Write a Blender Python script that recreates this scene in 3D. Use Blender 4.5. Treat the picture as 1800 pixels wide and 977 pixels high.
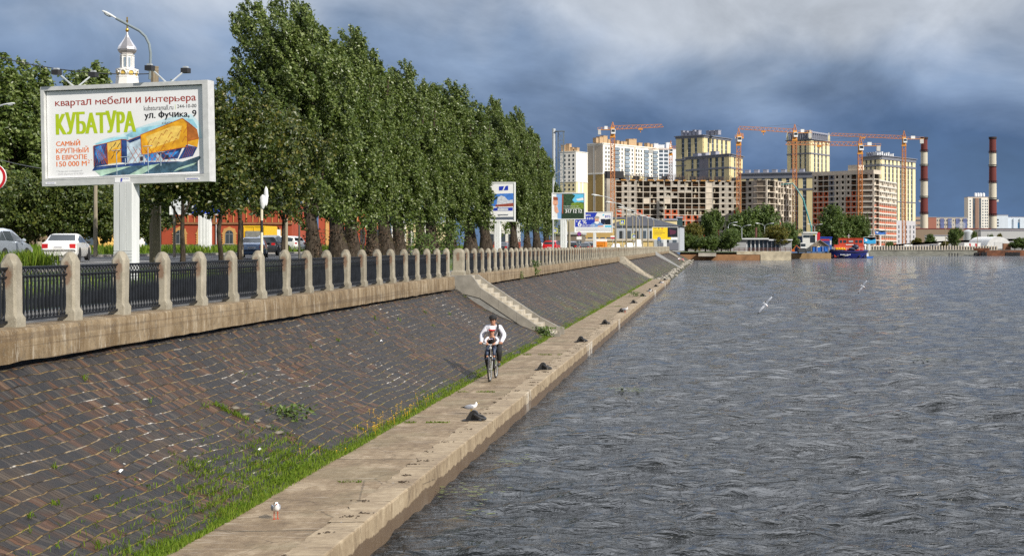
import bpy, bmesh, math, random
import numpy as np
from mathutils import Vector, Matrix
C = bpy.context
S = C.scene
R = math.radians
for _o in list(bpy.data.objects):
 bpy.data.objects.remove(_o)
col = S.collection
CAMZ = 4.28
F = 2400.0           # focal length in pixels of the 1800 px wide photograph
def PX(px, D):
 return (px - 1250.0) * D / F
def PZ(py, D):
 return CAMZ - (py - 432.0) * D / F
# ------------------------------------------------------------------ camera
cd = bpy.data.cameras.new('camera')
cd.sensor_width = 36.0
cd.lens = 36.0 * F / 1800.0
cd.shift_x = -350.0 / 1800.0
cd.shift_y = -56.0 / 1800.0
cd.clip_start = 0.5
cd.clip_end = 12000
cam = bpy.data.objects.new('camera', cd)
col.objects.link(cam)
cam.location = (0, 0, CAMZ)
cam.rotation_euler = (R(90), 0, 0)
S.camera = cam
# ------------------------------------------------------------------ light
SUN_DIR = Vector((0.78, -0.62, 0.0)).normalized()
SUN_EL = R(33)
sun_vec = Vector((SUN_DIR.x * math.cos(SUN_EL), SUN_DIR.y * math.cos(SUN_EL), math.sin(SUN_EL)))
ld = bpy.data.lights.new('sun', 'SUN')
ld.energy = 4.9
ld.angle = R(0.6)
ld.color = (1.0, 0.93, 0.82)
sun = bpy.data.objects.new('sun', ld)
col.objects.link(sun)
sun.rotation_euler = sun_vec.to_track_quat('Z', 'Y').to_euler()
sun.location = sun_vec * 100
S.view_settings.view_transform = 'Standard'
S.view_settings.look = 'None'
S.view_settings.exposure = 0.22
S.view_settings.gamma = 1.0
S.view_settings.use_curve_mapping = False
W = bpy.data.worlds.new('World')
S.world = W
W.use_nodes = True
def world_nodes():
 nt = W.node_tree
 N = nt.nodes
 N.clear()
 L = nt.links.new
 def nd(t, **k):
  n = N.new(t)
  for a, b in k.items():
   setattr(n, a, b)
  return n
 def mth(op, a, b=None, c=None):
  n = nd('ShaderNodeMath', operation=op)
  for i, v in enumerate((a, b, c)):
   if v is None:
    continue
   if isinstance(v, (int, float)):
    n.inputs[i].default_value = v
   else:
    L(v, n.inputs[i])
  return n.outputs[0]
 out = nd('ShaderNodeOutputWorld')
 sky = nd('ShaderNodeTexSky', sky_type='NISHITA', sun_disc=False)
 sky.sun_elevation = SUN_EL
 sky.sun_rotation = math.atan2(SUN_DIR.x, SUN_DIR.y)
 bs = nd('ShaderNodeBackground')
 bs.inputs['Strength'].default_value = 0.08
 L(sky.outputs[0], bs.inputs[0])
 tc = nd('ShaderNodeTexCoord')
 sp = nd('ShaderNodeSeparateXYZ')
 L(tc.outputs['Generated'], sp.inputs[0])
 x, y, z = sp.outputs
 zc = mth('MAXIMUM', z, 0.0)
 cb = nd('ShaderNodeCombineXYZ')
 L(mth('MULTIPLY', x, 1.7), cb.inputs[0])
 L(mth('MULTIPLY', y, 1.7), cb.inputs[1])
 L(mth('MULTIPLY', mth('POWER', zc, .75), 2.3), cb.inputs[2])
 def noise(scale, detail, rough, dist=0.0, vec=cb):
  n = nd('ShaderNodeTexNoise')
  n.inputs['Scale'].default_value = scale
  n.inputs['Detail'].default_value = detail
  n.inputs['Roughness'].default_value = rough
  n.inputs['Distortion'].default_value = dist
  L(vec.outputs[0], n.inputs['Vector'])
  return n.outputs['Fac']
 n1 = noise(2.6, 4, 0.5, 0.2)
 n2 = noise(5.5, 7, 0.58, 0.35)
 # heavy bank of cloud: its height follows the noise
 zz = mth('ADD', zc, mth('MULTIPLY', mth('SUBTRACT', n1, 0.5), 0.20))
 zz = mth('ADD', zz, mth('MULTIPLY', mth('SUBTRACT', n2, 0.5), 0.035))
 rp = nd('ShaderNodeValToRGB')
 L(mth('MULTIPLY', zz, 2.0), rp.inputs[0])
 cr = rp.color_ramp
 st = [(0.0, (.095, .17, .30)), (0.07, (.07, .14, .28)), (0.145, (.062, .12, .25)), (0.20, (.125, .19, .325)),
          (0.26, (.205, .28, .415)), (0.35, (.45, .49, .555)), (0.55, (.62, .645, .68)), (1.0, (.68, .71, .78))]
 cr.elements[0].position, cr.elements[0].color = st[0][0], (*st[0][1], 1)
 cr.elements[1].position, cr.elements[1].color = st[-1][0], (*st[-1][1], 1)
 for p, c in st[1:-1]:
  e = cr.elements.new(p)
  e.color = (*c, 1)
 mul = mth('ADD', mth('MULTIPLY', mth('SUBTRACT', n2, 0.5), 1.2), 1.0)
 mx = nd('ShaderNodeMix', data_type='RGBA', blend_type='MULTIPLY')
 mx.inputs[0].default_value = 1.0
 L(rp.outputs[0], mx.inputs[6])
 L(mul, mx.inputs[7])
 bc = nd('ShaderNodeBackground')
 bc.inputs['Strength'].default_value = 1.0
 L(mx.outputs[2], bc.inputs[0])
 # unseen upper sky ahead brightened for the water's reflections, dimmed elsewhere
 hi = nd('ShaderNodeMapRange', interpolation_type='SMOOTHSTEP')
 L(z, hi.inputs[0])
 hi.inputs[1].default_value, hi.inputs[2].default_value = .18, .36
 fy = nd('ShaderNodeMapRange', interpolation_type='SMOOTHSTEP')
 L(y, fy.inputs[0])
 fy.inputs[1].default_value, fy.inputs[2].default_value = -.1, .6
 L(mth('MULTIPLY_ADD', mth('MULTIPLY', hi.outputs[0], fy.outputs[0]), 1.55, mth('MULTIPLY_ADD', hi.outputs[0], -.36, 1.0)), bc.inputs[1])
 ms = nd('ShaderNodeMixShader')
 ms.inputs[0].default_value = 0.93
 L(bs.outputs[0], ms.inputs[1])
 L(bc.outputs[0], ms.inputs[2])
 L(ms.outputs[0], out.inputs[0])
world_nodes()
S.render.engine = 'CYCLES'
S.cycles.use_denoising = False
S.cycles.sample_clamp_direct = 5.0
S.cycles.sample_clamp_indirect = 3.0
S.cycles.max_bounces = 6
S.cycles.transparent_max_bounces = 8
# ------------------------------------------------------------------ helpers
def tag(o, label=None, cat=None, group=None, kind=None):
 if label:
  o['label'] = label
 if cat:
  o['category'] = cat
 if group:
  o['group'] = group
 if kind:
  o['kind'] = kind
 return o
def thing(name, label, cat, loc=(0, 0, 0), rz=0.0, group=None):
 o = bpy.data.objects.new(name, None)
 col.objects.link(o)
 o.location = loc
 o.rotation_euler = (0, 0, rz)
 o.empty_display_size = 0.2
 return tag(o, label, cat, group)
def link(name, me, parent=None, loc=None, rz=None):
 o = bpy.data.objects.new(name, me)
 col.objects.link(o)
 if parent:
  o.parent = parent
 if loc is not None:
  o.location = loc
 if rz is not None:
  o.rotation_euler = (0, 0, rz)
 return o
def kids(o):
 return [c for c in list(bpy.data.objects) if c.parent == o]
def copy_tree(src, tree, parent=None):
 """tree: {object: [children]} so that no search is needed in loops"""
 c = src.copy()
 col.objects.link(c)
 if parent:
  c.parent = parent
 for ch in tree.get(src, ()):
  copy_tree(ch, tree, c)
 return c
def tree_of(root):
 t = {}
 for o in bpy.data.objects:
  if o.parent:
   t.setdefault(o.parent, []).append(o)
 return t
class MB:
 def __init__(s):
  s.v, s.f, s.m = [], [], []
  s.cur = 0
  s.T = None
 def add(s, vs, fs, mi=None):
  b = len(s.v)
  if s.T is not None:
   vs = [tuple(s.T @ Vector(p)) for p in vs]
  s.v += [tuple(p) for p in vs]
  for f in fs:
   s.f.append(tuple(i + b for i in f))
   s.m.append(s.cur if mi is None else mi)
  return s
 def box(s, x0, x1, y0, y1, z0, z1, mi=None):
  return s.add([(x0, y0, z0), (x1, y0, z0), (x1, y1, z0), (x0, y1, z0), (x0, y0, z1), (x1, y0, z1), (x1, y1, z1), (x0, y1, z1)],
                     [(0, 3, 2, 1), (4, 5, 6, 7), (0, 1, 5, 4), (1, 2, 6, 5), (2, 3, 7, 6), (3, 0, 4, 7)], mi)
 def bar(s, p, q, w, h=None, mi=None):
  """square bar from p to q"""
  h = h or w
  p, q = Vector(p), Vector(q)
  d = (q - p)
  if d.length < 1e-6:
   return s
  d.normalize()
  a = d.cross(Vector((0, 0, 1)))
  if a.length < 1e-3:
   a = Vector((1, 0, 0))
  a.normalize()
  b = a.cross(d)
  a, b = a * w / 2, b * h / 2
  return s.add([p - a - b, p + a - b, p + a + b, p - a + b, q - a - b, q + a - b, q + a + b, q - a + b],
                     [(0, 3, 2, 1), (4, 5, 6, 7), (0, 1, 5, 4), (1, 2, 6, 5), (2, 3, 7, 6), (3, 0, 4, 7)], mi)
 def tube(s, pts, rad, n=8, mi=None, cap=True):
  pts = [Vector(p) for p in pts]
  rads = rad if isinstance(rad, (list, tuple)) else [rad] * len(pts)
  vs, fs = [], []
  prev = None
  for i, p in enumerate(pts):
   d = (pts[min(i + 1, len(pts) - 1)] - pts[max(i - 1, 0)])
   if d.length < 1e-9:
    d = Vector((0, 0, 1))
   d.normalize()
   if prev is None:
    a = d.cross(Vector((0, 0, 1)))
    if a.length < 1e-3:
     a = Vector((1, 0, 0))
   else:
    a = prev - d * prev.dot(d)
    if a.length < 1e-4:
     a = d.orthogonal()
   a.normalize()
   prev = a
   b = d.cross(a)
   for k in range(n):
    t = 2 * math.pi * k / n
    vs.append(p + (a * math.cos(t) + b * math.sin(t)) * rads[i])
  for i in range(len(pts) - 1):
   for k in range(n):
    fs.append((i * n + k, i * n + (k + 1) % n, (i + 1) * n + (k + 1) % n, (i + 1) * n + k))
  if cap:
   fs.append(tuple(range(n))[::-1])
   fs.append(tuple((len(pts) - 1) * n + k for k in range(n)))
  return s.add(vs, fs, mi)
 def lathe(s, prof, n=16, c=(0, 0, 0), mi=None, axis='z', phase=0.0):
  vs, fs = [], []
  for r, z in prof:
   for k in range(n):
    t = 2 * math.pi * (k + phase) / n
    a, b = r * math.cos(t), r * math.sin(t)
    if axis == 'z':
     vs.append((c[0] + a, c[1] + b, c[2] + z))
    elif axis == 'y':
     vs.append((c[0] + a, c[1] + z, c[2] + b))
    else:
     vs.append((c[0] + z, c[1] + a, c[2] + b))
  m = len(prof)
  for i in range(m - 1):
   for k in range(n):
    f = (i * n + k, i * n + (k + 1) % n, (i + 1) * n + (k + 1) % n, (i + 1) * n + k)
    fs.append(f if axis != 'y' else f[::-1])
  fs.append(tuple(range(n))[::-1])
  fs.append(tuple((m - 1) * n + k for k in range(n)))
  return s.add(vs, fs, mi)
 def ell(s, c, r, n=14, m=8, mi=None, rot=None):
  vs, fs = [], []
  for i in range(m + 1):
   ph = math.pi * i / m
   for k in range(n):
    t = 2 * math.pi * k / n
    p = Vector((r[0] * math.sin(ph) * math.cos(t), r[1] * math.sin(ph) * math.sin(t), r[2] * math.cos(ph)))
    if rot is not None:
     p = rot @ p
    vs.append((p.x + c[0], p.y + c[1], p.z + c[2]))
  for i in range(m):
   for k in range(n):
    fs.append((i * n + k, (i + 1) * n + k, (i + 1) * n + (k + 1) % n, i * n + (k + 1) % n))
  return s.add(vs, fs, mi)
 def prism(s, poly, a0, a1, axis='y', mi=None):
  """2-D outline pushed along an axis (y: outline in x,z; x: outline in y,z; z: outline in x,y)"""
  n = len(poly)
  def P(u, v, a):
   return (u, a, v) if axis == 'y' else (a, u, v) if axis == 'x' else (u, v, a)
  vs = [P(u, v, a0) for u, v in poly] + [P(u, v, a1) for u, v in poly]
  fs = [tuple(range(n)), tuple(range(n, 2 * n))[::-1]]
  for i in range(n):
   j = (i + 1) % n
   fs.append((i, i + n, j + n, j))
  return s.add(vs, fs, mi)
 def poly(s, pts, y, mi=None):
  """flat face in x,z facing -y"""
  a = sum(pts[i][0] * pts[(i + 1) % len(pts)][1] - pts[(i + 1) % len(pts)][0] * pts[i][1] for i in range(len(pts)))
  if a < 0:
   pts = pts[::-1]
  return s.add([(p[0], y, p[1]) for p in pts], [tuple(range(len(pts)))], mi)
 def build(s, name, mats, parent=None, smooth=False, loc=None, rz=None, sharp=35, fix=False):
  me = bpy.data.meshes.new(name)
  me.from_pydata([tuple(v) for v in s.v], [], s.f)
  if not isinstance(mats, (list, tuple)):
   mats = [mats]
  for m in mats:
   me.materials.append(m)
  if len(mats) > 1:
   me.polygons.foreach_set('material_index', [min(i, len(mats) - 1) for i in s.m])
  if fix:
   bm = bmesh.new()
   bm.from_mesh(me)
   bmesh.ops.recalc_face_normals(bm, faces=bm.faces)
   bm.to_mesh(me)
   bm.free()
  if smooth:
   me.polygons.foreach_set('use_smooth', [True] * len(me.polygons))
   me.set_sharp_from_angle(angle=R(sharp))
  me.update()
  return link(name, me, parent, loc, rz)
def np_mesh(name, v, f, mat, parent=None, uv=None, smooth=False):
 """quads from numpy arrays"""
 me = bpy.data.meshes.new(name)
 nv, nf = len(v), len(f)
 k = f.shape[1]
 me.vertices.add(nv)
 me.vertices.foreach_set('co', np.ascontiguousarray(v, dtype=np.float32).ravel())
 me.loops.add(nf * k)
 me.loops.foreach_set('vertex_index', np.ascontiguousarray(f, dtype=np.int32).ravel())
 me.polygons.add(nf)
 me.polygons.foreach_set('loop_start', np.arange(0, nf * k, k, dtype=np.int32))
 me.polygons.foreach_set('use_smooth', np.full(nf, bool(smooth)))
 if uv is not None:
  l = me.uv_layers.new(name='UVMap')
  l.data.foreach_set('uv', np.ascontiguousarray(uv[f.ravel()], dtype=np.float32).ravel())
 me.materials.append(mat)
 me.update(calc_edges=True)
 return link(name, me, parent)
def grid_faces(ny, nx):
 i = np.arange(ny - 1)[:, None] * nx + np.arange(nx - 1)[None, :]
 i = i.ravel()
 return np.stack([i, i + 1, i + nx + 1, i + nx], 1)
# ------------------------------------------------------------------ materials
class NT:
 """small node-graph writer"""
 def __init__(s, name):
  s.mat = bpy.data.materials.new(name)
  s.mat.use_nodes = True
  s.nt = s.mat.node_tree
  s.b = s.nt.nodes['Principled BSDF']
  s.L = s.nt.links.new
 def n(s, t, **k):
  n = s.nt.nodes.new(t)
  for a, b in k.items():
   setattr(n, a, b)
  return n
 def put(s, sock, v):
  if isinstance(v, (int, float)):
   sock.default_value = v
  elif isinstance(v, (tuple, list)):
   sock.default_value = (*v, 1) if len(v) == 3 and len(sock.default_value) == 4 else v
  else:
   s.L(v, sock)
 def m(s, op, a, b=None, c=None, clamp=False):
  n = s.n('ShaderNodeMath', operation=op, use_clamp=clamp)
  for i, v in enumerate((a, b, c)):
   if v is not None:
    s.put(n.inputs[i], v)
  return n.outputs[0]
 def mix(s, f, a, b, bt='MIX'):
  n = s.n('ShaderNodeMix', data_type='RGBA', blend_type=bt)
  s.put(n.inputs[0], f)
  s.put(n.inputs[6], a)
  s.put(n.inputs[7], b)
  return n.outputs[2]
 def coord(s, k='Object'):
  return s.n('ShaderNodeTexCoord').outputs[k]
 def scaled(s, vec, sc):
  n = s.n('ShaderNodeMapping')
  s.L(vec, n.inputs[0])
  n.inputs['Scale'].default_value = sc
  return n.outputs[0]
 def noise(s, vec, scale, detail=3, rough=.55, dist=0.0, out='Fac'):
  n = s.n('ShaderNodeTexNoise')
  s.L(vec, n.inputs['Vector'])
  n.inputs['Scale'].default_value = scale
  n.inputs['Detail'].default_value = detail
  n.inputs['Roughness'].default_value = rough
  n.inputs['Distortion'].default_value = dist
  return n.outputs[out]
 def ramp(s, f, stops, interp='LINEAR'):
  n = s.n('ShaderNodeValToRGB')
  s.put(n.inputs[0], f)
  cr = n.color_ramp
  cr.interpolation = interp
  fix = lambda c: (*c, 1) if len(c) == 3 else c
  cr.elements[0].position, cr.elements[0].color = stops[0][0], fix(stops[0][1])
  cr.elements[1].position, cr.elements[1].color = stops[-1][0], fix(stops[-1][1])
  for p, c in stops[1:-1]:
   cr.elements.new(p).color = fix(c)
  return n.outputs[0]
 def step(s, f, a, b):
  n = s.n('ShaderNodeMapRange', interpolation_type='SMOOTHSTEP')
  s.put(n.inputs[0], f)
  n.inputs[1].default_value = a
  n.inputs[2].default_value = b
  return n.outputs[0]
 def bump(s, h, strength=.5, dist=.02):
  n = s.n('ShaderNodeBump')
  s.put(n.inputs['Height'], h)
  n.inputs['Strength'].default_value = strength
  n.inputs['Distance'].default_value = dist
  s.L(n.outputs[0], s.b.inputs['Normal'])
  return n
 def done(s, base=None, rough=None, metal=None, spec=None):
  if base is not None:
   s.put(s.b.inputs['Base Color'], base)
  if rough is not None:
   s.put(s.b.inputs['Roughness'], rough)
  if metal is not None:
   s.put(s.b.inputs['Metallic'], metal)
  if spec is not None:
   s.put(s.b.inputs['Specular IOR Level'], spec)
  return s.mat
def M(name, c, rough=.6, metal=0.0, var=.18, scale=2.5, bump=0.0, bs=30.0, coat=0.0, spec=None, streak=False):
 t = NT(name)
 v = t.coord()
 if streak:
  v = t.scaled(v, (1, 1, .12))
 n = t.noise(v, scale, 5, .6)
 lo = tuple(max(0, x * (1 - var)) for x in c)
 hi = tuple(min(1, x * (1 + var)) for x in c)
 base = t.ramp(n, [(.3, lo), (.7, hi)])
 if bump:
  t.bump(t.noise(t.coord(), bs, 4, .6), bump, .01)
 if coat:
  t.b.inputs['Coat Weight'].default_value = coat
  t.b.inputs['Coat Roughness'].default_value = .05
 return t.done(base, rough, metal, spec)
MT = {}
def mt(k, *a, **kw):
 if k not in MT:
  MT[k] = M(k, *a, **kw)
 return MT[k]
GLASS = M('dark window glass', (.035, .045, .055), .08, var=.4, scale=.4)
WHITEP = M('white painted metal', (.72, .74, .75), .45, var=.08)
STEEL = M('galvanised grey steel', (.42, .45, .47), .45, metal=.2, var=.12)
DARKM = M('dark grey metal', (.05, .055, .06), .45, var=.2)
BLACKR = M('black rubber', (.018, .018, .02), .7, var=.2)
# =================================================================== setting
rng = np.random.default_rng(7)
def wob(y, seed, amp, wl):
 r = np.random.default_rng(seed)
 o = np.zeros_like(np.asarray(y, dtype=float))
 for k in range(5):
  o = o + np.sin(np.asarray(y) * 2 * np.pi / (wl * r.uniform(.35, 1.6)) + r.uniform(0, 6.28)) * r.uniform(.3, 1)
 return o * amp / 2.2
# ---- water
def m_water():
 t = NT('river water')
 v = t.coord()
 n1 = t.noise(t.scaled(v, (.55, 1.3, 1)), .75, 3, .6, .5)
 n2 = t.noise(t.scaled(v, (.6, 1.4, 1)), 3.3, 4, .62, .6)
 n3 = t.noise(t.scaled(v, (.6, 1.5, 1)), 8.0, 2, .6, .3)
 big = t.noise(v, .045, 3, .55)          # gusts: rough and calm streaks
 gust = t.step(big, .35, .65)
 h = t.m('ADD', t.m('MULTIPLY', n1, .40), t.m('MULTIPLY', n2, .18))
 h = t.m('ADD', h, t.m('MULTIPLY', n3, t.m('MULTIPLY_ADD', gust, .022, .012)))
 t.bump(h, 1.0, 1.0)
 t.b.inputs['IOR'].default_value = 1.36
 base = t.mix(gust, (.010, .0125, .014), (.016, .018, .018))
 return t.done(base, .07, 0.0, .5)
def make_water():
 ys = [9.0]
 while ys[-1] < 470:
  ys.append(ys[-1] * 1.0042 + .012)
 ys = np.array(ys)
 ss = np.linspace(0, 1, 330) ** 1.15
 wid = 14 + ys * .42
 X = -4.9 + ss[None, :] * wid[:, None]
 Y = np.repeat(ys[:, None], 330, 1)
 Z = np.zeros_like(X)
 r = np.random.default_rng(5)
 for k in range(46):
  wl = 0.38 * (1.07 ** k) if k < 34 else r.uniform(1.2, 5.5)
  th = r.normal(math.radians(100), .75)
  a = .0150 * wl ** .45 * r.uniform(.4, 1.0)
  kx, ky = 2 * np.pi / wl * np.cos(th), 2 * np.pi / wl * np.sin(th)
  ph = kx * X + ky * Y + r.uniform(0, 6.28)
  # waves shorter than the local grid spacing fade out
  dy = Y * .0042 + .012
  fade = np.clip(wl / (3.2 * dy) - .6, 0, 1)
  w = np.sin(ph)
  Z += a * fade * (w + .35 * np.abs(w) - .2)
 Z -= Z.mean()
 env = np.clip((X + 4.9) / 1.5, .35, 1)
 Z *= env * .8
 v = np.stack([X, Y, Z], -1).reshape(-1, 3)
 mw = m_water()
 o = np_mesh('water', v, grid_faces(len(ys), 330), mw, smooth=True)
 tag(o, kind='structure')
 # the rest of the river, out to the banks
 far = MB()
 far.add([(-60, 469.5, -.02), (900, 469.5, -.02), (900, 640, -.02), (-60, 640, -.02)], [(0, 1, 2, 3)])
 x_e = lambda y: -4.9 + 14 + y * .42 - .05
 far.add([(x_e(9), 9, -.02), (900, 9, -.02), (900, 469.4, -.02), (x_e(469.4), 469.4, -.02)], [(0, 1, 2, 3)])
 far.add([(-60, -30, -.03), (900, -30, -.03), (900, 8.9, -.03), (-60, 8.9, -.03)], [(0, 1, 2, 3)])
 o = far.build('water_beyond', mw)
 tag(o, kind='structure')
 # floating weed near the quay
 mwd = M('floating weed', (.10, .12, .02), .6, var=.5, scale=8)
 b = MB()
 for (px, py, sx, n) in ((800, 868, 1.1, 60), (1105, 688, 1.1, 90), (1640, 634, 1.6, 40), (905, 815, .8, 20), (830, 905, .6, 20)):
  D = CAMZ * F / (py - 432)
  for i in range(n):
   cx, cy = PX(px, D) + random.gauss(0, sx * .35), D + random.gauss(0, .35)
   rr = random.uniform(.015, .055)
   pts = [(cx + rr * 1.6 * math.cos(a) * random.uniform(.5, 1), cy + rr * math.sin(a) * random.uniform(.5, 1), .075) for a in np.linspace(0, 6.28, 9)[:-1]]
   b.add(pts, [tuple(range(8))])
 tag(b.build('floating_weed', mwd), kind='stuff')
make_water()
# ---- stone slope
def slope_prof(t):
 """t 0 at the walkway edge, 1 at the wall: x, z"""
 x = -6.72 - 3.95 * t
 tt = np.clip(t, 0, None)
 z = .46 + 2.03 * (.40 * tt + .60 * tt ** 1.75) + np.minimum(t, 0) * 1.2
 return x, z
def m_slope():
 t = NT('clinker stone paving')
 uv = t.coord('UV')
 ob = t.coord()
 sp = t.n('ShaderNodeSeparateXYZ')
 t.L(uv, sp.inputs[0])
 u, v = sp.outputs[0], sp.outputs[1]
 wv = t.m('MULTIPLY', t.m('SUBTRACT', t.noise(uv, .35, 2, .5), .5), .16)
 wv2 = t.m('MULTIPLY', t.m('SUBTRACT', t.noise(uv, 5.0, 3, .6), .5), .030)
 vv = t.m('ADD', t.m('ADD', v, wv), wv2)
 rowf = t.m('DIVIDE', vv, .205)
 row = t.m('FLOOR', rowf)
 fr = t.m('FRACT', rowf)
 wn = t.n('ShaderNodeTexWhiteNoise', noise_dimensions='1D')
 t.L(row, wn.inputs['W'])
 off = wn.outputs['Value']
 wu = t.m('MULTIPLY', t.m('SUBTRACT', t.noise(uv, 6.0, 2, .5), .5), .06)
 colf = t.m('ADD', t.m('DIVIDE', t.m('ADD', u, wu), .075), t.m('MULTIPLY', off, 7.3))
 cl = t.m('FLOOR', colf)
 fc = t.m('FRACT', colf)
 cb = t.n('ShaderNodeCombineXYZ')
 t.L(cl, cb.inputs[0])
 t.L(row, cb.inputs[1])
 w2 = t.n('ShaderNodeTexWhiteNoise', noise_dimensions='2D')
 t.L(cb.outputs[0], w2.inputs['Vector'])
 rnd = w2.outputs['Value']
 # groups of neighbouring stones from the same batch
 cb2 = t.n('ShaderNodeCombineXYZ')
 t.L(t.m('FLOOR', t.m('DIVIDE', cl, 3.0)), cb2.inputs[0])
 t.L(row, cb2.inputs[1])
 w3 = t.n('ShaderNodeTexWhiteNoise', noise_dimensions='2D')
 t.L(cb2.outputs[0], w3.inputs['Vector'])
 rg = w3.outputs['Value']
 patch = t.noise(uv, .42, 4, .6)
 slate = t.ramp(rnd, [(0, (.011, .012, .015)), (.45, (.023, .022, .024)), (.8, (.040, .037, .036)), (1, (.066, .060, .056))])
 slate = t.mix(t.step(t.noise(uv, .6, 3, .6), .50, .70), slate, t.ramp(rnd, [(0, (.024, .018, .014)), (.6, (.050, .037, .028)), (1, (.088, .066, .050))]))
 brown = t.ramp(t.m('FRACT', t.m('MULTIPLY', rnd, 5.3)), [(0, (.034, .020, .014)), (.45, (.070, .034, .018)), (.8, (.115, .054, .027)), (1, (.14, .085, .05))])
 isb = t.m('ADD', t.m('ADD', t.m('MULTIPLY', rg, .55), t.m('MULTIPLY', t.m('FRACT', t.m('MULTIPLY', rnd, 9.1)), .30)), t.m('MULTIPLY', t.m('SUBTRACT', patch, .5), 1.5))
 stone = t.mix(t.m('MULTIPLY', t.step(isb, .53, .70), .85), slate, brown)
 stone = t.mix(t.m('MULTIPLY', t.m('GREATER_THAN', t.m('FRACT', t.m('MULTIPLY', rnd, 17.3)), .965), .3), stone, (.12, .095, .07))
 stone = t.mix(t.m('MULTIPLY', t.noise(uv, 22, 3, .7), .22), stone, (.055, .048, .042))
 film = t.m('MULTIPLY', t.m('SUBTRACT', 1.0, t.step(v, .25, 1.5)), t.step(t.noise(uv, 1.3, 4, .7), .47, .62))
 stone = t.mix(t.m('MULTIPLY', film, .5), stone, (.05, .06, .013))
 # joints: wide along the courses, hairline between the stones of a course
 dj = t.m('MINIMUM', fr, t.m('SUBTRACT', 1.0, fr))
 jr = t.m('SUBTRACT', 1.0, t.step(t.m('SUBTRACT', dj, t.m('MULTIPLY', t.m('SUBTRACT', t.noise(uv, 8.0, 3, .7), .5), .12)), .026, .085))
 dk = t.m('MINIMUM', fc, t.m('SUBTRACT', 1.0, fc))
 jc = t.m('MULTIPLY', t.m('SUBTRACT', 1.0, t.step(dk, .0, .09)), t.step(rnd, .25, .75))
 mort = t.ramp(t.noise(uv, 3.2, 4, .65), [(.34, (.014, .010, .007)), (.47, (.028, .019, .011)), (.53, (.15, .10, .042)), (.63, (.25, .18, .085)), (.72, (.022, .015, .009))])
 # moss in the damp lower courses
 low = t.m('SUBTRACT', 1.0, t.step(v, .4, 3.4))
 mossm = t.m('MULTIPLY', t.step(t.noise(uv, 2.1, 4, .7), .44, .60), t.m('MULTIPLY_ADD', low, .8, .20))
 mort = t.mix(mossm, mort, (.165, .135, .018))
 far = t.m('MULTIPLY', t.step(u, 58, 75), t.m('SUBTRACT', 1.0, t.step(v, 1.2, 3.9)))
 gp = t.m('MULTIPLY', far, t.step(t.m('ADD', t.m('MULTIPLY', t.noise(t.scaled(uv, (.4, 1, 1)), .55, 4, .7), .7), t.m('MULTIPLY', t.noise(uv, 3.0, 3, .7), .3)), .48, .58))
 stone = t.mix(t.m('MULTIPLY', gp, .6), stone, (.075, .10, .018))
 # white lime run out of the joints, in a few patches
 lp = t.m('MULTIPLY', t.step(t.noise(uv, .24, 2, .5), .50, .62), t.step(t.noise(uv, 2.4, 4, .7), .50, .64))
 base = t.mix(t.m('MULTIPLY', jc, .6), stone, (.012, .010, .009))
 base = t.mix(jr, base, mort)
 lime = t.m('MULTIPLY', lp, t.m('MAXIMUM', jr, t.m('MULTIPLY', jc, .8)))
 base = t.mix(lime, base, (.55, .52, .48))
 # droppings: small white specks
 vo = t.n('ShaderNodeTexVoronoi')
 t.L(uv, vo.inputs['Vector'])
 vo.inputs['Scale'].default_value = 1.7
 sk = t.m('LESS_THAN', t.m('ADD', vo.outputs['Distance'], t.m('MULTIPLY', t.noise(uv, 14, 2), .06)), .062)
 base = t.mix(t.m('MULTIPLY', sk, .8), base, (.55, .54, .50))
 h = t.m('ADD', t.m('MULTIPLY', rnd, .35), t.m('MULTIPLY', t.noise(uv, 30, 3), .25))
 h = t.m('MULTIPLY', h, t.m('SUBTRACT', 1.0, jr))
 h = t.m('SUBTRACT', h, t.m('MULTIPLY', jc, .25))
 t.bump(h, 1.0, .045)
 rough = t.m('MULTIPLY_ADD', rnd, .25, .6)
 return t.done(base, rough, 0, .2)
def make_slope():
 ys = np.concatenate([np.arange(-6, 62, .16), np.arange(62, 160, .5), np.arange(160, 411, 1.5)])
 ts = np.concatenate([[-.14, -.06], np.linspace(0, 1, 38)])
 x, z = slope_prof(ts)
 X = np.repeat(x[None, :], len(ys), 0)
 Z = np.repeat(z[None, :], len(ys), 0)
 Y = np.repeat(ys[:, None], len(ts), 1)
 # settlement: dips and bulges, a broken step at two old joints
 tt = np.clip(ts, 0, 1)[None, :]
 und = wob(ys, 11, .04, 9)[:, None] * np.sin(np.pi * tt) + wob(ys, 12, .012, 3)[:, None] * tt * (1.15 - tt) * 2
 Z += und
 step = 1 / (1 + np.exp(-(Y - (24.8 + .5 * tt)) * 9)) * np.clip((.75 - tt) * 3, 0, 1) * np.clip(tt * 6, 0, 1)
 Z += .11 * step
 Z += rng.normal(0, .006, Z.shape)
 Z[:, -1] += wob(ys, 13, .035, 4) - .02
 # beyond the end of the walkway the paving runs on down into the water
 end = np.clip((Y - 156) / 3, 0, 1)
 low = np.clip(.35 - tt, 0, 1) / .35
 X += end * low * 1.15
 Z -= end * low * .85
 v = np.stack([X, Y, Z], -1).reshape(-1, 3)
 ds = np.concatenate([[0], np.cumsum(np.hypot(np.diff(x), np.diff(z)))])
 uv = np.stack([Y, np.repeat(ds[None, :], len(ys), 0)], -1).reshape(-1, 2)
 f = grid_faces(len(ys), len(ts))[:, ::-1]
 o = np_mesh('embankment_slope', v, f, m_slope(), uv=uv, smooth=True)
 tag(o, kind='structure')
 return ys
make_slope()
def slope_z(x, y=0):
 t = np.clip((-6.72 - x) / 3.95, 0, 1)
 return slope_prof(t)[1]
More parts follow.
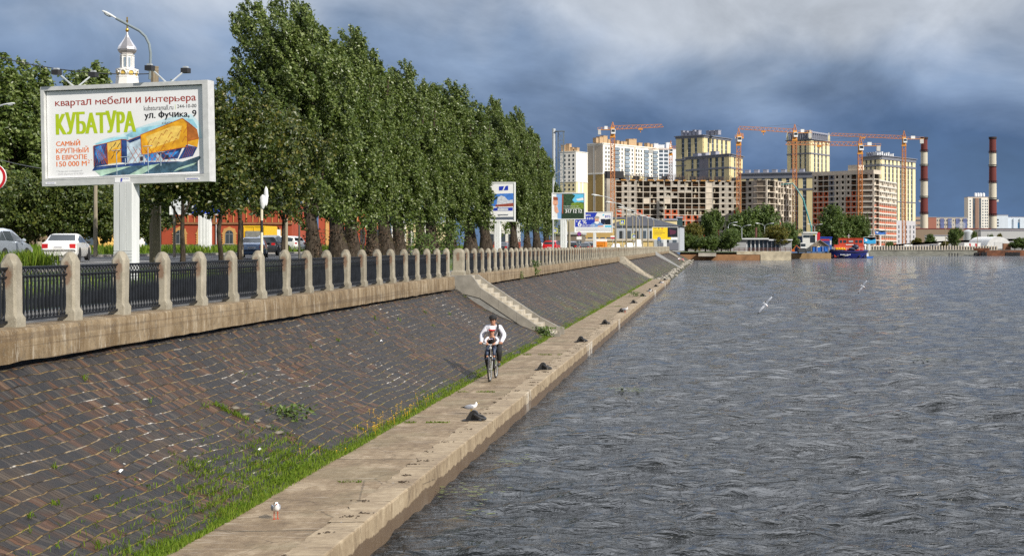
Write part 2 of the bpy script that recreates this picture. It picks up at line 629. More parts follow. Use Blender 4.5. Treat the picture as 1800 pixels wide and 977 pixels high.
# ---- walkway
def m_conc(name, dark, mid, light, joint=0.0, wet=False, speck=.5):
 t = NT(name)
 uv = t.coord('UV')
 n1 = t.noise(uv, .9, 5, .65, .4)
 n2 = t.noise(uv, 7, 5, .7)
 n3 = t.noise(uv, 42, 3, .7)
 sx = t.noise(t.scaled(uv, (1.0, .30, 1)) if not wet else t.scaled(uv, (1, .2, 1)), 5, 4, .65)
 k = t.m('ADD', t.m('ADD', t.m('MULTIPLY', n1, .45), t.m('MULTIPLY', n2, .30)), t.m('MULTIPLY', sx, .25))
 base = t.ramp(k, [(.38, dark), (.50, mid), (.61, light)])
 sp = t.step(n3, .60, .70)
 base = t.mix(t.m('MULTIPLY', sp, speck), base, (.52, .47, .40))
 dk = t.step(t.noise(uv, 30, 4, .7), .60, .72)
 base = t.mix(t.m('MULTIPLY', dk, .55), base, (.08, .055, .036))
 st2 = t.step(t.noise(t.scaled(uv, (1, .5, 1)), 2.6, 5, .75), .56, .64)
 base = t.mix(t.m('MULTIPLY', st2, .4), base, (.10, .075, .05))
 ck = t.n('ShaderNodeTexVoronoi', feature='DISTANCE_TO_EDGE')
 t.L(uv, ck.inputs['Vector'])
 ck.inputs['Scale'].default_value = .55
 ckm = t.m('LESS_THAN', t.m('ADD', ck.outputs['Distance'], t.m('MULTIPLY', t.noise(uv, 9, 3), .03)), .0195)
 base = t.mix(t.m('MULTIPLY', ckm, .6), base, (.06, .045, .03))
 return t, uv, base, t.m('ADD', t.m('MULTIPLY', n2, .5), t.m('MULTIPLY', n3, .5))
def make_walkway():
 t, uv, base, h = m_conc('worn concrete', (.125, .088, .055), (.21, .155, .096), (.34, .27, .185))
 # pale scraped streaks across the path and dark joints every few metres
 sp = t.n('ShaderNodeSeparateXYZ')
 t.L(uv, sp.inputs[0])
 st = t.step(t.noise(t.scaled(uv, (1.3, 9.0, 1)), 1.0, 4, .6), .56, .68)
 base = t.mix(t.m('MULTIPLY', st, .42), base, (.46, .41, .34))
 gm = t.step(t.noise(uv, .5, 3, .6), .5, .62)
 base = t.mix(t.m('MULTIPLY', gm, .35), base, (.15, .13, .075))
 fy = t.m('FRACT', t.m('DIVIDE', t.m('ADD', sp.outputs[1], t.m('MULTIPLY', t.noise(uv, 1.7, 2), .12)), 6.1))
 jt = t.m('LESS_THAN', fy, .0065)
 base = t.mix(t.m('MULTIPLY', jt, .8), base, (.05, .045, .03))
 t.bump(t.m('SUBTRACT', h, jt), .7, .02)
 mat = t.done(base, .85, 0, .3)
 ys = np.concatenate([np.arange(-6, 60, .25), np.arange(60, 157.1, .6)])
 xs = np.array([-6.95, -6.72, -6.4, -6.0, -5.6, -5.12])
 X = np.repeat(xs[None, :], len(ys), 0)
 Y = np.repeat(ys[:, None], len(xs), 1)
 X[:, 1] += wob(ys, 21, .05, 2.2)
 Z = np.full_like(X, .478) + rng.normal(0, .004, X.shape) + wob(ys, 22, .012, 5)[:, None]
 v = np.stack([X, Y, Z], -1).reshape(-1, 3)
 o = np_mesh('walkway', v, grid_faces(len(ys), len(xs)), mat, uv=v[:, :2].copy(), smooth=True)
 tag(o, kind='structure')
 # edge: coping blocks with a face down into the water
 t, uv, base, h = m_conc('quay edge concrete', (.19, .142, .092), (.29, .225, .145), (.40, .325, .22), wet=True, speck=.25)
 sp = t.n('ShaderNodeSeparateXYZ')
 t.L(uv, sp.inputs[0])
 # uv: u along the quay, v up from the water (on top: 0.5 + distance inwards)
 n = t.noise(t.scaled(uv, (1, .0, 1)), 1.0, 4, .7)
 lvl = t.m('MULTIPLY_ADD', n, .34, .03)
 lvl2 = t.m('ADD', lvl, t.m('MULTIPLY', t.noise(uv, 6, 3), .05))
 wetm = t.m('SUBTRACT', 1.0, t.step(t.m('SUBTRACT', sp.outputs[1], lvl2), -.012, .018))
 stv = t.step(t.noise(t.scaled(uv, (5, .25, 1)), 1.2, 4, .7), .45, .68)
 base = t.mix(t.m('MULTIPLY', stv, .35), base, (.15, .105, .062))
 base = t.mix(t.m('MULTIPLY', wetm, .85), base, (.105, .070, .043))
 lime = t.m('MULTIPLY', t.step(t.noise(uv, .16, 1, .5), .60, .66), t.step(t.noise(t.scaled(uv, (6, 1, 1)), 1.5, 3, .7), .42, .6))
 base = t.mix(t.m('MULTIPLY', lime, t.m('MULTIPLY', .85, t.m('LESS_THAN', sp.outputs[1], .52))), base, (.6, .58, .53))
 t.bump(h, .6, .015)
 rg = t.m('MULTIPLY_ADD', wetm, -.42, .82)
 mat = t.done(base, rg, 0, .4)
 vs, fs, uvs = [], [], []
 y = -6.0
 r = random.Random(3)
 while y < 157:
  ln = r.uniform(1.45, 1.62)
  y1 = min(y + ln, 157.2)
  g = .004
  dz, dx = r.uniform(-.003, .003), r.uniform(-.002, .002)
  m = 9 if y < 70 else 3
  prof = [(-5.24, .42), (-5.24, .489), (-4.775, .492), (-4.757, .484), (-4.75, .462), (-4.745, .2), (-4.735, -.9)]
  base_i = len(vs)
  for j in range(m):
   yy = y + g + (y1 - y - 2 * g) * j / (m - 1)
   for i, (px_, pz_) in enumerate(prof):
    jx = r.uniform(-.004, .004) if i in (2, 3, 4) else 0
    jz = r.uniform(-.006, .002) if i in (2, 3) else 0
    if i == 1:
     jx = r.uniform(-.05, .03)
    vs.append((px_ + dx + jx, yy, pz_ + dz + jz))
    uvs.append((yy, pz_ if i > 2 else .5 + (-4.75 - px_)))
  n_ = len(prof)
  for j in range(m - 1):
   for i in range(n_ - 1):
    a = base_i + j * n_ + i
    fs.append((a, a + n_, a + n_ + 1, a + 1))
  for e in (0, m - 1):   # joint faces
   a = base_i + e * n_
   for i in range(2, n_ - 1):
    vs_i = (a + i, a + i + 1)
   k = len(vs)
   for i in range(n_):
    p = vs[a + i]
    vs.append((p[0] - .25 if i > 2 else p[0], p[1], p[2]))
    uvs.append((p[1], .05))
   for i in range(2, n_ - 1):
    q = (a + i, a + i + 1, k + i + 1, k + i)
    fs.append(q if e else q[::-1])
  y = y1
 o = np_mesh('quay_edge', np.array(vs), np.array(fs), mat, uv=np.array(uvs))
 tag(o, kind='structure')
 b = MB()
 b.box(-5.2, -4.95, -6, 157, -1, .40)       # dark core seen through the open joints
 b.box(-6.8, -4.8, 156.9, 157.15, -1, .46)
 tag(b.build('quay_core', mt('dark wet concrete', (.05, .04, .03), .7)), kind='structure')
 # loose dirt and weed stalks lying along the coping
 b = MB()
 r = random.Random(8)
 for i in range(60):
  y = 15 + i * .95 + r.uniform(-.45, .45)
  x = -5.12 + r.uniform(-.12, .22)
  for k in range(r.randint(5, 16)):
   q = Matrix.Rotation(r.uniform(0, 3.1), 3, 'Z')
   b.ell((x + r.gauss(0, .06), y + r.gauss(0, .04), .500), (r.uniform(.008, .03), r.uniform(.005, .018), r.uniform(.004, .010)), 5, 4, rot=q)
 tag(b.build('dirt', mt('dark dirt', (.06, .042, .028), .95, var=.4, scale=20)), kind='stuff')
make_walkway()
# ---- land behind the wall
M_ASPH = M('asphalt', (.065, .066, .07), .9, var=.25, scale=1.2, bump=.3, bs=60)
M_GRASSG = M('grassy soil', (.055, .085, .022), .95, var=.5, scale=2.0, bump=.5, bs=14)
M_PAVE = M('footpath asphalt', (.10, .097, .09), .9, var=.25, scale=1.0)
M_KERB = M('kerb granite', (.27, .25, .23), .8, var=.2, scale=6)
M_LAND = M('bare city ground', (.14, .13, .105), .95, var=.35, scale=.15)
def strip(name, x0, z0, x1, z1, mat, y0=-8, y1=1200, n=1, kind='structure'):
 b = MB()
 for i in range(n):
  a, c = y0 + (y1 - y0) * i / n, y0 + (y1 - y0) * (i + 1) / n
  b.add([(x0, a, z0), (x1, a, z1), (x1, c, z1), (x0, c, z0)], [(0, 1, 2, 3) if x1 > x0 else (3, 2, 1, 0)])
 return tag(b.build(name, mat), kind=kind)
strip('footpath', -11.15, 2.985, -13.6, 2.99, M_PAVE, y1=408)
strip('grass_bank', -13.6, 3.0, -25.2, 3.30, M_GRASSG, y1=408)
strip('road', -25.4, 3.25, -41.0, 3.55, M_ASPH, y1=560)
strip('verge', -41.2, 3.70, -50, 3.88, M_GRASSG, y1=300)
strip('land', -50, 3.87, -800, 4.0, M_LAND, y1=2500)
strip('verge_beyond', -41.2, 3.69, -50, 3.86, M_LAND, y0=300, y1=1500)
for nm, a, c, zb in (('kerb_river_side', -25.4, -25.2, 3.385), ('kerb_far_side', -41.2, -41.0, 3.70)):
 b = MB()
 b.box(a, c, -8, 560, zb - .5, zb)
 tag(b.build(nm, M_KERB), kind='structure')
b = MB()                                     # lane markings
for i in range(70):
 y = 20 + i * 8
 for xx in (-29.5, -37.0):
  zz = 3.25 + (-25.4 - xx) / 15.6 * .30 + .006
  b.add([(xx - .07, y, zz + .001), (xx + .07, y, zz - .001), (xx + .07, y + 4, zz - .001), (xx - .07, y + 4, zz + .001)], [(0, 1, 2, 3)])
xx = -33.2
zz = 3.25 + (-25.4 - xx) / 15.6 * .30 + .006
b.add([(xx - .1, 5, zz + .002), (xx + .1, 5, zz - .002), (xx + .1, 500, zz - .002), (xx - .1, 500, zz + .002)], [(0, 1, 2, 3)])
tag(b.build('road_marking', mt('road paint', (.68, .68, .66), .7)), kind='structure')
# far bank: one sheet of land right to the horizon, then the quay faces
b = MB()
shore = [(-41.3, 408.5), (-10.4, 408.5), (-8.2, 411), (24.0, 411), (24.2, 467), (41, 467), (44, 560), (60, 610), (900, 610), (5000, 610), (5000, 9000), (-5000, 9000), (-5000, 408.5)]
b.add([(x, y, 2.38) for x, y in shore], [tuple(range(len(shore)))])
tag(b.build('far_bank', M_LAND), kind='structure')
b = MB()
b.add([(58, 604, -.3), (129, 604, -.3), (129, 611, 2.55), (52, 611, 2.55)], [(0, 1, 2, 3)])
b.add([(52, 611, 2.55), (129, 611, 2.55), (129, 640, 2.55), (52, 640, 2.55)], [(0, 1, 2, 3)])
b.add([(129, 604, -.3), (129, 611, 2.55), (129, 611, -.3)], [(0, 1, 2)])
tag(b.build('far_embankment_slope', M('far stone slope', (.115, .115, .095), .9, var=.4, scale=.35)), kind='structure')
# ---- balustrade
def m_granite():
 t = NT('weathered granite')
 v = t.coord()
 oi = t.n('ShaderNodeObjectInfo')
 orn = oi.outputs['Random']
 ad = t.n('ShaderNodeVectorMath', operation='ADD')
 cbx = t.n('ShaderNodeCombineXYZ')
 for q in range(3):
  t.L(t.m('MULTIPLY', orn, 37.0 + 11 * q), cbx.inputs[q])
 t.L(v, ad.inputs[0])
 t.L(cbx.outputs[0], ad.inputs[1])
 vo = ad.outputs[0]
 n = t.m('ADD', t.m('MULTIPLY', t.noise(vo, 3.0, 5, .65), .8), t.m('MULTIPLY', orn, .2))
 base = t.ramp(n, [(.3, (.18, .162, .126)), (.5, (.265, .243, .19)), (.7, (.36, .33, .265))])
 g = t.noise(v, 55, 3, .75)
 base = t.mix(t.m('MULTIPLY', t.step(g, .52, .68), .45), base, (.14, .115, .09))
 base = t.mix(t.m('MULTIPLY', t.step(t.noise(v, 70, 2), .60, .7), .5), base, (.55, .52, .46))
 # rust run down from the rail ends
 sp = t.n('ShaderNodeSeparateXYZ')
 t.L(v, sp.inputs[0])
 d = t.m('ADD', t.m('POWER', t.m('DIVIDE', sp.outputs[0], .085), 2.0), t.m('POWER', t.m('DIVIDE', t.m('SUBTRACT', sp.outputs[2], .80), .21), 2.0))
 d = t.m('ADD', d, t.m('MULTIPLY', t.m('SUBTRACT', t.noise(vo, 9, 4, .6), .5), 2.6))
 d = t.m('ADD', d, t.m('MULTIPLY', t.m('LESS_THAN', t.m('ABSOLUTE', sp.outputs[1]), .11), 5.0))
 base = t.mix(t.m('MULTIPLY', t.m('SUBTRACT', 1.0, t.step(d, .2, 1.3)), .6), base, (.16, .065, .03))
 # grime on the head of the post
 top = t.m('MULTIPLY', t.step(sp.outputs[2], 1.02, 1.12), t.step(t.noise(vo, 6, 4), .35, .65))
 base = t.mix(t.m('MULTIPLY', top, .55), base, (.17, .135, .09))
 t.bump(t.m('ADD', t.m('MULTIPLY', g, .5), t.m('MULTIPLY', n, .5)), .7, .012)
 return t.done(base, .85, 0, .3)
M_GRAN = m_granite()
def m_plinth():
 t = NT('stained plinth concrete')
 v = t.coord()
 s = t.scaled(v, (1, 1, .16))
 n = t.noise(s, 3.2, 5, .7)
 n2 = t.noise(v, 1.1, 4, .6)
 k = t.m('ADD', t.m('MULTIPLY', n, .6), t.m('MULTIPLY', n2, .4))
 base = t.ramp(k, [(.32, (.085, .055, .028)), (.46, (.155, .108, .058)), (.56, (.25, .19, .118)), (.70, (.37, .31, .22))])
 base = t.mix(t.m('MULTIPLY', t.step(t.noise(s, 9, 4, .7), .56, .66), .4), base, (.52, .48, .40))
 base = t.mix(t.m('MULTIPLY', t.step(t.noise(v, 5, 6, .75), .52, .62), .45), base, (.10, .082, .06))
 base = t.mix(t.m('MULTIPLY', t.step(t.noise(v, 34, 4, .75), .56, .66), .5), base, (.36, .33, .28))
 base = t.mix(t.m('MULTIPLY', t.step(t.noise(t.scaled(v, (1, .05, 9)), .9, 3, .6), .58, .62), .35), base, (.07, .05, .035))
 sp = t.n('ShaderNodeSeparateXYZ')
 t.L(v, sp.inputs[0])
 t.bump(t.m('ADD', t.noise(v, 30, 4, .7), t.m('MULTIPLY', n, .6)), .5, .015)
 return t.done(base, .88, 0, .3)
M_PLINTH = m_plinth()
M_IRON = M('black painted cast iron', (.011, .013, .017), .45, metal=.0, var=.35, scale=5, spec=.35)
XP = -10.86          # line of the posts
ZP = 3.02            # top of the plinth
def post_mesh(w):
 b = MB()
 def ring(h, z, c):
  return [(-h + c, -h, z), (h - c, -h, z), (h, -h + c, z), (h, h - c, z), (h - c, h, z), (-h + c, h, z), (-h, h - c, z), (-h, -h + c, z)]
 st = [(w * .60, -.02, .012), (w * .605, .15, .012), (w * .52, .20, .03), (w * .5, .23, .035), (w * .5, .93, .035), (w * .505, .985, .035), (w * .495, 1.005, .04), (w * .47, 1.03, .05), (w * .435, 1.075, .07), (w * .36, 1.115, .08), (w * .24, 1.145, .06), (w * .10, 1.16, .02)]
 vs, fs = [], []
 for h, z, c in st:
  vs += ring(h, z, min(c, h * .75))
 for i in range(len(st) - 1):
  for k in range(8):
   fs.append((i * 8 + k, i * 8 + (k + 1) % 8, (i + 1) * 8 + (k + 1) % 8, (i + 1) * 8 + k))
 fs.append(tuple((len(st) - 1) * 8 + k for k in range(8)))
 b.add(vs, fs)
 o = b.build('post', M_GRAN, smooth=True, sharp=28)
 me = o.data
 bpy.data.objects.remove(o)
 return me
def panel_mesh(L):
 """cast-iron railing panel of length L along y, centred"""
 b = MB()
 h = L / 2
 b.box(-.030, .030, -h, h, .075, .115)
 b.box(-.022, .022, -h, h, .775, .800)
 b.box(-.035, .035, -h, h, .915, .938)
 b.box(-.020, .020, -h, h, .895, .914)
 n = 13
 for i in range(n):
  y = -h + L * (i + .5) / n
  b.lathe([(.014, .11), (.026, .14), (.016, .17), (.030, .26), (.031, .40), (.024, .58), (.018, .68), (.026, .70), (.013, .73), (.020, .775)], 6, (0, y, 0))
  # hoop between the two upper rails and the arch under the lower one
  pts = [(0, y + .042 * math.cos(a), .848 + .048 * math.sin(a)) for a in np.linspace(0, 2 * math.pi, 9)]
  b.tube(pts, .011, 4, cap=False)
  y2 = y + L / n
  if i < n - 1:
   pts = [(0, y + (y2 - y) * k / 6, .705 + .062 * math.sin(math.pi * k / 6)) for k in range(7)]
   b.tube(pts, .011, 4, cap=False)
   pts = [(0, y + (y2 - y) * k / 6, .205 - .075 * math.sin(math.pi * k / 6)) for k in range(7)]
   b.tube(pts, .010, 4, cap=False)
 o = b.build('railing_panel', M_IRON, smooth=True, sharp=50)
 me = o.data
 bpy.data.objects.remove(o)
 return me
def panel_far_mesh(L):
 b = MB()
 h = L / 2
 b.box(-.03, .03, -h, h, .075, .115)
 b.box(-.02, .02, -h, h, .775, .80)
 b.box(-.03, .03, -h, h, .90, .938)
 n = 12
 for i in range(n):
  y = -h + L * (i + .5) / n
  b.lathe([(.016, .11), (.03, .3), (.018, .7), (.016, .9)], 4, (0, y, 0))
 o = b.build('railing_panel', M_IRON)
 me = o.data
 bpy.data.objects.remove(o)
 return me
PM = post_mesh(.25)
PM_W = post_mesh(.46)
SP = 1.93
def balustrade(y0, y1, label, wide_first, first_y=None):
 t = thing('balustrade', label, 'balustrade', (XP, y0, ZP), 0, 'granite and iron balustrades along the embankment')
 n = max(1, round((y1 - y0) / SP))
 sp = (y1 - y0) / n
 pl = panel_mesh(sp - .30) if y0 < 100 else panel_far_mesh(sp - .30)
 r = random.Random(int(y0))
 for i in range(n + 1):
  w = wide_first and i == 0
  o = link('post', PM_W if w else PM, t, (0, i * sp, r.uniform(-.012, .012)))
  o.rotation_euler = (r.gauss(0, .008), r.gauss(0, .010), r.choice((0, math.pi)) + r.gauss(0, .02))
  if i < n:
   o = link('railing_panel', pl, t, (r.uniform(-.012, .012), (i + .5) * sp, r.uniform(-.008, .008)))
   o.rotation_euler = (0, r.gauss(0, .008), r.gauss(0, .004))
 # plinth with an irregular lower edge
 ys = np.arange(y0 - .35, y1 + .36, .4 if y0 < 100 else 1.2)
 b = MB()
 rr = np.random.default_rng(int(y0) + 1)
 prof = [(.34, -.50), (.345, -.30), (.335, -.04), (.315, .0), (0, .012), (-.33, .0), (-.34, -.5)]
 vs, fs = [], []
 for y in ys:
  for i, (px_, pz_) in enumerate(prof):
   jz = rr.normal(0, .007) if i == 0 else rr.normal(0, .003)
   jx = rr.normal(0, .004) if i < 4 else 0
   vs.append((px_ + jx, y - y0, pz_ + jz))
 k = len(prof)
 for j in range(len(ys) - 1):
  for i in range(k - 1):
   a = j * k + i
   fs.append((a, a + 1, a + k + 1, a + k))
  a = j * k
  fs.append((a, a + k, a + 2 * k - 1, a + k - 1))
 fs.append(tuple(range(k))[::-1])
 fs.append(tuple((len(ys) - 1) * k + i for i in range(k)))
 b.add(vs, fs)
 b.build('plinth', M_PLINTH, t, smooth=True, sharp=40, fix=True)
 return t
balustrade(9.6, 56.0, 'nearest run of granite posts and black iron railing, before the first stairway', False)
balustrade(58.7, 157.0, 'long run of granite posts and railing just beyond the first stairway', True)
balustrade(159.5, 256.0, 'granite balustrade run far along the quay, past the end of the walkway', True)
balustrade(258.5, 372.0, 'last and farthest granite balustrade run, ending by the green bushes', False)
# back fill under the plinths (dark earth seen in the crack below them)
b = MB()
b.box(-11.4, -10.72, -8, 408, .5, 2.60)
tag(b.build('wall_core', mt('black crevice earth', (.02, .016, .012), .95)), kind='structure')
# ---- stairs
M_STAIR = M('pale stair concrete', (.40, .36, .29), .85, var=.22, scale=3, bump=.4, bs=40)
M_CHEEK = M('grey rendered cheek concrete', (.235, .22, .19), .85, var=.25, scale=2.2, bump=.6, bs=45)
M_CHEEK2 = M('lower grey stair wall', (.21, .21, .20), .85, var=.25, scale=3, bump=.6, bs=50)
def staircase(y0, label, w=1.75, x_top=-10.45, x_bot=-6.62, z_top=3.03, z_bot=.47, n=14, detail=True, m1=None, thin=False):
 t = thing('staircase', label, 'staircase', (x_bot, y0, z_bot), 0, 'stairways down the stone slope')
 dx, dz = x_top - x_bot, z_top - z_bot
 m1 = m1 or M_CHEEK
 if not thin:
  b = MB()
  for i in range(n):
   xa, xb = dx * i / n, dx * (i + 1) / n
   b.box(xb - .06, xa, .22, w - .22, dz * i / n - .5, dz * (i + 1) / n - .01 * (i % 2))
  b.box(dx - .75, dx - .061, .22, w - .22, dz - .6, dz)
  b.build('steps', M_STAIR, t)
 segs = 5 if detail else 1
 for k, ya in enumerate((0, w - .22) if not thin else (0,)):
  for s_ in range(segs):
   a, c = s_ / segs, (s_ + 1) / segs
   g = .006 if segs > 1 else 0
   up = .02 if k == 0 and not thin else .26
   poly = [(dx * a, dz * a - .42), (dx * c - g, dz * c - .42), (dx * c - g, dz * c + up), (dx * a, dz * a + up)]
   if s_ == 0:
    poly = [(.28, -.03), (dx * c, dz * c - .42), (dx * c - g, dz * c + up), (dx * a + .02, dz * a + up + .10), (.28, .20 if k == 0 else .30)]
   if s_ == segs - 1 and not thin:
    poly = [(dx * a, dz * a - .42), (dx - .02, dz - .42), (dx - .50, dz - .42), (dx - .50, dz + .02), (dx + .38, dz + .03), (dx * a, dz * a + up)]
    poly = [(dx * a, dz * a - .42), (dx - .45, dz - .62), (dx - .45, dz + .02), (dx + .40, dz + .025), (dx * a, dz * a + up)]
   bb = MB()
   bb.prism(poly, ya, ya + .22, 'y')
   bb.build('cheek_block', m1, t, fix=True)
  if not thin:
   poly = [(.20, -.1), (dx, -.1), (dx, dz - .425), (.2, -.02)]
   bb = MB()
   bb.prism(poly, ya + .03, ya + .19, 'y')
   bb.build('cheek_wall', M_CHEEK2, t, fix=True)
 return t
staircase(57.25, 'concrete stairway with two cheek walls, right behind the cyclist')
staircase(157.6, 'pale stone ramp edge at the far end of the concrete walkway', w=1.5, n=10, detail=True, x_bot=-7.0, m1=mt('pale block stone', (.38, .35, .29), .85, var=.3))
staircase(256.6, 'smooth grey ramp wall across the slope, far along the embankment', w=1.2, thin=True, detail=False, x_bot=-6.2, z_bot=.25, m1=mt('smooth grey ramp', (.36, .37, .38), .8, var=.1))
staircase(338, 'farthest pale stair edge beside two people at the water', w=1.2, thin=True, detail=False, x_bot=-6.4, z_bot=.25, m1=mt('pale ramp stone', (.36, .34, .29), .85))
# =================================================================== plants
def m_leaf(name, cols, rough=.45, trans=.25, spec=.5):
 """cols: ramp stops by a random number per leaf, and by clump noise"""
 t = NT(name)
 g = t.n('ShaderNodeNewGeometry')
 rnd = g.outputs['Random Per Island']
 n = t.noise(t.coord(), .55, 3, .6)
 k = t.m('ADD', t.m('MULTIPLY', rnd, .7), t.m('MULTIPLY', n, .3))
 base = t.ramp(k, cols)
 t.done(base, rough, 0, spec)
 tr = t.n('ShaderNodeBsdfTranslucent')
 t.put(tr.inputs[0], t.mix(.5, base, (.16, .22, .03)))
 ms = t.n('ShaderNodeMixShader')
 ms.inputs[0].default_value = trans
 t.L(t.b.outputs[0], ms.inputs[1])
 t.L(tr.outputs[0], ms.inputs[2])
 out = [x for x in t.nt.nodes if x.type == 'OUTPUT_MATERIAL'][0]
 t.L(ms.outputs[0], out.inputs[0])
 return t.mat
L_POP = m_leaf('poplar leaves', [(0, (.030, .058, .012)), (.38, (.074, .115, .020)), (.64, (.122, .168, .034)), (.80, (.19, .235, .072)), (.90, (.27, .32, .16)), (1, (.34, .38, .23))], .40, .25, .55)
L_MAP = m_leaf('maple leaves', [(0, (.024, .042, .010)), (.4, (.046, .070, .014)), (.68, (.080, .100, .018)), (.84, (.145, .135, .020)), (1, (.18, .10, .02))], .42, .22, .5)
L_BELT = m_leaf('park tree leaves', [(0, (.024, .042, .010)), (.4, (.045, .072, .014)), (.7, (.085, .112, .020)), (1, (.17, .18, .028))], .45, .25, .5)
L_BUSH = m_leaf('bush leaves', [(0, (.04, .072, .014)), (.5, (.072, .120, .024)), (.8, (.12, .17, .036)), (1, (.18, .20, .06))], .5, .22, .4)
L_YEL = m_leaf('yellowing leaves', [(0, (.05, .065, .010)), (.4, (.10, .105, .016)), (.75, (.18, .15, .022)), (1, (.24, .13, .02))], .5, .25, .4)
L_DRY = m_leaf('dry brown sprouts', [(0, (.030, .020, .014)), (.5, (.065, .040, .025)), (.8, (.12, .075, .050)), (1, (.24, .18, .15))], .7, .1, .3)
L_GRASS = m_leaf('grass blades', [(0, (.07, .13, .012)), (.45, (.125, .21, .020)), (.75, (.20, .28, .03)), (1, (.30, .29, .06))], .5, .3, .35)
L_FLOW = M('yellow flowers', (.62, .36, .02), .6, var=.2)
def m_bark():
 t = NT('furrowed bark')
 v = t.coord()
 n = t.noise(t.scaled(v, (1, 1, .22)), 9, 5, .7, .6)
 base = t.ramp(n, [(.34, (.014, .011, .008)), (.5, (.042, .032, .024)), (.68, (.10, .080, .062))])
 base = t.mix(t.m('MULTIPLY', t.step(t.noise(v, 1.6, 3), .55, .68), .4), base, (.10, .095, .025))
 t.bump(n, 1.0, .06)
 return t.done(base, .9, 0, .2)
BARK = m_bark()
def leaf_arrays(P, Nrm, A, ln, wd, rg):
 """P centres, Nrm facing, A long axis hints, ln/wd sizes -> diamonds"""
 Nrm = Nrm / np.linalg.norm(Nrm, axis=1, keepdims=True)
 A = A - Nrm * (A * Nrm).sum(1, keepdims=True)
 A /= np.linalg.norm(A, axis=1, keepdims=True) + 1e-9
 B = np.cross(Nrm, A)
 fold = Nrm * (wd * .35)[:, None]
 v = np.stack([P - A * ln[:, None] * .5, P + B * wd[:, None] * .5 + fold * .5 - A * ln[:, None] * .08, P + A * ln[:, None] * .5, P - B * wd[:, None] * .5 + fold * .5 - A * ln[:, None] * .08], 1)
 n = len(P)
 f = np.arange(n * 4).reshape(n, 4)
 return v.reshape(-1, 3), f
def clump_leaves(rg, cen, dirs, L, rad, nleaf, size, out_w=.6, wind=(-.4, 0, 0)):
 """leaves along plumes"""
 n = len(cen)
 s = rg.uniform(0, 1, (n, nleaf)) ** .8
 g = rg.normal(0, 1, (n, nleaf, 3))
 spread = (rad[:, None] * (1.05 - .65 * s))[..., None]
 P = cen[:, None, :] + dirs[:, None, :] * (L[:, None, None] * (s[..., None] - .35)) + g * spread * .62
 Nn = rg.normal(0, .75, (n, nleaf, 3)) + g * out_w + np.array(wind) + np.array([0, 0, .35])
 A = dirs[:, None, :] * .7 + rg.normal(0, .6, (n, nleaf, 3)) + np.array(wind) * 1.2
 m = n * nleaf
 ln = size * rg.uniform(.65, 1.35, m)
 return P.reshape(m, 3), Nn.reshape(m, 3), A.reshape(m, 3), ln, ln * rg.uniform(.55, .9, m)
def crown_mesh(name, seed, mat, env, nclump, nleaf, size, L0, r0, wind=(-.4, 0, 0), bare=None):
 rg = np.random.default_rng(seed)
 cen, dirs = env(rg, nclump)
 L = L0 * rg.uniform(.7, 1.35, nclump)
 rad = r0 * rg.uniform(.7, 1.3, nclump)
 a = clump_leaves(rg, cen, dirs, L, rad, nleaf, size, wind=wind)
 v, f = leaf_arrays(*a, rg)
 o = np_mesh(name, v, f, mat)
 me = o.data
 bpy.data.objects.remove(o)
 return me
def unit(a):
 return a / (np.linalg.norm(a, axis=-1, keepdims=True) + 1e-9)
def env_poplar(H, z0, rmax, lean, fan=None, nl=15, seed=1):
 """ascending lobes round the trunk, bent over by the wind towards -x, with dark gaps between them"""
 rl = np.random.default_rng(seed)
 ul = np.sort((np.arange(nl) + rl.uniform(.1, .9, nl)) / nl)
 al = np.arange(nl) * 2.4 + rl.uniform(-.5, .5, nl)
 prof = np.interp(ul, [0, .08, .25, .5, .75, .9, 1.0], fan or [.66, .9, 1.0, .98, .86, .66, .30])
 rlb = rmax * prof * rl.uniform(.42, .66, nl)
 lx, ly = rlb * np.cos(al) - lean * ul ** 1.6, rlb * np.sin(al)
 hz = (H - z0) * .165 * rl.uniform(.8, 1.25, nl)
 lz = z0 + hz * .8 + (H - z0 - hz * 1.5) * ul
 hr = rmax * (.30 + .20 * prof) * rl.uniform(.85, 1.2, nl)
 def f(rg, n):
  k = rg.choice(nl, n, p=hr * hz / (hr * hz).sum())
  d = unit(rg.normal(0, 1, (n, 3)))
  q = rg.uniform(0, 1, n) ** .30
  t = d[:, 2] * q
  tap = np.where(t > 0, 1 - .55 * t, 1 - .15 * t * t)      # pointed top, full bottom
  x = lx[k] + d[:, 0] * q * hr[k] * tap + (np.cos(al[k]) * .25 - .38) * t * hz[k] * .6
  y = ly[k] + d[:, 1] * q * hr[k] * tap + np.sin(al[k]) * .25 * t * hz[k] * .6
  z = lz[k] + t * hz[k]
  dd = unit(d * np.array([.55, .55, .2]) + np.array([-.5, 0, .8]) + rg.normal(0, .15, (n, 3)))
  return np.stack([x, y, z], 1), dd
 return f
def env_ball(cz, rx, rz, up=.45, lumps=0, seed=0):
 rl = np.random.default_rng(seed)
 lc = rl.normal(0, 1, (max(lumps, 1), 3))
 lc = unit(lc) * np.array([rx * .58, rx * .58, rz * .58])
 def f(rg, n):
  d = unit(rg.normal(0, 1, (n, 3)))
  q = rg.uniform(0, 1, n) ** .40
  if lumps:
   k = rg.integers(0, lumps, n)
   p = lc[k] + d * q[:, None] * np.array([rx * .52, rx * .52, rz * .48])
  else:
   p = d * q[:, None] * np.array([rx, rx, rz])
  o = unit(p + 1e-6)
  dd = unit(o * .8 + np.array([-.2, 0, up]) + rg.normal(0, .3, (n, 3)))
  return p + np.array([0, 0, cz]), dd
 return f
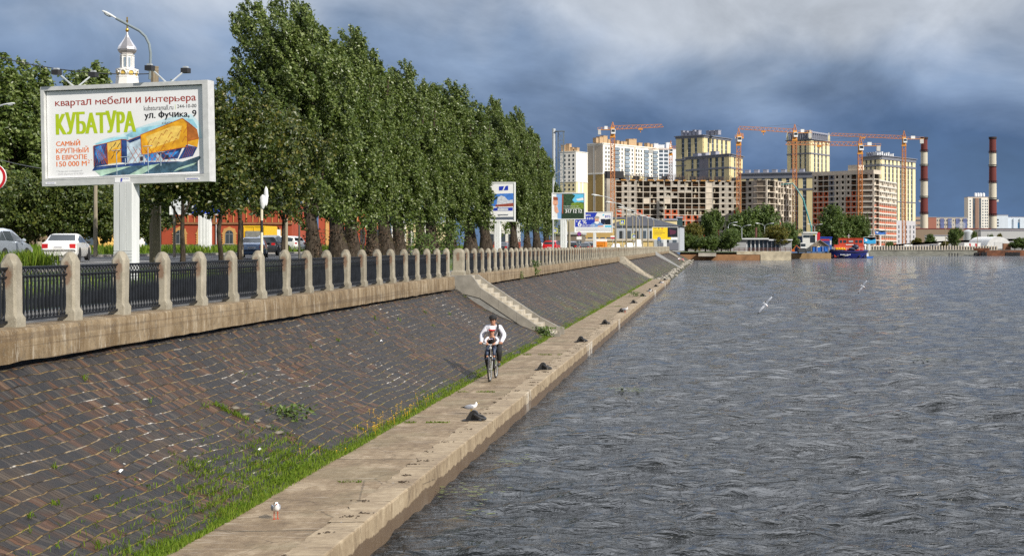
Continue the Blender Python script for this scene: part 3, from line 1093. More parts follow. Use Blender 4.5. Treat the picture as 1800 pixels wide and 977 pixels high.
def trunk_mesh(name, H, r, limbs, z_split, lean=0.0, seed=0, spread=.35, flare=1.5):
 b = MB()
 rr = random.Random(seed)
 pts, rad = [], []
 for i in range(7):
  u = i / 6
  pts.append((-lean * u ** 1.6 + rr.gauss(0, .03), rr.gauss(0, .03), u * H * .8 - .12))
  rad.append(r * (1.0 - .8 * u) * (flare if i == 0 else 1))
 b.tube(pts, rad, 12)
 for k in range(limbs):
  a = k * 2.4 + rr.uniform(-.4, .4)
  z = z_split + (H * .55 - z_split) * k / max(1, limbs)
  ln = H * .30 * rr.uniform(.7, 1.2)
  p0 = Vector((-lean * (z / H) ** 1.6, 0, z))
  d = Vector((math.cos(a) * spread, math.sin(a) * spread, 1)).normalized()
  p1 = p0 + d * ln * .5 + Vector((0, 0, .1))
  p2 = p0 + d * ln + Vector((-.3, 0, .3))
  b.tube([p0, p1, p2], [r * .42, r * .28, r * .08], 6)
 o = b.build(name, BARK, smooth=True, sharp=60)
 me = o.data
 bpy.data.objects.remove(o)
 return me
def sprout_mesh(seed, r, h, n=520):
 rg = np.random.default_rng(seed)
 a = rg.uniform(0, 2 * np.pi, n)
 z = rg.uniform(.05, h, n)
 rr = r * rg.uniform(.85, 1.35, n)
 k = rg.uniform(0, 1, n) < .35 + .65 * (np.sin(a * 2 + seed) > -.2)
 P = np.stack([rr * np.cos(a), rr * np.sin(a), z], 1)[k]
 m = len(P)
 N_ = rg.normal(0, 1, (m, 3)) + unit(P * np.array([1, 1, 0])) * .8
 ln = rg.uniform(.07, .16, m)
 v, f = leaf_arrays(P, N_, rg.normal(0, 1, (m, 3)), ln, ln * .7, rg)
 o = np_mesh('sprouts', v, f, L_DRY)
 me = o.data
 bpy.data.objects.remove(o)
 return me
# ---- poplars on the embankment
HP = 15.0
POP = [(crown_mesh('crown', 100 + i, L_POP, env_poplar(HP, 2.2, (4.0, 2.4, 2.6, 2.3)[i], (2.6, 1.9, 2.5, 2.1)[i], [.45, .66, .82, .97, 1.0, .82, .34] if i == 0 else None, (22, 14, 15, 13)[i], i), (560, 380, 400, 370)[i], 130, .18, 1.15, .30),
  trunk_mesh('trunk', HP, .46, 7, 2.3, (2.2, 1.6, 2.1, 1.8)[i], 50 + i, .22), sprout_mesh(60 + i, .50, 2.1)) for i in range(4)]
pop_x = [553, 597, 622, 655, 680, 704, 741, 762, 795, 828, 856, 905, 927, 945, 962]
pop_top = [-5, 22, 50, 58, 62, 110, 118, 128, 142, 150, 160, 172, 195, 208, 232]
pop_lab = ['tallest wind-bent poplar at the near end of the row, top leaning left',
           'second poplar of the row, just right of the tallest one', 'third poplar of the row, top rising above the orange house strip',
           'broad poplar with a thick dark trunk, fourth in the row', 'poplar fifth in the row, trunk wrapped in brown sprouts',
           'poplar sixth in the row, beside the pale gap between trunks', 'poplar seventh in the row, right of the pale gap',
           'poplar eighth in the row, left of the light green shrub', 'poplar with the light green shrub at its foot',
           'poplar just right of the light green shrub', 'poplar half hiding the tall white and blue advertising panel',
           'poplar just right of the tall white and blue advertising panel', 'slim poplar fourth from the far end of the row',
           'slim poplar third from the end, crown darker than its neighbours', 'last and smallest poplar, next to the landscape advertisement']
pop_lab[12], pop_lab[13] = 'slim poplar third from the far end of the row', 'slim poplar second from the far end of the row'
XPOP = -22.5
for i, (px, ty) in enumerate(zip(pop_x, pop_top)):
 D = F * -XPOP / (1250 - px)
 h = (432 - ty) * D / F + 1.05
 t = thing('poplar_tree', pop_lab[i], 'tree', (XPOP, D, 3.2), 0, 'poplars in a row behind the balustrade')
 k = 0 if i == 0 else 1 + i % 3
 s = h / HP
 rz = random.Random(i).uniform(-.5, .5)
 w = 1.3 if i in (9, 10) else 1.0 + .12 * ((i * 5) % 3 - 1)
 for me, nm in zip(POP[k], ('crown', 'trunk', 'sprouts')):
  o = link(nm, me, t)
  o.scale = (w, w, s) if nm != 'sprouts' else (1, 1, 1)
  o.rotation_euler = (0, 0, rz)
# ---- maples beside the billboard
MAPS = [(crown_mesh('crown', 200 + i, L_MAP, env_ball(4.45, 2.25, 2.55, .6, 9, i), 185, 100, .165, 1.2, .36), trunk_mesh('trunk', 6.6, .115, 6, 2.0, 0, 70 + i, .6, 1.25)) for i in range(3)]
XM = -20.5
for i, (px, s, lab) in enumerate(((321, .98, 'young maple whose forked trunk stands just right of the billboard column'), (389, 1.06, 'young maple with a straight trunk right of the white roadside hoarding'),
                                  (421, 1.02, 'young maple whose trunk overlaps the blue car'), (498, 1.03, 'young maple with a mossy trunk right of the striped sign pole'))):
 D = F * -XM / (1250 - px)
 t = thing('maple_tree', lab, 'tree', (XM, D, 3.17), random.Random(i + 5).uniform(0, 6), 'young maples by the road')
 for me, nm in zip(MAPS[i % 3], ('crown', 'trunk')):
  o = link(nm, me, t)
  o.scale = (1, 1, s) if nm == 'trunk' else (1.0, 1.0, s)
# long upright shoots rising out of the maple tops
# ---- trees across the road
BELT = [(crown_mesh('crown', 300 + i, L_BELT, env_ball(3.5, 2.5, 2.5, .5, 7, i + 20), 100, 70, .27, 1.3, .5), trunk_mesh('trunk', 5.2, .10, 5, 1.3, 0, 80 + i, .6)) for i in range(3)]
TALL = [(crown_mesh('crown', 320 + i, L_POP, env_poplar(17, 2.0, 3.4, 1.4, None, 14, 7 + i), 300, 80, .34, 1.6, .50), trunk_mesh('trunk', 17, .34, 5, 3, 1.2, 85 + i, .25)) for i in range(2)]
def put_tree(pair, name, lab, px, D, z, s, rz, group, wide=1.0):
 t = thing(name, lab, 'tree', (PX(px, D), D, z), rz, group)
 for me, nm in zip(pair, ('crown', 'trunk')):
  o = link(nm, me, t)
  o.scale = (s * wide, s * wide, s)
 return t
belt = [(-45, 104), (-8, 112), (28, 108), (62, 116), (98, 110), (135, 118), (170, 112), (205, 121), (238, 116), (262, 128)]
bl = ['leftmost low park tree, cut by the picture edge', 'low park tree above the silver estate car', 'low park tree right of the silver estate car', 'low park tree above the pale concrete fence',
      'low park tree above the white saloon, left of its roof', 'low park tree right above the white saloon roof', 'low park tree behind the slim concrete pole', 'low park tree left of the billboard column',
      'low park tree right of the billboard column', 'low park tree beside the red brick house corner']
for i, (px, D) in enumerate(belt):
 put_tree(BELT[i % 3], 'park_tree', bl[i], px, D, 3.85, (.98, 1.08, 1.0, .95, 1.05)[i % 5], i * 1.3, 'low trees across the road')
tall = [(-40, 150, 118, 'tall poplar at the left picture edge, behind the low trees'), (25, 146, 100, 'tall poplar left of the billboard, highest of its group'), (72, 152, 118, 'tall poplar whose top ends at the billboard corner'),
  (110, 165, 190, 'dark poplar hidden behind the left half of the billboard'), (180, 172, 120, 'poplar peeping over the billboard left of the church'), (160, 178, 150, 'poplar behind the billboard, tip beside the floodlights'), (268, 190, 225, 'poplar behind the billboard, right of the church')]
for i, (px, D, ty, lab) in enumerate(tall):
 h = (432 - ty) * D / F + .3
 put_tree(TALL[i % 2], 'poplar_tree', lab, px, D, 3.95, h / 17, .3 * i, 'tall poplars across the road', 1.15)
# ---- grass and weeds
def blades(name, pts, h, w, mat, seed, lean=.35, kind='stuff'):
 rg = np.random.default_rng(seed)
 n = len(pts)
 a = rg.uniform(0, 2 * np.pi, n)
 hh = h * rg.uniform(.5, 1.3, n)
 d = np.stack([np.cos(a), np.sin(a), np.zeros(n)], 1)
 tip = pts + d * (hh * lean * rg.uniform(.2, 1.6, n))[:, None] + np.array([0, 0, 1]) * hh[:, None] + np.array([-.12, 0, 0]) * hh[:, None]
 mid = pts + (tip - pts) * .55 + np.array([0, 0, .12]) * hh[:, None]
 s = np.stack([-np.sin(a), np.cos(a), np.zeros(n)], 1) * (w * rg.uniform(.6, 1.4, n))[:, None] * .5
 s2 = np.stack([np.ones(n), np.zeros(n), np.zeros(n)], 1) * (w * .5)
 s = (s + s2) * .7
 v = np.stack([pts - s * .7, pts + s * .7, mid + s, tip, mid - s], 1).reshape(-1, 3)
 i = np.arange(n) * 5
 f = np.concatenate([np.stack([i, i + 1, i + 2, i + 4], 1), np.stack([i + 4, i + 2, i + 3, i + 3], 1)])
 me = bpy.data.meshes.new(name)
 q = f[:n]
 tr = f[n:, :3]
 me.vertices.add(len(v))
 me.vertices.foreach_set('co', v.astype(np.float32).ravel())
 me.loops.add(n * 7)
 me.loops.foreach_set('vertex_index', np.concatenate([q.ravel(), tr.ravel()]).astype(np.int32))
 me.polygons.add(2 * n)
 me.polygons.foreach_set('loop_start', np.concatenate([np.arange(0, 4 * n, 4), np.arange(4 * n, 7 * n, 3)]).astype(np.int32))
 me.materials.append(mat)
 me.update(calc_edges=True)
 o = link(name, me)
 tag(o, kind=kind)
 return o
def slope_pts(x, y):
 t = np.clip((-6.72 - x) / 3.95, 0, 1)
 return np.stack([x, y, slope_prof(t)[1] + .0], 1)
def toe_grass():
 rg = np.random.default_rng(40)
 pts = []
 # continuous ragged strip at the toe
 n = 42000
 y = 13 + (157 - 13) * rg.uniform(0, 1, n) ** 1.9
 dens = .5 + .5 * np.sin(y * .9 + 1.2 * np.sin(y * .37)) + .35 * np.sin(y * 2.7)
 wd = np.clip(.09 + .15 * dens, .05, .45)
 wd = np.where((y > 21) & (y < 29), wd + .10, wd)
 keep = (y < 30) | (rg.uniform(0, 1, n) < np.clip(dens + .35, .15, 1)) & (y < 62) | (y > 62) & (rg.uniform(0, 1, n) < np.clip(dens, .15, .8))
 x = -6.66 - np.abs(rg.normal(0, 1, n)) * wd * .8
 pts.append(np.stack([x, y], 1)[keep])
 # straggling tufts higher up, mostly along the stone joints
 for (yc, xc, sy, sx, m) in ((19.5, -7.3, 1.4, .32, 420), (21.5, -7.25, 1.2, .35, 900), (23.2, -7.25, 1.0, .40, 1100), (25.6, -7.5, .9, .45, 1000), (17.2, -7.2, 1.2, .3, 300), (40, -6.95, 3, .15, 700), (44, -7.0, 3, .2, 900), (51, -7.1, 3, .25, 1000), (57, -7.3, 2, .35, 1000),
        (33.8, -7.0, 1.1, .25, 1500), (36.0, -7.0, 1.2, .22, 700), (48, -7.2, 3.0, .30, 900), (54, -7.5, 1.8, .35, 1100), (70, -7.4, 5, .45, 900),
        (82, -7.4, 7, .5, 1300), (100, -7.6, 9, .6, 1500), (122, -7.4, 12, .6, 1500), (145, -7.2, 8, .5, 900), (175, -7.2, 12, .9, 1300), (215, -7.5, 22, 1.2, 1500)):
  yy = rg.normal(yc, sy, m)
  xx = xc + rg.normal(0, sx, m)
  row = np.round((-6.72 - xx) / .235) * .235
  xx = np.where(rg.uniform(0, 1, m) < .65, -6.72 - row + rg.normal(0, .018, m), xx)
  k = (xx < -6.62) & (xx > -10.4)
  # tufts: snap to random tuft centres
  cen = rg.uniform(-1, 1, (m, 2)) * .05
  pts.append(np.stack([xx, yy], 1)[k])
 p = np.concatenate(pts)
 blades('grass', slope_pts(p[:, 0], p[:, 1]), .08, .010, L_GRASS, 41)
 pts = []
 for yc, sy, m in ((22.5, 2.6, 9000), (31.5, 2.5, 3000)):
  yy = rg.normal(yc, sy, m)
  xx = -6.7 - np.abs(rg.normal(0, .62, m))
  row = np.round((-6.72 - xx) / .205) * .205
  xx = np.where(rg.uniform(0, 1, m) < .8, -6.72 - row + rg.normal(0, .022, m), xx)
  k = np.sin(yy * 2.1 + xx * 3) + np.sin(yy * 5.3 - xx * 7) + rg.normal(0, .4, m) > .1
  pts.append(np.stack([xx, yy], 1)[k & (xx < -6.62)])
 p = np.concatenate(pts)
 blades('low_grass', slope_pts(p[:, 0], p[:, 1]), .05, .013, L_GRASS, 47, 1.1)
 pts = []
 # weeds standing in the two old joints and a line of grass in each
 pts = []
 for yj, x0, x1, m in ((24.9, -6.8, -9.0, 800), (27.6, -6.9, -8.9, 2100)):
  xx = rg.uniform(x1, x0, m)
  k = .5 + .5 * np.sin(xx * 7 + yj) > .25
  xx = xx[k]
  pts.append(np.stack([xx, yj + .10 * np.sin(xx * 3) + rg.normal(0, .05, len(xx))], 1))
 # clump of rank weeds in the break of the slope
 for yc, xc, s, m in ((26.2, -8.25, .22, 500), (25.7, -8.0, .18, 350), (25.4, -7.6, .2, 300), (21.0, -7.9, .15, 260), (30.2, -7.4, .14, 150), (29.2, -8.6, .1, 80)):
  pts.append(np.stack([rg.normal(xc, s, m), rg.normal(yc, s * 1.5, m)], 1))
 # single weeds all over the paving
 m = 90
 cx, cy = rg.uniform(-10.3, -7, m), 14 + 50 * rg.uniform(0, 1, m) ** 1.5
 for a, c in zip(cx, cy):
  k = rg.integers(4, 16)
  pts.append(np.stack([rg.normal(a, .03, k), rg.normal(c, .05, k)], 1))
 # tufts in the joints of the walkway
 p = np.concatenate(pts)
 blades('grass_in_joints', slope_pts(p[:, 0], p[:, 1]), .085, .013, L_GRASS, 42, .8)
 pts = []
 for yc, xa, xb, m in ((29.4, -6.6, -5.5, 420), (35.6, -6.6, -5.6, 180), (47.8, -6.6, -5.2, 300), (22.0, -6.2, -5.6, 90), (60.2, -6.5, -6.9, 260), (59.0, -6.5, -7.2, 420), (86, -6.1, -5.5, 180)):
  xx = rg.uniform(min(xa, xb), max(xa, xb), m)
  k = .5 + .5 * np.sin(xx * 9 + yc) > .2
  xx = xx[k]
  pts.append(np.stack([xx, rg.normal(yc, .03, len(xx)), np.full(len(xx), .47)], 1))
 blades('grass_on_walkway', np.concatenate(pts), .045, .012, L_GRASS, 43, .8)
 # yellow flowers
 b = MB()
 r = random.Random(4)
 for yc, s, m in ((27.6, .6, 16), (29.6, .9, 22), (31.4, .8, 18), (24.0, .5, 4)):
  for i in range(m):
   y = r.gauss(yc, s)
   x = -6.72 - abs(r.gauss(0, .22))
   z = float(slope_prof(np.array([(-6.72 - x) / 3.95]))[1][0]) + r.uniform(.10, .24)
   b.ell((x, y, z), (.012, .012, .009), 6, 4)
   b.bar((x, y, z), (x + .02, y, z - .2), .003)
 tag(b.build('yellow_flowers', L_FLOW), kind='stuff')
 # green bank behind the railing, verge across the road
 n = 16000
 x = rg.uniform(-25, -13.7, n)
 y = 12 + 75 * rg.uniform(0, 1, n) ** 1.6
 z = 3.0 + (-13.6 - x) / 11.6 * .30
 blades('bank_grass', np.stack([x, y, z], 1), .15, .018, L_GRASS, 44)
 n = 15000
 x = rg.uniform(-49, -41.3, n)
 y = 62 + 200 * rg.uniform(0, 1, n) ** 1.5
 z = 3.70 + (-41.2 - x) / 8.8 * .18
 blades('verge_grass', np.stack([x, y, z], 1), .55, .06, L_GRASS, 45)
 # tall weeds by the first post, in front of the silver car
 n = 1300
 x = rg.normal(PX(45, 60), .55, n)
 y = rg.normal(60, .4, n)
 blades('tall_weeds', np.stack([x, y, np.full(n, 3.28)], 1), .70, .035, L_GRASS, 46, .4)
toe_grass()
def weed_plant(name, lab, x, y, z, h, seed, n=90, mat=None, cat='plant', rad=.22, size=.10):
 rg = np.random.default_rng(seed)
 t = thing(name, lab, cat, (x, y, z))
 P = np.stack([rg.normal(0, rad, n), rg.normal(0, rad, n), rg.uniform(.05, 1, n) * h], 1)
 N_ = rg.normal(0, .6, (n, 3)) + np.array([0, -.5, .7])
 ln = rg.uniform(.7, 1.3, n) * size
 v, f = leaf_arrays(P, N_, rg.normal(0, 1, (n, 3)), ln, ln * .6, rg)
 np_mesh('foliage', v, f, mat or L_BUSH, t)
 b = MB()
 for i in range(6):
  b.tube([(0, 0, -.02), (rg.normal(0, rad * .4), rg.normal(0, rad * .4), h * .5), (rg.normal(0, rad), rg.normal(0, rad), h * .9)], [.012, .009, .004], 5)
 b.build('stem', mt('green stem', (.08, .11, .03), .7), t)
 return t
weed_plant('leafy_weed', 'leafy green weed at the foot of the first stairway', -6.95, 57.0, .5, .42, 1, 220, rad=.22, size=.12)
weed_plant('wall_weed', 'green weed hanging on the plinth, largest one beyond the stairway', -10.48, 81.5, 2.48, .95, 2, 130, rad=.12, size=.13)
weed_plant('wall_weed', 'small pale weed growing from the plinth, left of the large one', -10.48, 75.3, 2.45, .45, 3, 50, rad=.1, size=.1)
weed_plant('broad_leaf_weed', 'rank broad-leaved weed in the broken joint of the stone slope', -8.1, 26.1, float(slope_z(np.array(-8.1))), .30, 4, 150, rad=.2, size=.10)
weed_plant('light_shrub', 'light green shrub between the poplar trunks', XPOP + 1.0, 111, 3.1, 2.9, 5, 900, rad=.62, size=.24)
weed_plant('light_shrub', 'darker low shrub left of the light green one, under the poplars', XPOP + .5, 104, 3.1, 2.2, 6, 600, rad=.6, size=.22)
# ---- trees on the far bank
FB = [(crown_mesh('crown', 400 + i, L_BUSH, env_ball(5.4, 4.4, 4.6, .7, 8, 40 + i), 150, 110, .44, 2.4, .85, (-.3, 0, 0)), trunk_mesh('trunk', 9, .3, 5, 2, 0, 90 + i, .5)) for i in range(3)]
FBY = (crown_mesh('crown', 420, L_YEL, env_ball(5.4, 4.6, 4.4, .5, 8, 60), 150, 110, .42, 2.0, .85, (-.2, 0, 0)), FB[0][1])
FBD = [(crown_mesh('crown', 430 + i, L_BUSH, env_ball(5.4, 4.2, 4.8, .8, 7, 70 + i), 150, 110, .46, 2.6, .85, (-.35, 0, 0)), FB[1][1]) for i in range(2)]
def far_tree(pair, lab, px, D, top, width, z=2.4, name='leafy_tree', group='trees on the far bank'):
 h = (432 - top) * D / F + CAMZ - z
 t = thing(name, lab, 'tree', (PX(px, D), D, z), px % 7, group)
 w = width * D / F / 8.2
 for me, nm in zip(pair, ('crown', 'trunk')):
  o = link(nm, me, t)
  o.scale = (w, w, h / 11.0)
 return t
far_tree(FBD[0], 'tall windblown tree with a pointed top behind the left bushes', 1253, 450, 370, 38)
far_tree(FB[1], 'broad tree behind the grey pavilion, left of the tallest one', 1303, 462, 362, 56)
far_tree(FBD[1], 'tallest bushy tree behind the grey pavilion', 1340, 466, 357, 66)
far_tree(FB[2], 'tree behind the yellow-green one, lower right of the tallest', 1382, 468, 385, 44)
far_tree(FBY, 'round yellow-green tree in front of the pavilion', 1369, 436, 393, 46)
far_tree(FB[0], 'pale green tree beside the brown chimney pipe of the pavilion', 1331, 450, 398, 28)
far_tree(FBD[0], 'small dark tree on the quay, left end of the pavilion', 1284, 428, 403, 34)
far_tree(FBY, 'olive tree left of the tall windblown one', 1222, 445, 388, 34)
far_tree(FB[0], 'green bush at the very start of the far quay', 1208, 428, 408, 36, name='bush')
far_tree(FB[1], 'green bush in the middle of the left bush group', 1240, 426, 412, 40, name='bush')
far_tree(FB[2], 'green bush at the right end of the left bush group', 1268, 430, 414, 34, name='bush')
far_tree(FBD[1], 'large dark tree behind the red and blue boat', 1470, 560, 357, 62, 2.5)
far_tree(FBD[0], 'dark tree right behind the boat cabin, joined to the large one', 1497, 566, 380, 46, 2.5)
far_tree(FB[1], 'narrow tree at the right end of the group behind the boat', 1515, 572, 370, 22, 2.5)
for i, (px, D, top, w, lab, tr) in enumerate(((1680, 660, 401, 26, 'dark oval tree on the right bank beside the road', FBD[0]), (1661, 650, 423, 12, 'small yellow-green bush left of the dark oval tree', FBY),
                                              (1714, 760, 405, 16, 'dark tree behind the boundary wall on the right bank', FBD[1]), (1638, 780, 410, 22, 'round dark bush near the foot of the left chimney', FBD[1]),
                                              (1612, 800, 416, 16, 'olive bush below the yellow tower block', FBY), (1784, 640, 425, 20, 'dark bush in front of the white dome hangar', FBD[0]),
                                              (1797, 632, 415, 26, 'green tree at the right picture edge by the hangar', FB[2]), (1733, 640, 431, 8, 'small green bush at the left end of the white hangar', FB[0]),
                                              (1745, 655, 426, 8, 'thin pale bush in front of the hangar door', FBY), (1757, 720, 408, 9, 'yellowish bush above the hangar roof', FBY), (1562, 650, 423, 14, 'green bush under the red brick frame building', FB[1]),
                                              (1742, 730, 409, 12, 'pale bush by the grey warehouse wall', FB[1]))):
 far_tree(tr, lab, px, D, top, w, 2.5, name='bush' if 'bush' in lab else 'leafy_tree', group='greenery on the right bank')
# =================================================================== roadside things
_txt = {}
LATIN = dict(zip('аерсоуАВЕКМНОРСТХ', 'aepcoyABEKMHOPCTX'))   # letters of the same shape
def raw_glyphs(s):
 if s not in _txt:
  cu = bpy.data.curves.new('t', 'FONT')
  cu.body = s
  cu.size = 1.0
  cu.resolution_u = 3
  o = bpy.data.objects.new('t', cu)
  col.objects.link(o)
  dg = bpy.context.evaluated_depsgraph_get()
  me = bpy.data.meshes.new_from_object(o.evaluated_get(dg))
  v = [(p.co.x, p.co.y) for p in me.vertices]
  f = [tuple(q.vertices) for q in me.polygons]
  bpy.data.objects.remove(o)
  bpy.data.curves.remove(cu)
  bpy.data.meshes.remove(me)
  _txt[s] = (v, f)
 return _txt[s]
def width(s):
 v = raw_glyphs(s)[0]
 return max(p[0] for p in v) - min(p[0] for p in v)
def glyph(c):
 """outline and advance of one letter; letters the built-in font fills wrongly are put together from others"""
 k = ('g', c)
 if k in _txt:
  return _txt[k]
 c = LATIN.get(c, c)
 if c == ' ':
  r = ([], [], .26)
 elif c in 'нмквт':
  v, f, a = glyph(dict(zip('нмквт', 'HMKBT'))[c])
  k2 = max(p[1] for p in glyph('x')[0]) / max(p[1] for p in glyph('H')[0])
  r = ([(x * .78, z * k2) for x, z in v], f, a * .78)
 elif c in 'Фь':
  v, f, a = glyph('o')
  z1 = max(p[1] for p in v)
  q = lambda x0, x1, z0, z1: [(x0, z0), (x1, z0), (x1, z1), (x0, z1)]
  if c == 'Ф':
   v2 = [(x * 1.35, z * 1.12 + .07) for x, z in v]
   m = (min(p[0] for p in v2) + max(p[0] for p in v2)) / 2
   n = len(v2)
   r = (v2 + q(m - .045, m + .045, -.03, .74), f + [(n, n + 1, n + 2, n + 3)], a * 1.35)
  else:
   v2 = [(x * .9 + .02, z * .62) for x, z in v]
   n = len(v2)
   x0 = min(p[0] for p in v2)
   r = (v2 + q(x0 - .02, x0 + .07, 0, z1), f + [(n, n + 1, n + 2, n + 3)], a * .92)
 else:
  a = width('H' + c + 'H') - width('HH')
  r = (*raw_glyphs(c), a)
 _txt[k] = r
 return r
def text_geo(s):
 """flat outline of a string: verts (x,z), faces"""
 V, Fc, x0 = [], [], 0.0
 for c in s:
  v, f, a = glyph(c)
  n = len(V)
  V += [(x + x0, z) for x, z in v]
  Fc += [tuple(i + n for i in q) for q in f]
  x0 += a
 return V, Fc
def put_text(b, s, x0, x1, z0, z1, y, mi, bold=0.0):
 """fit the string in the box, facing -y; bold: the outline is laid down again a little to each side"""
 v, f = text_geo(s)
 if not v:
  return
 a0, a1 = min(p[0] for p in v), max(p[0] for p in v)
 c0, c1 = min(p[1] for p in v), max(p[1] for p in v)
 w = max(bold, 0) * 1.1
 sx, sz = (x1 - x0) / (a1 - a0 + 2 * w), (z1 - z0) / max(c1 - c0, 1e-6)
 for k, dx in enumerate([0] if w == 0 else [-w, -w / 2, 0, w / 2, w]):
  b.add([(x0 + (p[0] - a0 + w + dx) * sx, y - .0004 * k, z0 + (p[1] - c0) * sz) for p in v], f, mi)
PAPER = M('white poster vinyl', (.80, .81, .83), .5, var=.03, scale=1.5)
def flat(name, c, var=.1, scale=3, rough=.5):
 return mt(name, c, rough, var=var, scale=scale)
def frame_box(b, w, h, d, t, z0, mi=0):
 """open frame around a poster, w x h outside, centred on x, bottom at z0"""
 b.box(-w / 2, w / 2, -.03, d, z0, z0 + t, mi)
 b.box(-w / 2, w / 2, -.03, d, z0 + h - t, z0 + h, mi)
 b.box(-w / 2, -w / 2 + t, -.03, d, z0 + t, z0 + h - t, mi)
 b.box(w / 2 - t, w / 2, -.03, d, z0 + t, z0 + h - t, mi)
 b.box(-w / 2 + t, w / 2 - t, .06, d - .02, z0 + t, z0 + h - t, mi)
# ---- the large billboard
def main_billboard():
 D = 45.0
 X = PX(221, D)
 t = thing('billboard', 'large white furniture mall billboard with green lettering on a ribbed column', 'billboard', (X, D, 3.22), R(-9), 'advertising hoardings along the road')
 wd, hh = 5.98, 3.30
 cz = PZ(235, D) - 3.22
 roll = Matrix.Translation((0, 0, cz)) @ Matrix.Rotation(R(-1.2), 4, 'Y') @ Matrix.Translation((0, 0, -cz))
 z0 = cz - hh / 2
 b = MB()
 b.T = roll
 fm = M('silver billboard frame', (.56, .57, .57), .45, metal=.15, var=.12, scale=4)
 b.box(-wd / 2, wd / 2, -.10, .30, z0, z0 + .25)
 b.box(-wd / 2, wd / 2, -.10, .30, z0 + hh - .13, z0 + hh)
 b.box(-wd / 2, -wd / 2 + .12, -.10, .30, z0 + .25, z0 + hh - .13)
 b.box(wd / 2 - .19, wd / 2, -.103, .30, z0 + .25, z0 + hh - .13)
 b.box(-wd / 2 + .12, wd / 2 - .19, .08, .28, z0 + .25, z0 + hh - .13)
 # bolts and a seam in the lower rail
 b.box(-wd / 2 + .1, wd / 2 - .19, -.108, -.099, z0 + .20, z0 + .215)
 b.build('frame', fm, t)
 b = MB()
 b.T = roll
 x0, x1, za, zb = -wd / 2 + .14, wd / 2 - .21, z0 + .27, z0 + hh - .16
 WW, HH = x1 - x0, zb - za
 U = lambda u: x0 + WW * u
 V = lambda v: zb - HH * v
 mats = [PAPER,
   flat('poster lime green', (.42, .55, .01), .08), flat('poster brick red', (.33, .035, .022), .1), flat('poster orange', (.80, .19, .025), .08), flat('poster black', (.012, .012, .016), .1),
   flat('poster sky wash', (.30, .60, .84), .45, 1.6), flat('poster orange wash', (.85, .36, .015), .45, 2.5), flat('poster navy wash', (.02, .055, .20), .8, 3), flat('poster pale glass', (.50, .62, .74), .4, 4),
   flat('poster ink', (.03, .025, .04), .3), flat('poster rust line', (.50, .10, .02), .3), flat('poster slate ground', (.045, .10, .15), .8, 3), flat('poster pale green', (.38, .55, .45), .4, 3),
   flat('poster grey print', (.45, .45, .47), .05), flat('poster bright blue', (.04, .24, .62), .6, 3), flat('poster yellow wash', (.88, .55, .12), .3, 4), flat('poster dark rust', (.42, .13, .02), .4, 4), flat('poster sky pale', (.58, .76, .88), .25, 1.5)]
 b.add([(x0, .02, za), (x1, .02, za), (x1, .02, zb), (x0, .02, zb)], [(0, 1, 2, 3)], 0)
 lay = [.0195]
 def pg(pts, mi):
  lay[0] -= .0002
  b.poly([(U(u), V(v)) for u, v in pts], lay[0], mi)
 def ln(u0, v0, u1, v1, w, mi):
  a, c = Vector((U(u0), V(v0))), Vector((U(u1), V(v1)))
  d = (c - a).normalized()
  n = Vector((-d.y, d.x)) * w / 2
  lay[0] -= .0001
  b.poly([tuple(a - n), tuple(c - n), tuple(c + n), tuple(a + n)], lay[0], mi)
 # picture fractions measured on the photographed poster (u right, v down)
 pg([(.29, .63), (.36, .57), (.47, .53), (.56, .46), (.66, .41), (.80, .34), (.92, .32), (.97, .42), (.985, .60), (.90, .62), (.55, .60)], 17)
 pg([(.50, .54), (.58, .46), (.72, .43), (.86, .36), (.93, .38), (.96, .48), (.80, .52), (.55, .57)], 5)
 pg([(.31, .62), (.42, .56), (.52, .55), (.52, .60), (.31, .66)], 5)
 # ground
 pg([(.285, .93), (.30, .89), (.60, .855), (.86, .86), (.965, .80), (.975, .82), (.955, .86), (.955, .975), (.33, .995), (.40, .95)], 11)
 pg([(.30, .93), (.55, .885), (.45, .94), (.34, .995)], 12)
 pg([(.62, .90), (.72, .87), (.60, .99), (.52, .99)], 12)
 pg([(.83, .93), (.95, .87), (.93, .90), (.80, .97)], 12)
 pg([(.285, .93), (.30, .885), (.62, .85), (.86, .855), (.62, .885), (.40, .90)], 7)
 # left glass wing, yellow block, dark joint, pale glass hall
 pg([(.298, .645), (.385, .615), (.385, .865), (.300, .885)], 7)
 pg([(.31, .66), (.345, .64), (.375, .78), (.33, .84), (.308, .74)], 14)
 pg([(.385, .613), (.475, .580), (.475, .845), (.388, .862)], 15)
 pg([(.39, .72), (.45, .66), (.47, .75), (.47, .84), (.39, .85)], 6)
 pg([(.475, .578), (.51, .585), (.51, .855), (.475, .845)], 7)
 pg([(.51, .60), (.60, .545), (.60, .76), (.86, .69), (.82, .835), (.51, .855)], 8)
 pg([(.61, .765), (.70, .75), (.69, .835), (.64, .84)], 14)
 pg([(.70, .75), (.86, .70), (.83, .82), (.74, .83)], 7)
 pg([(.75, .76), (.84, .735), (.80, .80), (.77, .80)], 14)
 pg([(.51, .60), (.60, .545), (.60, .58), (.53, .625)], 7)
 # orange upper volume with its shaded end
 pg([(.60, .535), (.865, .365), (.895, .42), (.895, .69), (.605, .765)], 6)
 pg([(.63, .56), (.80, .45), (.86, .45), (.84, .60), (.66, .70)], 15)
 pg([(.605, .72), (.895, .64), (.895, .69), (.605, .765)], 6)
 pg([(.865, .365), (.905, .42), (.955, .50), (.965, .60), (.895, .625), (.895, .43)], 16)
 pg([(.895, .625), (.965, .60), (.955, .70), (.895, .66)], 6)
 pg([(.885, .67), (.955, .70), (.925, .80), (.835, .83)], 7)
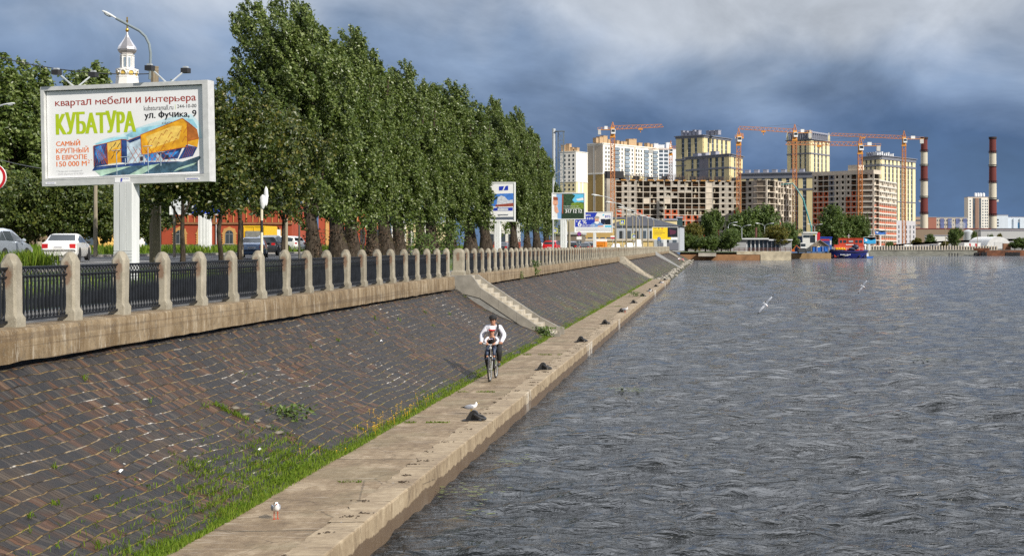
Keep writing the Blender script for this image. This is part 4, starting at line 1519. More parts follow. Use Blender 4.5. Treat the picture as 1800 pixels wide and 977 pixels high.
 for u, v in ((.64, .62), (.67, .60), (.645, .68), (.71, .56), (.69, .66), (.74, .64), (.77, .55), (.775, .60), (.83, .53), (.72, .70), (.80, .62), (.86, .60), (.87, .50), (.74, .52)):
  ln(u, v + .035, u + .022, v - .03, .018, 16)
  ln(u + .022, v - .03, u + .03, v - .015, .014, 10)
 for u, v in ((.40, .68), (.425, .71), (.45, .64), (.41, .77), (.44, .73), (.46, .69), (.425, .63)):
  ln(u, v + .03, u + .018, v - .02, .022, 9)
 for k in range(6):      # diagonal glazing bars
  u = .305 + k * .014
  ln(u, .66 + .02 * k, min(u + .05, .385), .86, .010, 10)
  ln(.30 + k * .015, .87 - .005 * k, min(.34 + k * .014, .384), .64, .008, 10)
 for k in range(8):
  u = .515 + k * .036
  ln(u, .85, u + .06, .70 - .0 * k, .013, 10)
  ln(u, .66 + .012 * k, u + .055, .845, .010, 10)
 for k in range(5):
  ln(.86 + .014 * k, .82 - .006 * k, .895 + .011 * k, .69, .008, 10)
 for a in ((.298, .645, .385, .615), (.385, .613, .475, .58), (.475, .578, .51, .585), (.51, .60, .60, .545), (.60, .535, .865, .365), (.865, .365, .905, .42), (.905, .42, .955, .50), (.605, .765, .895, .69), (.60, .535, .605, .765), (.895, .43, .895, .69), (.895, .625, .965, .60), (.298, .645, .30, .885), (.385, .615, .388, .862), (.475, .58, .475, .845)):
  ln(*a, .016, 10)
 for u, v0, v1 in ((.445, .72, .985), (.645, .685, .975), (.50, .80, .88), (.62, .78, .87), (.725, .76, .90)):   # drawn street lamps
  ln(u, v0, u, v1, .022, 8)
  ln(u - .03, v0 - .015, u + .028, v0 - .02, .014, 8)
 pg([(.595, .785), (.612, .785), (.612, .83), (.595, .83)], 9)
 pg([(.757, .775), (.775, .775), (.775, .81), (.757, .81)], 9)
 # lettering
 y = .0170
 put_text(b, 'квартал мебели и интерьера', U(.055), U(.952), V(.197), V(.080), y, 2, .012)
 put_text(b, 'КУБАТУРА', U(.056), U(.572), V(.500), V(.245), y, 1, .055)
 put_text(b, 'kubaturamall.ru', U(.622), U(.808), V(.262), V(.205), y, 4, .0)
 put_text(b, '|', U(.820), U(.822), V(.262), V(.205), y, 1)
 put_text(b, '244-10-00', U(.832), U(.953), V(.247), V(.207), y, 4, .004)
 put_text(b, 'ул. Фучика, 9', U(.625), U(.953), V(.375), V(.270), y, 4, .028)
 put_text(b, 'САМЫЙ', U(.056), U(.212), V(.632), V(.560), y, 3, .026)
 put_text(b, 'КРУПНЫЙ', U(.056), U(.265), V(.715), V(.640), y, 3, .018)
 put_text(b, 'В ЕВРОПЕ', U(.056), U(.255), V(.792), V(.735), y, 3, .018)
 put_text(b, '150 000 М', U(.056), U(.252), V(.870), V(.812), y, 3, .018)
 put_text(b, '2', U(.258), U(.272), V(.840), V(.800), y, 3, .01)
 put_text(b, '*', U(.279), U(.286), V(.812), V(.800), y, 3, .01)
 put_text(b, '* По данным исследований', U(.056), U(.222), V(.937), V(.915), y, 13, .0)
 put_text(b, 'ООО «Бастион» 01.06.2020', U(.066), U(.228), V(.968), V(.946), y, 13, .0)
 put_text(b, 'КУБАТУРА', U(.735), U(.812), V(.425), V(.398), y, 9, .0)
 b.build('poster', mats, t)
 for xa, xb, s_ in ((-wd / 2 + .13, -wd / 2 + .50, '339-66-00'), (-.36, .18, ''), (wd / 2 - .85, wd / 2 - .35, '--------')):
  bb = MB()
  bb.T = roll
  bb.box(xa, xb, -.112, -.104, z0 + .06, z0 + (.13 if s_ else .21), 0)
  if s_:
   put_text(bb, s_, xa + .06, xb - .05, z0 + .08, z0 + .115, -.1135, 1)
  else:
   bb.poly([(xa + .20, z0 + .07), (xa + .27, z0 + .07), (xa + .29, z0 + .19), (xa + .22, z0 + .19)], -.1135, 1)
   put_text(bb, 'РЕКЛАМА', xa + .31, xb - .03, z0 + .15, z0 + .185, -.1135, 1)
  bb.build('sticker', [PAPER, flat('sticker blue', (.09, .10, .42))], t)
 # column: three ribbed panels
 b = MB()
 zt = z0 + .02
 ctop = zt
 for k in range(3):
  xa = -.33 + .22 * k
  b.box(xa + .008, xa + .212, -.17 - .012 * (k == 1), .27, .9, ctop)
  for j in range(11):
   b.box(xa + .006, xa + .214, -.178 - .012 * (k == 1), .27, -.2 + j * .1, -.2 + j * .1 + .085)
 b.box(-.325, .325, -.15, .25, -.2, ctop - .01)
 b.build('column', M('ribbed white column cladding', (.58, .60, .61), .5, var=.10, scale=5, streak=True), t)
 # two pairs of floodlights on arms above the frame
 tm = M('lamp black', (.02, .02, .022), .5)
 for xx in (-1.83, 1.50):
  for sgn in (-1, 1):
   p0 = roll @ Vector((xx + sgn * .06, .1, z0 + hh - .02))
   p1 = p0 + Vector((sgn * .34, -.45 if sgn < 0 else .35, .46))
   bb = MB()
   bb.tube([p0, p1], .028, 6)
   fl = bb.build('floodlight_arm', STEEL, t)
   bb = MB()
   c = p1
   bb.box(c.x - .12, c.x + .12, c.y - .10, c.y + .12, c.z - .10, c.z + .06, 0)
   bb.box(c.x - .07, c.x + .07, c.y - .05, c.y + .07, c.z + .06, c.z + .12, 1)
   bb.build('floodlight', [tm, STEEL], fl)
 return t
main_billboard()
def hoarding(label, px, D, w, h, py_bot, poster, col_w, zg=3.2, rz=0.0, col_px=None, shape='frame', frame_mat=None, name='billboard', bd=.30):
 t = thing(name, label, 'billboard', (PX(px, D), D, zg), R(rz), 'advertising hoardings along the road')
 z0 = PZ(py_bot, D) - zg
 b = MB()
 frame_box(b, w, h, bd, .10, z0)
 b.build('frame', frame_mat or WHITEP, t)
 b = MB()
 mats = poster(b, -w / 2 + .1, w / 2 - .1, z0 + .1, z0 + h - .1)
 b.build('poster', mats, t)
 b = MB()
 cx = 0 if col_px is None else PX(col_px, D) - PX(px, D)
 b.box(cx - col_w / 2, cx + col_w / 2, .0, .0 + max(.2, col_w * .7), -.15, z0 - .002)
 if col_w > .4:
  for k in (-1, 0, 1):
   b.box(cx + k * col_w * .3 - .07, cx + k * col_w * .3 + .07, -.02, .02, -.1, z0 - .01)
 b.build('column', WHITEP, t)
 return t
def P_face(b, cx, cz, s, y, skin, hair, cap=None):
 """a plain printed portrait: head, hair or cap"""
 el = lambda x, z, rx, rz, yy, m: b.poly([(x + rx * math.cos(a), z + rz * math.sin(a)) for a in np.linspace(0, 2 * math.pi, 17)[:-1]], yy, m)
 el(cx, cz, .36 * s, .48 * s, y, skin)
 if cap is not None:
  b.poly([(cx - .46 * s, cz + .18 * s), (cx + .46 * s, cz + .22 * s), (cx + .38 * s, cz + .50 * s), (cx, cz + .62 * s), (cx - .40 * s, cz + .46 * s)], y - .002, cap)
 el(cx - .14 * s, cz + .05 * s, .05 * s, .03 * s, y - .003, hair)
 el(cx + .14 * s, cz + .05 * s, .05 * s, .03 * s, y - .003, hair)
 b.poly([(cx - .16 * s, cz - .20 * s), (cx + .16 * s, cz - .20 * s), (cx + .08 * s, cz - .28 * s), (cx - .08 * s, cz - .28 * s)], y - .003, hair)
def poster_landscape(b, x0, x1, z0, z1):
 W_, H_ = x1 - x0, z1 - z0
 U, V = lambda u: x0 + W_ * u, lambda v: z1 - H_ * v
 q = lambda pts, y, m: b.poly([(U(u), V(v)) for u, v in pts], y, m)
 q([(0, 0), (1, 0), (1, 1), (0, 1)], .02, 0)
 q([(.12, 0), (.30, 0), (.28, 1), (.16, 1)], .016, 1)
 q([(.30, 0), (1, 0), (1, 1), (.28, 1)], .014, 2)
 q([(.55, 0), (1, 0), (1, .36), (.86, .34), (.72, .40), (.62, .25)], .011, 3)
 q([(.74, .22), (.97, .16), (.99, .26), (.80, .29)], .009, 0)
 q([(.60, .38), (.80, .34), (1, .40), (1, .62), (.55, .62)], .008, 4)
 q([(.30, 0), (.60, 0), (.72, .08), (.60, .30), (.42, .40), (.30, .34)], .007, 2)
 q([(.285, .70), (1, .62), (1, 1), (.28, 1)], .006, 5)
 q([(.30, .05), (.345, .05), (.335, .80), (.295, .80)], .004, 6)
 q([(.0, .12), (.10, .10), (.16, .35), (.13, .80), (.04, .95), (0, .9)], .010, 0)
 P_face(b, U(.09), V(.36), H_ * .30, .006, 7, 6)
 q([(.05, .50), (.15, .52), (.20, .74), (.12, .80), (.06, .70)], .004, 7)
 q([(.02, .12), (.16, .14), (.17, .26), (.02, .26)], .003, 6)
 put_text(b, '317 12 12', U(.40), U(.94), V(.77), V(.63), -.002, 0, .035)
 put_text(b, 'Городской комфорт', U(.36), U(.83), V(.53), V(.475), -.002, 0, .006)
 put_text(b, 'в окружении природы', U(.36), U(.88), V(.63), V(.57), -.002, 0, .006)
 return [PAPER, flat('ad blue', (.22, .42, .75)), flat('ad forest', (.03, .075, .035), .7, 4), flat('ad sky', (.12, .52, .85), .25), flat('ad lime wood', (.16, .25, .03), .6, 5), flat('ad deep wood', (.022, .045, .025), .5, 4), flat('ad pine bark', (.32, .08, .04)), flat('ad skin', (.72, .38, .26), .2)]
def poster_bank(b, x0, x1, z0, z1):
 W_, H_ = x1 - x0, z1 - z0
 U, V = lambda u: x0 + W_ * u, lambda v: z1 - H_ * v
 q = lambda pts, y, m: b.poly([(U(u), V(v)) for u, v in pts], y, m)
 q([(0, 0), (1, 0), (1, 1), (0, 1)], .02, 0)
 q([(0, 0), (.61, 0), (.55, .22), (.78, .74), (0, .74)], .014, 1)
 q([(.42, .74), (.44, .58), (.52, .52), (.68, .50), (.76, .60), (.78, .74)], .010, 2)
 P_face(b, U(.595), V(.37), H_ * .30, .006, 3, 5, 4)
 q([(.54, .46), (.65, .46), (.66, .55), (.60, .60), (.53, .54)], .005, 0)
 q([(.62, .68), (.76, .66), (.77, .74), (.62, .74)], .004, 3)
 q([(.70, .34), (.81, .33), (.81, .62), (.71, .62)], .011, 5)
 q([(.80, .36), (.97, .32), (.975, .62), (.82, .62)], .009, 6)
 q([(.82, .67), (1, .67), (1, .75), (.81, .75)], .008, 7)
 q([(.755, .11), (.80, .09), (.79, .16), (.745, .17)], .008, 7)
 put_text(b, 'ВТБ', U(.82), U(.97), V(.27), V(.14), .004, 1, .02)
 put_text(b, 'ДИТЕ', U(.26), U(.43), V(.20), V(.10), .004, 0, .03)
 put_text(b, 'О В ВТБ', U(.25), U(.50), V(.36), V(.25), .004, 0, .03)
 put_text(b, '+', U(.02), U(.07), V(.50), V(.42), .004, 0, .02)
 put_text(b, '6', U(.075), U(.18), V(.72), V(.42), .004, 0, .03)
 put_text(b, '%', U(.20), U(.32), V(.58), V(.40), .004, 0, .02)
 put_text(b, 'НА ОСТАТОК', U(.20), U(.55), V(.71), V(.62), .004, 0, .015)
 for i in range(4):
  q([(.03, .80 + i * .045), (.97, .80 + i * .045), (.97, .812 + i * .045), (.03, .812 + i * .045)], .008, 8)
 return [PAPER, flat('bank blue', (.015, .04, .42), .08), flat('ad shirt blue', (.16, .30, .60), .2), flat('ad skin', (.72, .38, .26)), flat('ad grey cap', (.36, .34, .30)), flat('bank dark', (.01, .014, .05)), flat('bank black', (.008, .010, .018)), flat('ad cyan', (.02, .50, .78)), flat('small print grey', (.45, .46, .50))]
def poster_tall(b, x0, x1, z0, z1):
 W_, H_ = x1 - x0, z1 - z0
 U, V = lambda u: x0 + W_ * u, lambda v: z1 - H_ * v
 q = lambda pts, y, m: b.poly([(U(u), V(v)) for u, v in pts], y, m)
 q([(0, 0), (1, 0), (1, 1), (0, 1)], .02, 0)
 q([(.35, .09), (.75, .07), (.75, .19), (.35, .20)], .014, 1)
 q([(.50, .20), (.56, .19), (.64, .075), (.58, .08)], .010, 0)
 q([(.0, .29), (1, .27), (1, .62), (.0, .63)], .012, 2)
 q([(.25, .58), (.30, .38), (.45, .33), (.60, .36), (.75, .46), (.95, .44), (.97, .58)], .008, 3)
 q([(.2, .58), (.97, .53), (1, .62), (.2, .63)], .006, 4)
 q([(.1, .66), (.95, .65), (.95, .74), (.1, .74)], .010, 1)
 q([(.3, .67), (.75, .665), (.75, .73), (.3, .735)], .006, 3)
 q([(.30, .84), (.75, .835), (.75, .86), (.30, .865)], .008, 5)
 q([(.0, .91), (1, .90), (1, .98), (.0, .98)], .010, 5)
 return [PAPER, flat('bank blue', (.015, .04, .42), .08), flat('ad strong sky', (.06, .20, .62), .25), flat('ad tower', (.55, .58, .66), .3, 6), flat('ad brick', (.30, .07, .05), .3, 6), flat('ad slate', (.10, .12, .16))]
def poster_yellow(b, x0, x1, z0, z1):
 W_, H_ = x1 - x0, z1 - z0
 U, V = lambda u: x0 + W_ * u, lambda v: z1 - H_ * v
 q = lambda pts, y, m: b.poly([(U(u), V(v)) for u, v in pts], y, m)
 q([(0, 0), (1, 0), (1, 1), (0, 1)], .02, 0)
 q([(0, 0), (.60, 0), (.60, .80), (.74, .84), (.74, 1), (0, 1)], .014, 1)
 q([(.60, 0), (1, 0), (1, .82), (.60, .82)], .012, 2)
 q([(.66, .15), (.95, .30), (.90, .55), (.70, .62)], .008, 3)
 q([(.05, .07), (.17, .07), (.17, .11), (.05, .11)], .008, 2)
 q([(.22, .05), (.28, .05), (.28, .13), (.22, .13)], .008, 2)
 q([(.36, .05), (.41, .05), (.41, .13), (.36, .13)], .008, 4)
 for i, a in enumerate((.36, .46, .32)):
  for k in range(int(a / .045)):
   u = .06 + k * .045
   q([(u, .30 + i * .13), (u + .03, .30 + i * .13), (u + .03, .345 + i * .13), (u, .345 + i * .13)], .008, 3)
 return [PAPER, flat('ad yellow', (.80, .58, .02), .06), flat('bank black', (.02, .014, .02)), flat('ad dark wine', (.10, .02, .05), .6, 5), flat('ad red', (.6, .04, .03))]
def poster_shop(b, x0, x1, z0, z1):
 W_, H_ = x1 - x0, z1 - z0
 U, V = lambda u: x0 + W_ * u, lambda v: z1 - H_ * v
 q = lambda pts, y, m: b.poly([(U(u), V(v)) for u, v in pts], y, m)
 q([(0, 0), (1, 0), (1, 1), (0, 1)], .02, 0)
 q([(0, 0), (1, 0), (1, .55), (0, .55)], .014, 1)
 q([(.38, 1), (.50, .70), (1, .70), (1, 1)], .012, 2)
 q([(.52, .94), (.55, .78), (.57, .78), (.61, .92), (.58, .88), (.54, .90)], .008, 0)
 q([(.545, .80), (.565, .77), (.575, .83), (.55, .85)], .006, 1)
 put_text(b, 'сто', U(.62), U(.80), V(.92), V(.80), .004, 0, .03)
 return [flat('hoarding pale grey', (.62, .66, .70)), flat('shop red', (.55, .02, .02), .1), flat('shop blue', (.02, .06, .50), .1)]
def poster_far(c1, c2, txt=None):
 def f(b, x0, x1, z0, z1):
  W_, H_ = x1 - x0, z1 - z0
  U, V = lambda u: x0 + W_ * u, lambda v: z1 - H_ * v
  q = lambda pts, y, m: b.poly([(U(u), V(v)) for u, v in pts], y, m)
  q([(0, 0), (1, 0), (1, 1), (0, 1)], .05, 1)
  q([(0, .1), (.6, .45), (1, .25), (1, .9), (.4, .95), (0, .75)], .02, 0)
  q([(.1, .25), (.3, .35), (.25, .6), (.12, .55)], .0, 2)
  return [c1, c2, PAPER]
 return f
hoarding('white hoarding with red top and blue slanted strip, in front of the red brick house', 345, 125, 4.9, 4.0, 377, poster_shop, 1.0, zg=3.80, col_px=358)
hoarding('tall narrow white and blue advertising panel among the poplars', 883, 128, 2.4, 3.7, 389, poster_tall, .55, col_px=874, rz=-4)
hoarding('square landscape advertisement with a phone number beside the last poplar', 999, 150, 3.7, 2.95, 385.5, poster_landscape, .66, col_px=990, rz=-5)
hoarding('blue and white bank advertisement with a smiling man in a flat cap', 1043, 216, 6.05, 3.3, 408.5, poster_bank, .45, col_px=1045, rz=-4)
hoarding('yellow and black advertisement in front of the grey shed', 1169, 330, 6.3, 3.1, 421, poster_yellow, .8, col_px=1169, zg=3.3)
# ---- street lamps
def cobra(t, p, d, s=1.0, mat=None):
 """lamp head at the end of an arm, pointing along d"""
 d = Vector(d).normalized()
 q = d.to_track_quat('X', 'Z').to_matrix()
 b = MB()
 prof = [(-.38, .03, .03), (-.30, .06, .055), (0, .10, .085), (.28, .115, .085), (.42, .075, .06), (.47, .02, .02)]
 vs, fs = [], []
 for x, ry, rzz in prof:
  for k in range(10):
   a = 2 * math.pi * k / 10
   vs.append(Vector(p) + q @ (Vector((x + .36, ry * math.cos(a), rzz * (math.sin(a) if math.sin(a) > 0 else .45 * math.sin(a)))) * s))
 for i in range(5):
  for k in range(10):
   fs.append((i * 10 + k, i * 10 + (k + 1) % 10, (i + 1) * 10 + (k + 1) % 10, (i + 1) * 10 + k))
 fs.append(tuple(range(10))[::-1])
 fs.append(tuple(50 + k for k in range(10)))
 b.add(vs, fs)
 h = b.build('lamp_head', mat or M_LAMPH, t, smooth=True)
 b = MB()
 b.ell(Vector(p) + q @ (Vector((.50, 0, -.05)) * s), (.20 * s, .10 * s, .065 * s), 10, 6, rot=q)
 b.build('lens', M_LENS, h, smooth=True)
 return h
M_LAMPH = M('lamp head grey', (.50, .52, .52), .4, var=.08)
M_LENS = M('lamp lens', (.42, .45, .46), .12, var=.1)
M_CPOLE = M('concrete lamp pole', (.27, .235, .175), .9, var=.25, scale=4, streak=True)
M_CPOLE2 = M('dark concrete post', (.085, .080, .072), .9, var=.3, scale=4, streak=True)
def near_lamp():
 D = 56.0
 X0 = PX(272, D)
 zg = 3.25
 t = thing('street_lamp', 'concrete street lamp behind the billboard, curved arm and grey head reaching left', 'street lamp', (X0, D, zg), 0, 'street lamps')
 zt = PZ(118, D) - zg
 b = MB()
 b.tube([(0, 0, -.1), (0, 0, zt * .5), (0, 0, zt)], [.23, .20, .155], 8)
 for z in (zt - .15, zt - .02):
  b.lathe([(.165, 0), (.165, .05)], 8, (0, 0, z))
 b.build('pole', M('near lamp concrete', (.20, .165, .115), .9, var=.3, scale=5, streak=True), t)
 P = lambda px, py: Vector((PX(px, D) - X0, -.1, PZ(py, D) - zg))
 b = MB()
 b.tube([P(265, 140), P(266, 118), P(266.5, 95), P(264, 78), P(257.5, 65), P(247, 55), P(232, 47), P(206, 33)], .055, 8)
 b.bar(P(266, 120), P(272, 120), .05)
 b.bar(P(266, 135), P(272, 135), .05)
 b.build('arm', M('painted lamp arm', (.17, .21, .23), .5, var=.1), t, smooth=True)
 cobra(t, P(207, 33.5), P(180, 19) - P(206, 33), .82)
near_lamp()
def lamp(label, px, D, h, arm, zg=3.3, r=.13, dbl=False, head=.9, mat=None, ay=-.25, group='street lamps'):
 t = thing('street_lamp', label, 'street lamp', (PX(px, D), D, zg), 0, group)
 b = MB()
 b.tube([(0, 0, -.1), (0, 0, h * .6), (0, 0, h)], [r, r * .85, r * .7], 7)
 b.build('pole', mat or M_CPOLE, t)
 for sg in ((1, -1) if dbl else (1,)):
  a = arm * sg
  b = MB()
  b.tube([(0, 0, h - .1), (a * .15, ay * .2, h + .55), (a * .55, ay * .6, h + .95), (a, ay, h + 1.1)], .05, 6)
  b.build('arm', STEEL, t)
  cobra(t, (a, ay, h + 1.1), (a, ay, .12 * abs(a)), head)
 return t
far_l = [(1082, 200, 6.0), (1101, 232, 6.0), (1118, 262, 6.0), (1129, 288, 6.1), (1139, 312, 6.0), (1149, 335, 6.0), (1157, 358, 6.1), (1163, 378, 6.2), (1112, 300, 6.2), (1124, 330, 6.2)]
fl_lab = ['nearest lamp pole of the far row, beside the bank advertisement', 'second lamp pole of the far row', 'third lamp pole of the far row', 'fourth lamp pole of the far row', 'fifth lamp pole of the far row, in front of the grey shed',
          'sixth lamp pole of the far row', 'seventh lamp pole of the far row, by the yellow advertisement', 'farthest lamp pole of the row, right of the yellow advertisement', 'lamp pole across the road, left one before the grey shed', 'lamp pole across the road, right one before the grey shed']
for i, (px, D, h) in enumerate(far_l):
 lamp(fl_lab[i], px, D, h + 1.2, -2.2, zg=3.3, r=.16, head=1.6, ay=-.8)
lamp('slim concrete pole between the white saloon and the billboard column', 168, 88, 8.6, -1.6, zg=3.7, r=.135)
lamp('lamp standing right behind the landscape advertisement, head bent right', 972, 168, 9.3, 1.7, zg=3.3, r=.12, mat=STEEL)
lamp('lamp pole between the landscape and the bank advertisements', 1000.5, 190, 4.4, -1.2, zg=3.3, r=.20, mat=M_CPOLE)
lamp('street lamp whose grey head enters at the left picture edge', -32, 70, 7.0, 1.05, zg=3.4, r=.12, head=.8, ay=0)
for i, (px, D, h, dbl, lab) in enumerate(((1280, 440, 8.2, False, 'lamp left of the pavilion on the far quay'), (1304, 446, 7.4, True, 'double lamp over the pavilion roof'), (1344, 448, 8.0, True, 'double lamp before the tallest far tree'),
                                          (1432, 540, 9.2, True, 'double lamp in front of the large dark tree behind the boat'), (1556, 640, 13, False, 'pale lamp post under the red brick frame building'), (1662, 622, 12, False, 'white lamp post on the right embankment'),
                                          (1600, 628, 10, False, 'lamp post on the right embankment by the yellow tower block'), (1718, 640, 9, False, 'thin lamp post right of the dark oval tree'))):
 lamp(lab, px, D, h, 1.6, zg=2.5, r=.16, dbl=dbl, head=1.9, ay=-.6, mat=STEEL if i < 4 else M_CPOLE, group='lamps on the far banks')
def post(name, label, px, D, top, w, zg, mat, cat='post', square=False, tilt=0.0):
 b = MB()
 h = PZ(top, D) - zg
 if square:
  b.box(-w / 2, w / 2, -w / 2, w / 2, -.15, h)
  b.box(-w * .12, w * .12, -w / 2 - .03, -w / 2 + .01, -.1, h - .05)
 else:
  b.tube([(0, 0, -.15), (tilt * h, 0, h)], [w / 2, w * .4], 8)
  b.lathe([(w * .42, 0), (w * .30, .04)], 8, (tilt * h, 0, h - .01))
 o = b.build(name, mat, loc=(PX(px, D), D, zg))
 return tag(o, label, cat)
post('concrete_post', 'thick dark square post right of the billboard column', 275, 70, 355, .34, 3.35, M_CPOLE2, square=True)
post('concrete_post', 'light brown post in front of the red brick house corner', 306.5, 92, 362, .20, 3.68, M_CPOLE)
post('concrete_post', 'pale post behind the blue car, left of the yellow container', 425, 82, 388, .20, 3.5, M_CPOLE)
post('concrete_post', 'pale post behind the mossy maple trunk', 503, 75, 385, .22, 3.4, M_CPOLE)
post('concrete_post', 'thin wooden post right of the mossy maple', 526, 72, 386, .12, 3.4, M_CPOLE2)
post('concrete_post', 'dark pole with a white notice between the poplar trunks', 638, 120, 391, .24, 3.4, M_CPOLE2)
post('concrete_post', 'pale pole in the gap of the poplar row', 719.5, 130, 398, .30, 3.4, M_CPOLE)
o = post('concrete_post', 'short bollard stone by the road edge, left of the white saloon', 69, 100, 425, .55, 3.78, M_CPOLE)
# tall boiler mast with lattice, behind the poplars
def gantry():
 D = 480
 t = thing('chimney_mast', 'grey steel flue with a square lattice tower beside the last poplar', 'chimney', (PX(981, D), D, 2.4), 0)
 h = PZ(226, D) - 2.4
 b = MB()
 b.tube([(-1.5, 0, -.2), (-1.5, 0, h)], .62, 12)
 b.build('flue', STEEL, t, smooth=True)
 b = MB()
 h2 = PZ(230, D) - 2.4
 for x, y in ((0, -1), (2.0, -1), (0, 1), (2.0, 1)):
  b.bar((x, y, 0), (x, y, h2), .17)
 k = 0
 while k * 2.6 < h2 - 2.6:
  z = k * 2.6
  for a, c in (((0, -1), (2, -1)), ((2, -1), (2, 1)), ((2, 1), (0, 1)), ((0, 1), (0, -1))):
   b.bar((*a, z), (*c, z), .12)
   b.bar((*a, z) if k % 2 else (*c, z), (*c, z + 2.6) if k % 2 else (*a, z + 2.6), .10)
  k += 1
 b.box(-.9, 2.3, -1.2, 1.2, h2 - .2, h2)
 for z in np.arange(6, h, 9):
  b.bar((-1.5, 0, z), (0, 0, z), .2)
 b.build('lattice_tower', mt('dark steel lattice', (.12, .15, .17), .5), t)
gantry()
# ---- signs
def board_sign(name, label, px, D, py_c, w, h, top_z, zg, face, pole=True, pole_r=.04, cat='road sign', group='road signs'):
 t = thing(name, label, cat, (PX(px, D), D, zg), 0, group)
 cz = PZ(py_c, D) - zg
 b = MB()
 mats = face(b, 0, cz, w, h)
 b.build('sign_plate', mats, t)
 if pole:
  b = MB()
  b.tube([(0, .05, -.1), (0, .05, cz + h * .45)], pole_r, 6)
  b.build('pole', STEEL, t)
 return t
def f_cross(b, x, z, w, h):
 b.box(x - w / 2, x + w / 2, -.03, .02, z - h / 2, z + h / 2, 0)
 b.box(x - w * .36, x + w * .36, -.035, -.028, z - h * .38, z + h * .38, 1)
 b.poly([(x, z + h * .30), (x + w * .27, z - h * .26), (x - w * .27, z - h * .26)], -.037, 2)
 b.poly([(x - w * .05, z - h * .2), (x, z + h * .12), (x + w * .06, z + h * .1), (x + w * .03, z - h * .03), (x + w * .10, z - h * .2), (x + w * .04, z - h * .2), (x, z - h * .08)], -.039, 3)
 return [flat('sign yellow', (.72, .72, .02), .05), flat('sign blue', (.01, .09, .42), .05), flat('sign white', (.8, .8, .8), .03), flat('poster black', (.012, .012, .016))]
def disc(b, x, z, r, y, mi, n=20):
 b.poly([(x + r * math.cos(a), z + r * math.sin(a)) for a in np.linspace(0, 2 * math.pi, n + 1)[:-1]], y, mi)
def f_red(b, x, z, w, h):
 b.lathe([(w / 2, .02), (w / 2, -.01)], 24, (x, 0, z), 0, 'y')
 disc(b, x, z, w / 2, -.022, 1, 24)
 disc(b, x, z, w * .40, -.026, 0, 24)
 return [flat('sign white', (.8, .8, .8), .03), flat('sign red', (.45, .01, .02), .05)]
def f_stop(b, x, z, w, h):
 b.lathe([(w / 2, .02), (w / 2, -.01)], 24, (x, 0, z), 0, 'y')
 disc(b, x, z, w / 2, -.022, 1, 20)
 disc(b, x, z, w * .38, -.026, 0, 20)
 for s in (1, -1):
  b.poly([(x - w * .3 * s - .04, z + w * .3), (x - w * .3 * s + .04, z + w * .3), (x + w * .3 * s + .04, z - w * .3), (x + w * .3 * s - .04, z - w * .3)], -.030 - .002 * s, 1)
 b.box(x - w * .6, x + w * .6, -.03, .01, z - h * .5 - .55, z - h * .5 - .1, 2)
 return [flat('sign blue', (.01, .09, .42), .05), flat('sign red', (.45, .01, .02), .05), flat('sign white', (.8, .8, .8), .03)]
def f_blue(b, x, z, w, h):
 b.lathe([(w / 2, .02), (w / 2, -.01)], 20, (x, 0, z), 0, 'y')
 disc(b, x, z, w / 2, -.022, 0, 20)
 b.poly([(x - .05 * w, z - w * .3), (x + .05 * w, z - w * .3), (x + .05 * w, z + w * .1), (x + .16 * w, z + w * .1), (x, z + w * .33), (x - .16 * w, z + w * .1), (x - .05 * w, z + w * .1)], -.026, 1)
 return [flat('sign blue', (.01, .09, .42), .05), flat('sign white', (.8, .8, .8), .03)]
def f_flag(b, x, z, w, h):
 b.box(x - w / 2, x + w / 2, -.03, .02, z, z + h / 2, 0)
 b.box(x - w / 2, x + w / 2, -.03, .02, z - h / 2, z - .002, 1)
 return [flat('sign white', (.8, .8, .8), .03), flat('sign red', (.45, .01, .02), .05)]
board_sign('road_sign', 'red-rimmed round sign cut off by the left picture edge', -13, 31, 311, .62, .62, 0, 3.15, f_red)
board_sign('road_sign', 'yellow-bordered pedestrian crossing sign left of the landscape advertisement column', 975.5, 178, 405, .62, .62, 0, 3.3, f_cross)
board_sign('road_sign', 'yellow-bordered pedestrian crossing sign high beside the bank advertisement', 1094, 232, 390, .85, .85, 0, 3.3, f_cross)
board_sign('road_sign', 'yellow-bordered pedestrian crossing sign low between the far lamp poles', 1114.5, 262, 415, .9, .9, 0, 3.3, f_cross)
board_sign('road_sign', 'round red and blue no-stopping sign under the bank advertisement', 1018, 206, 410.5, .62, .62, 0, 3.3, f_stop)
board_sign('road_sign', 'round blue arrow sign below the yellow advertisement', 1158.5, 300, 419, .75, .75, 0, 3.3, f_blue)
board_sign('road_sign', 'small white and red board right of the bank advertisement column', 1077, 240, 416.5, .75, .55, 0, 3.3, f_flag)
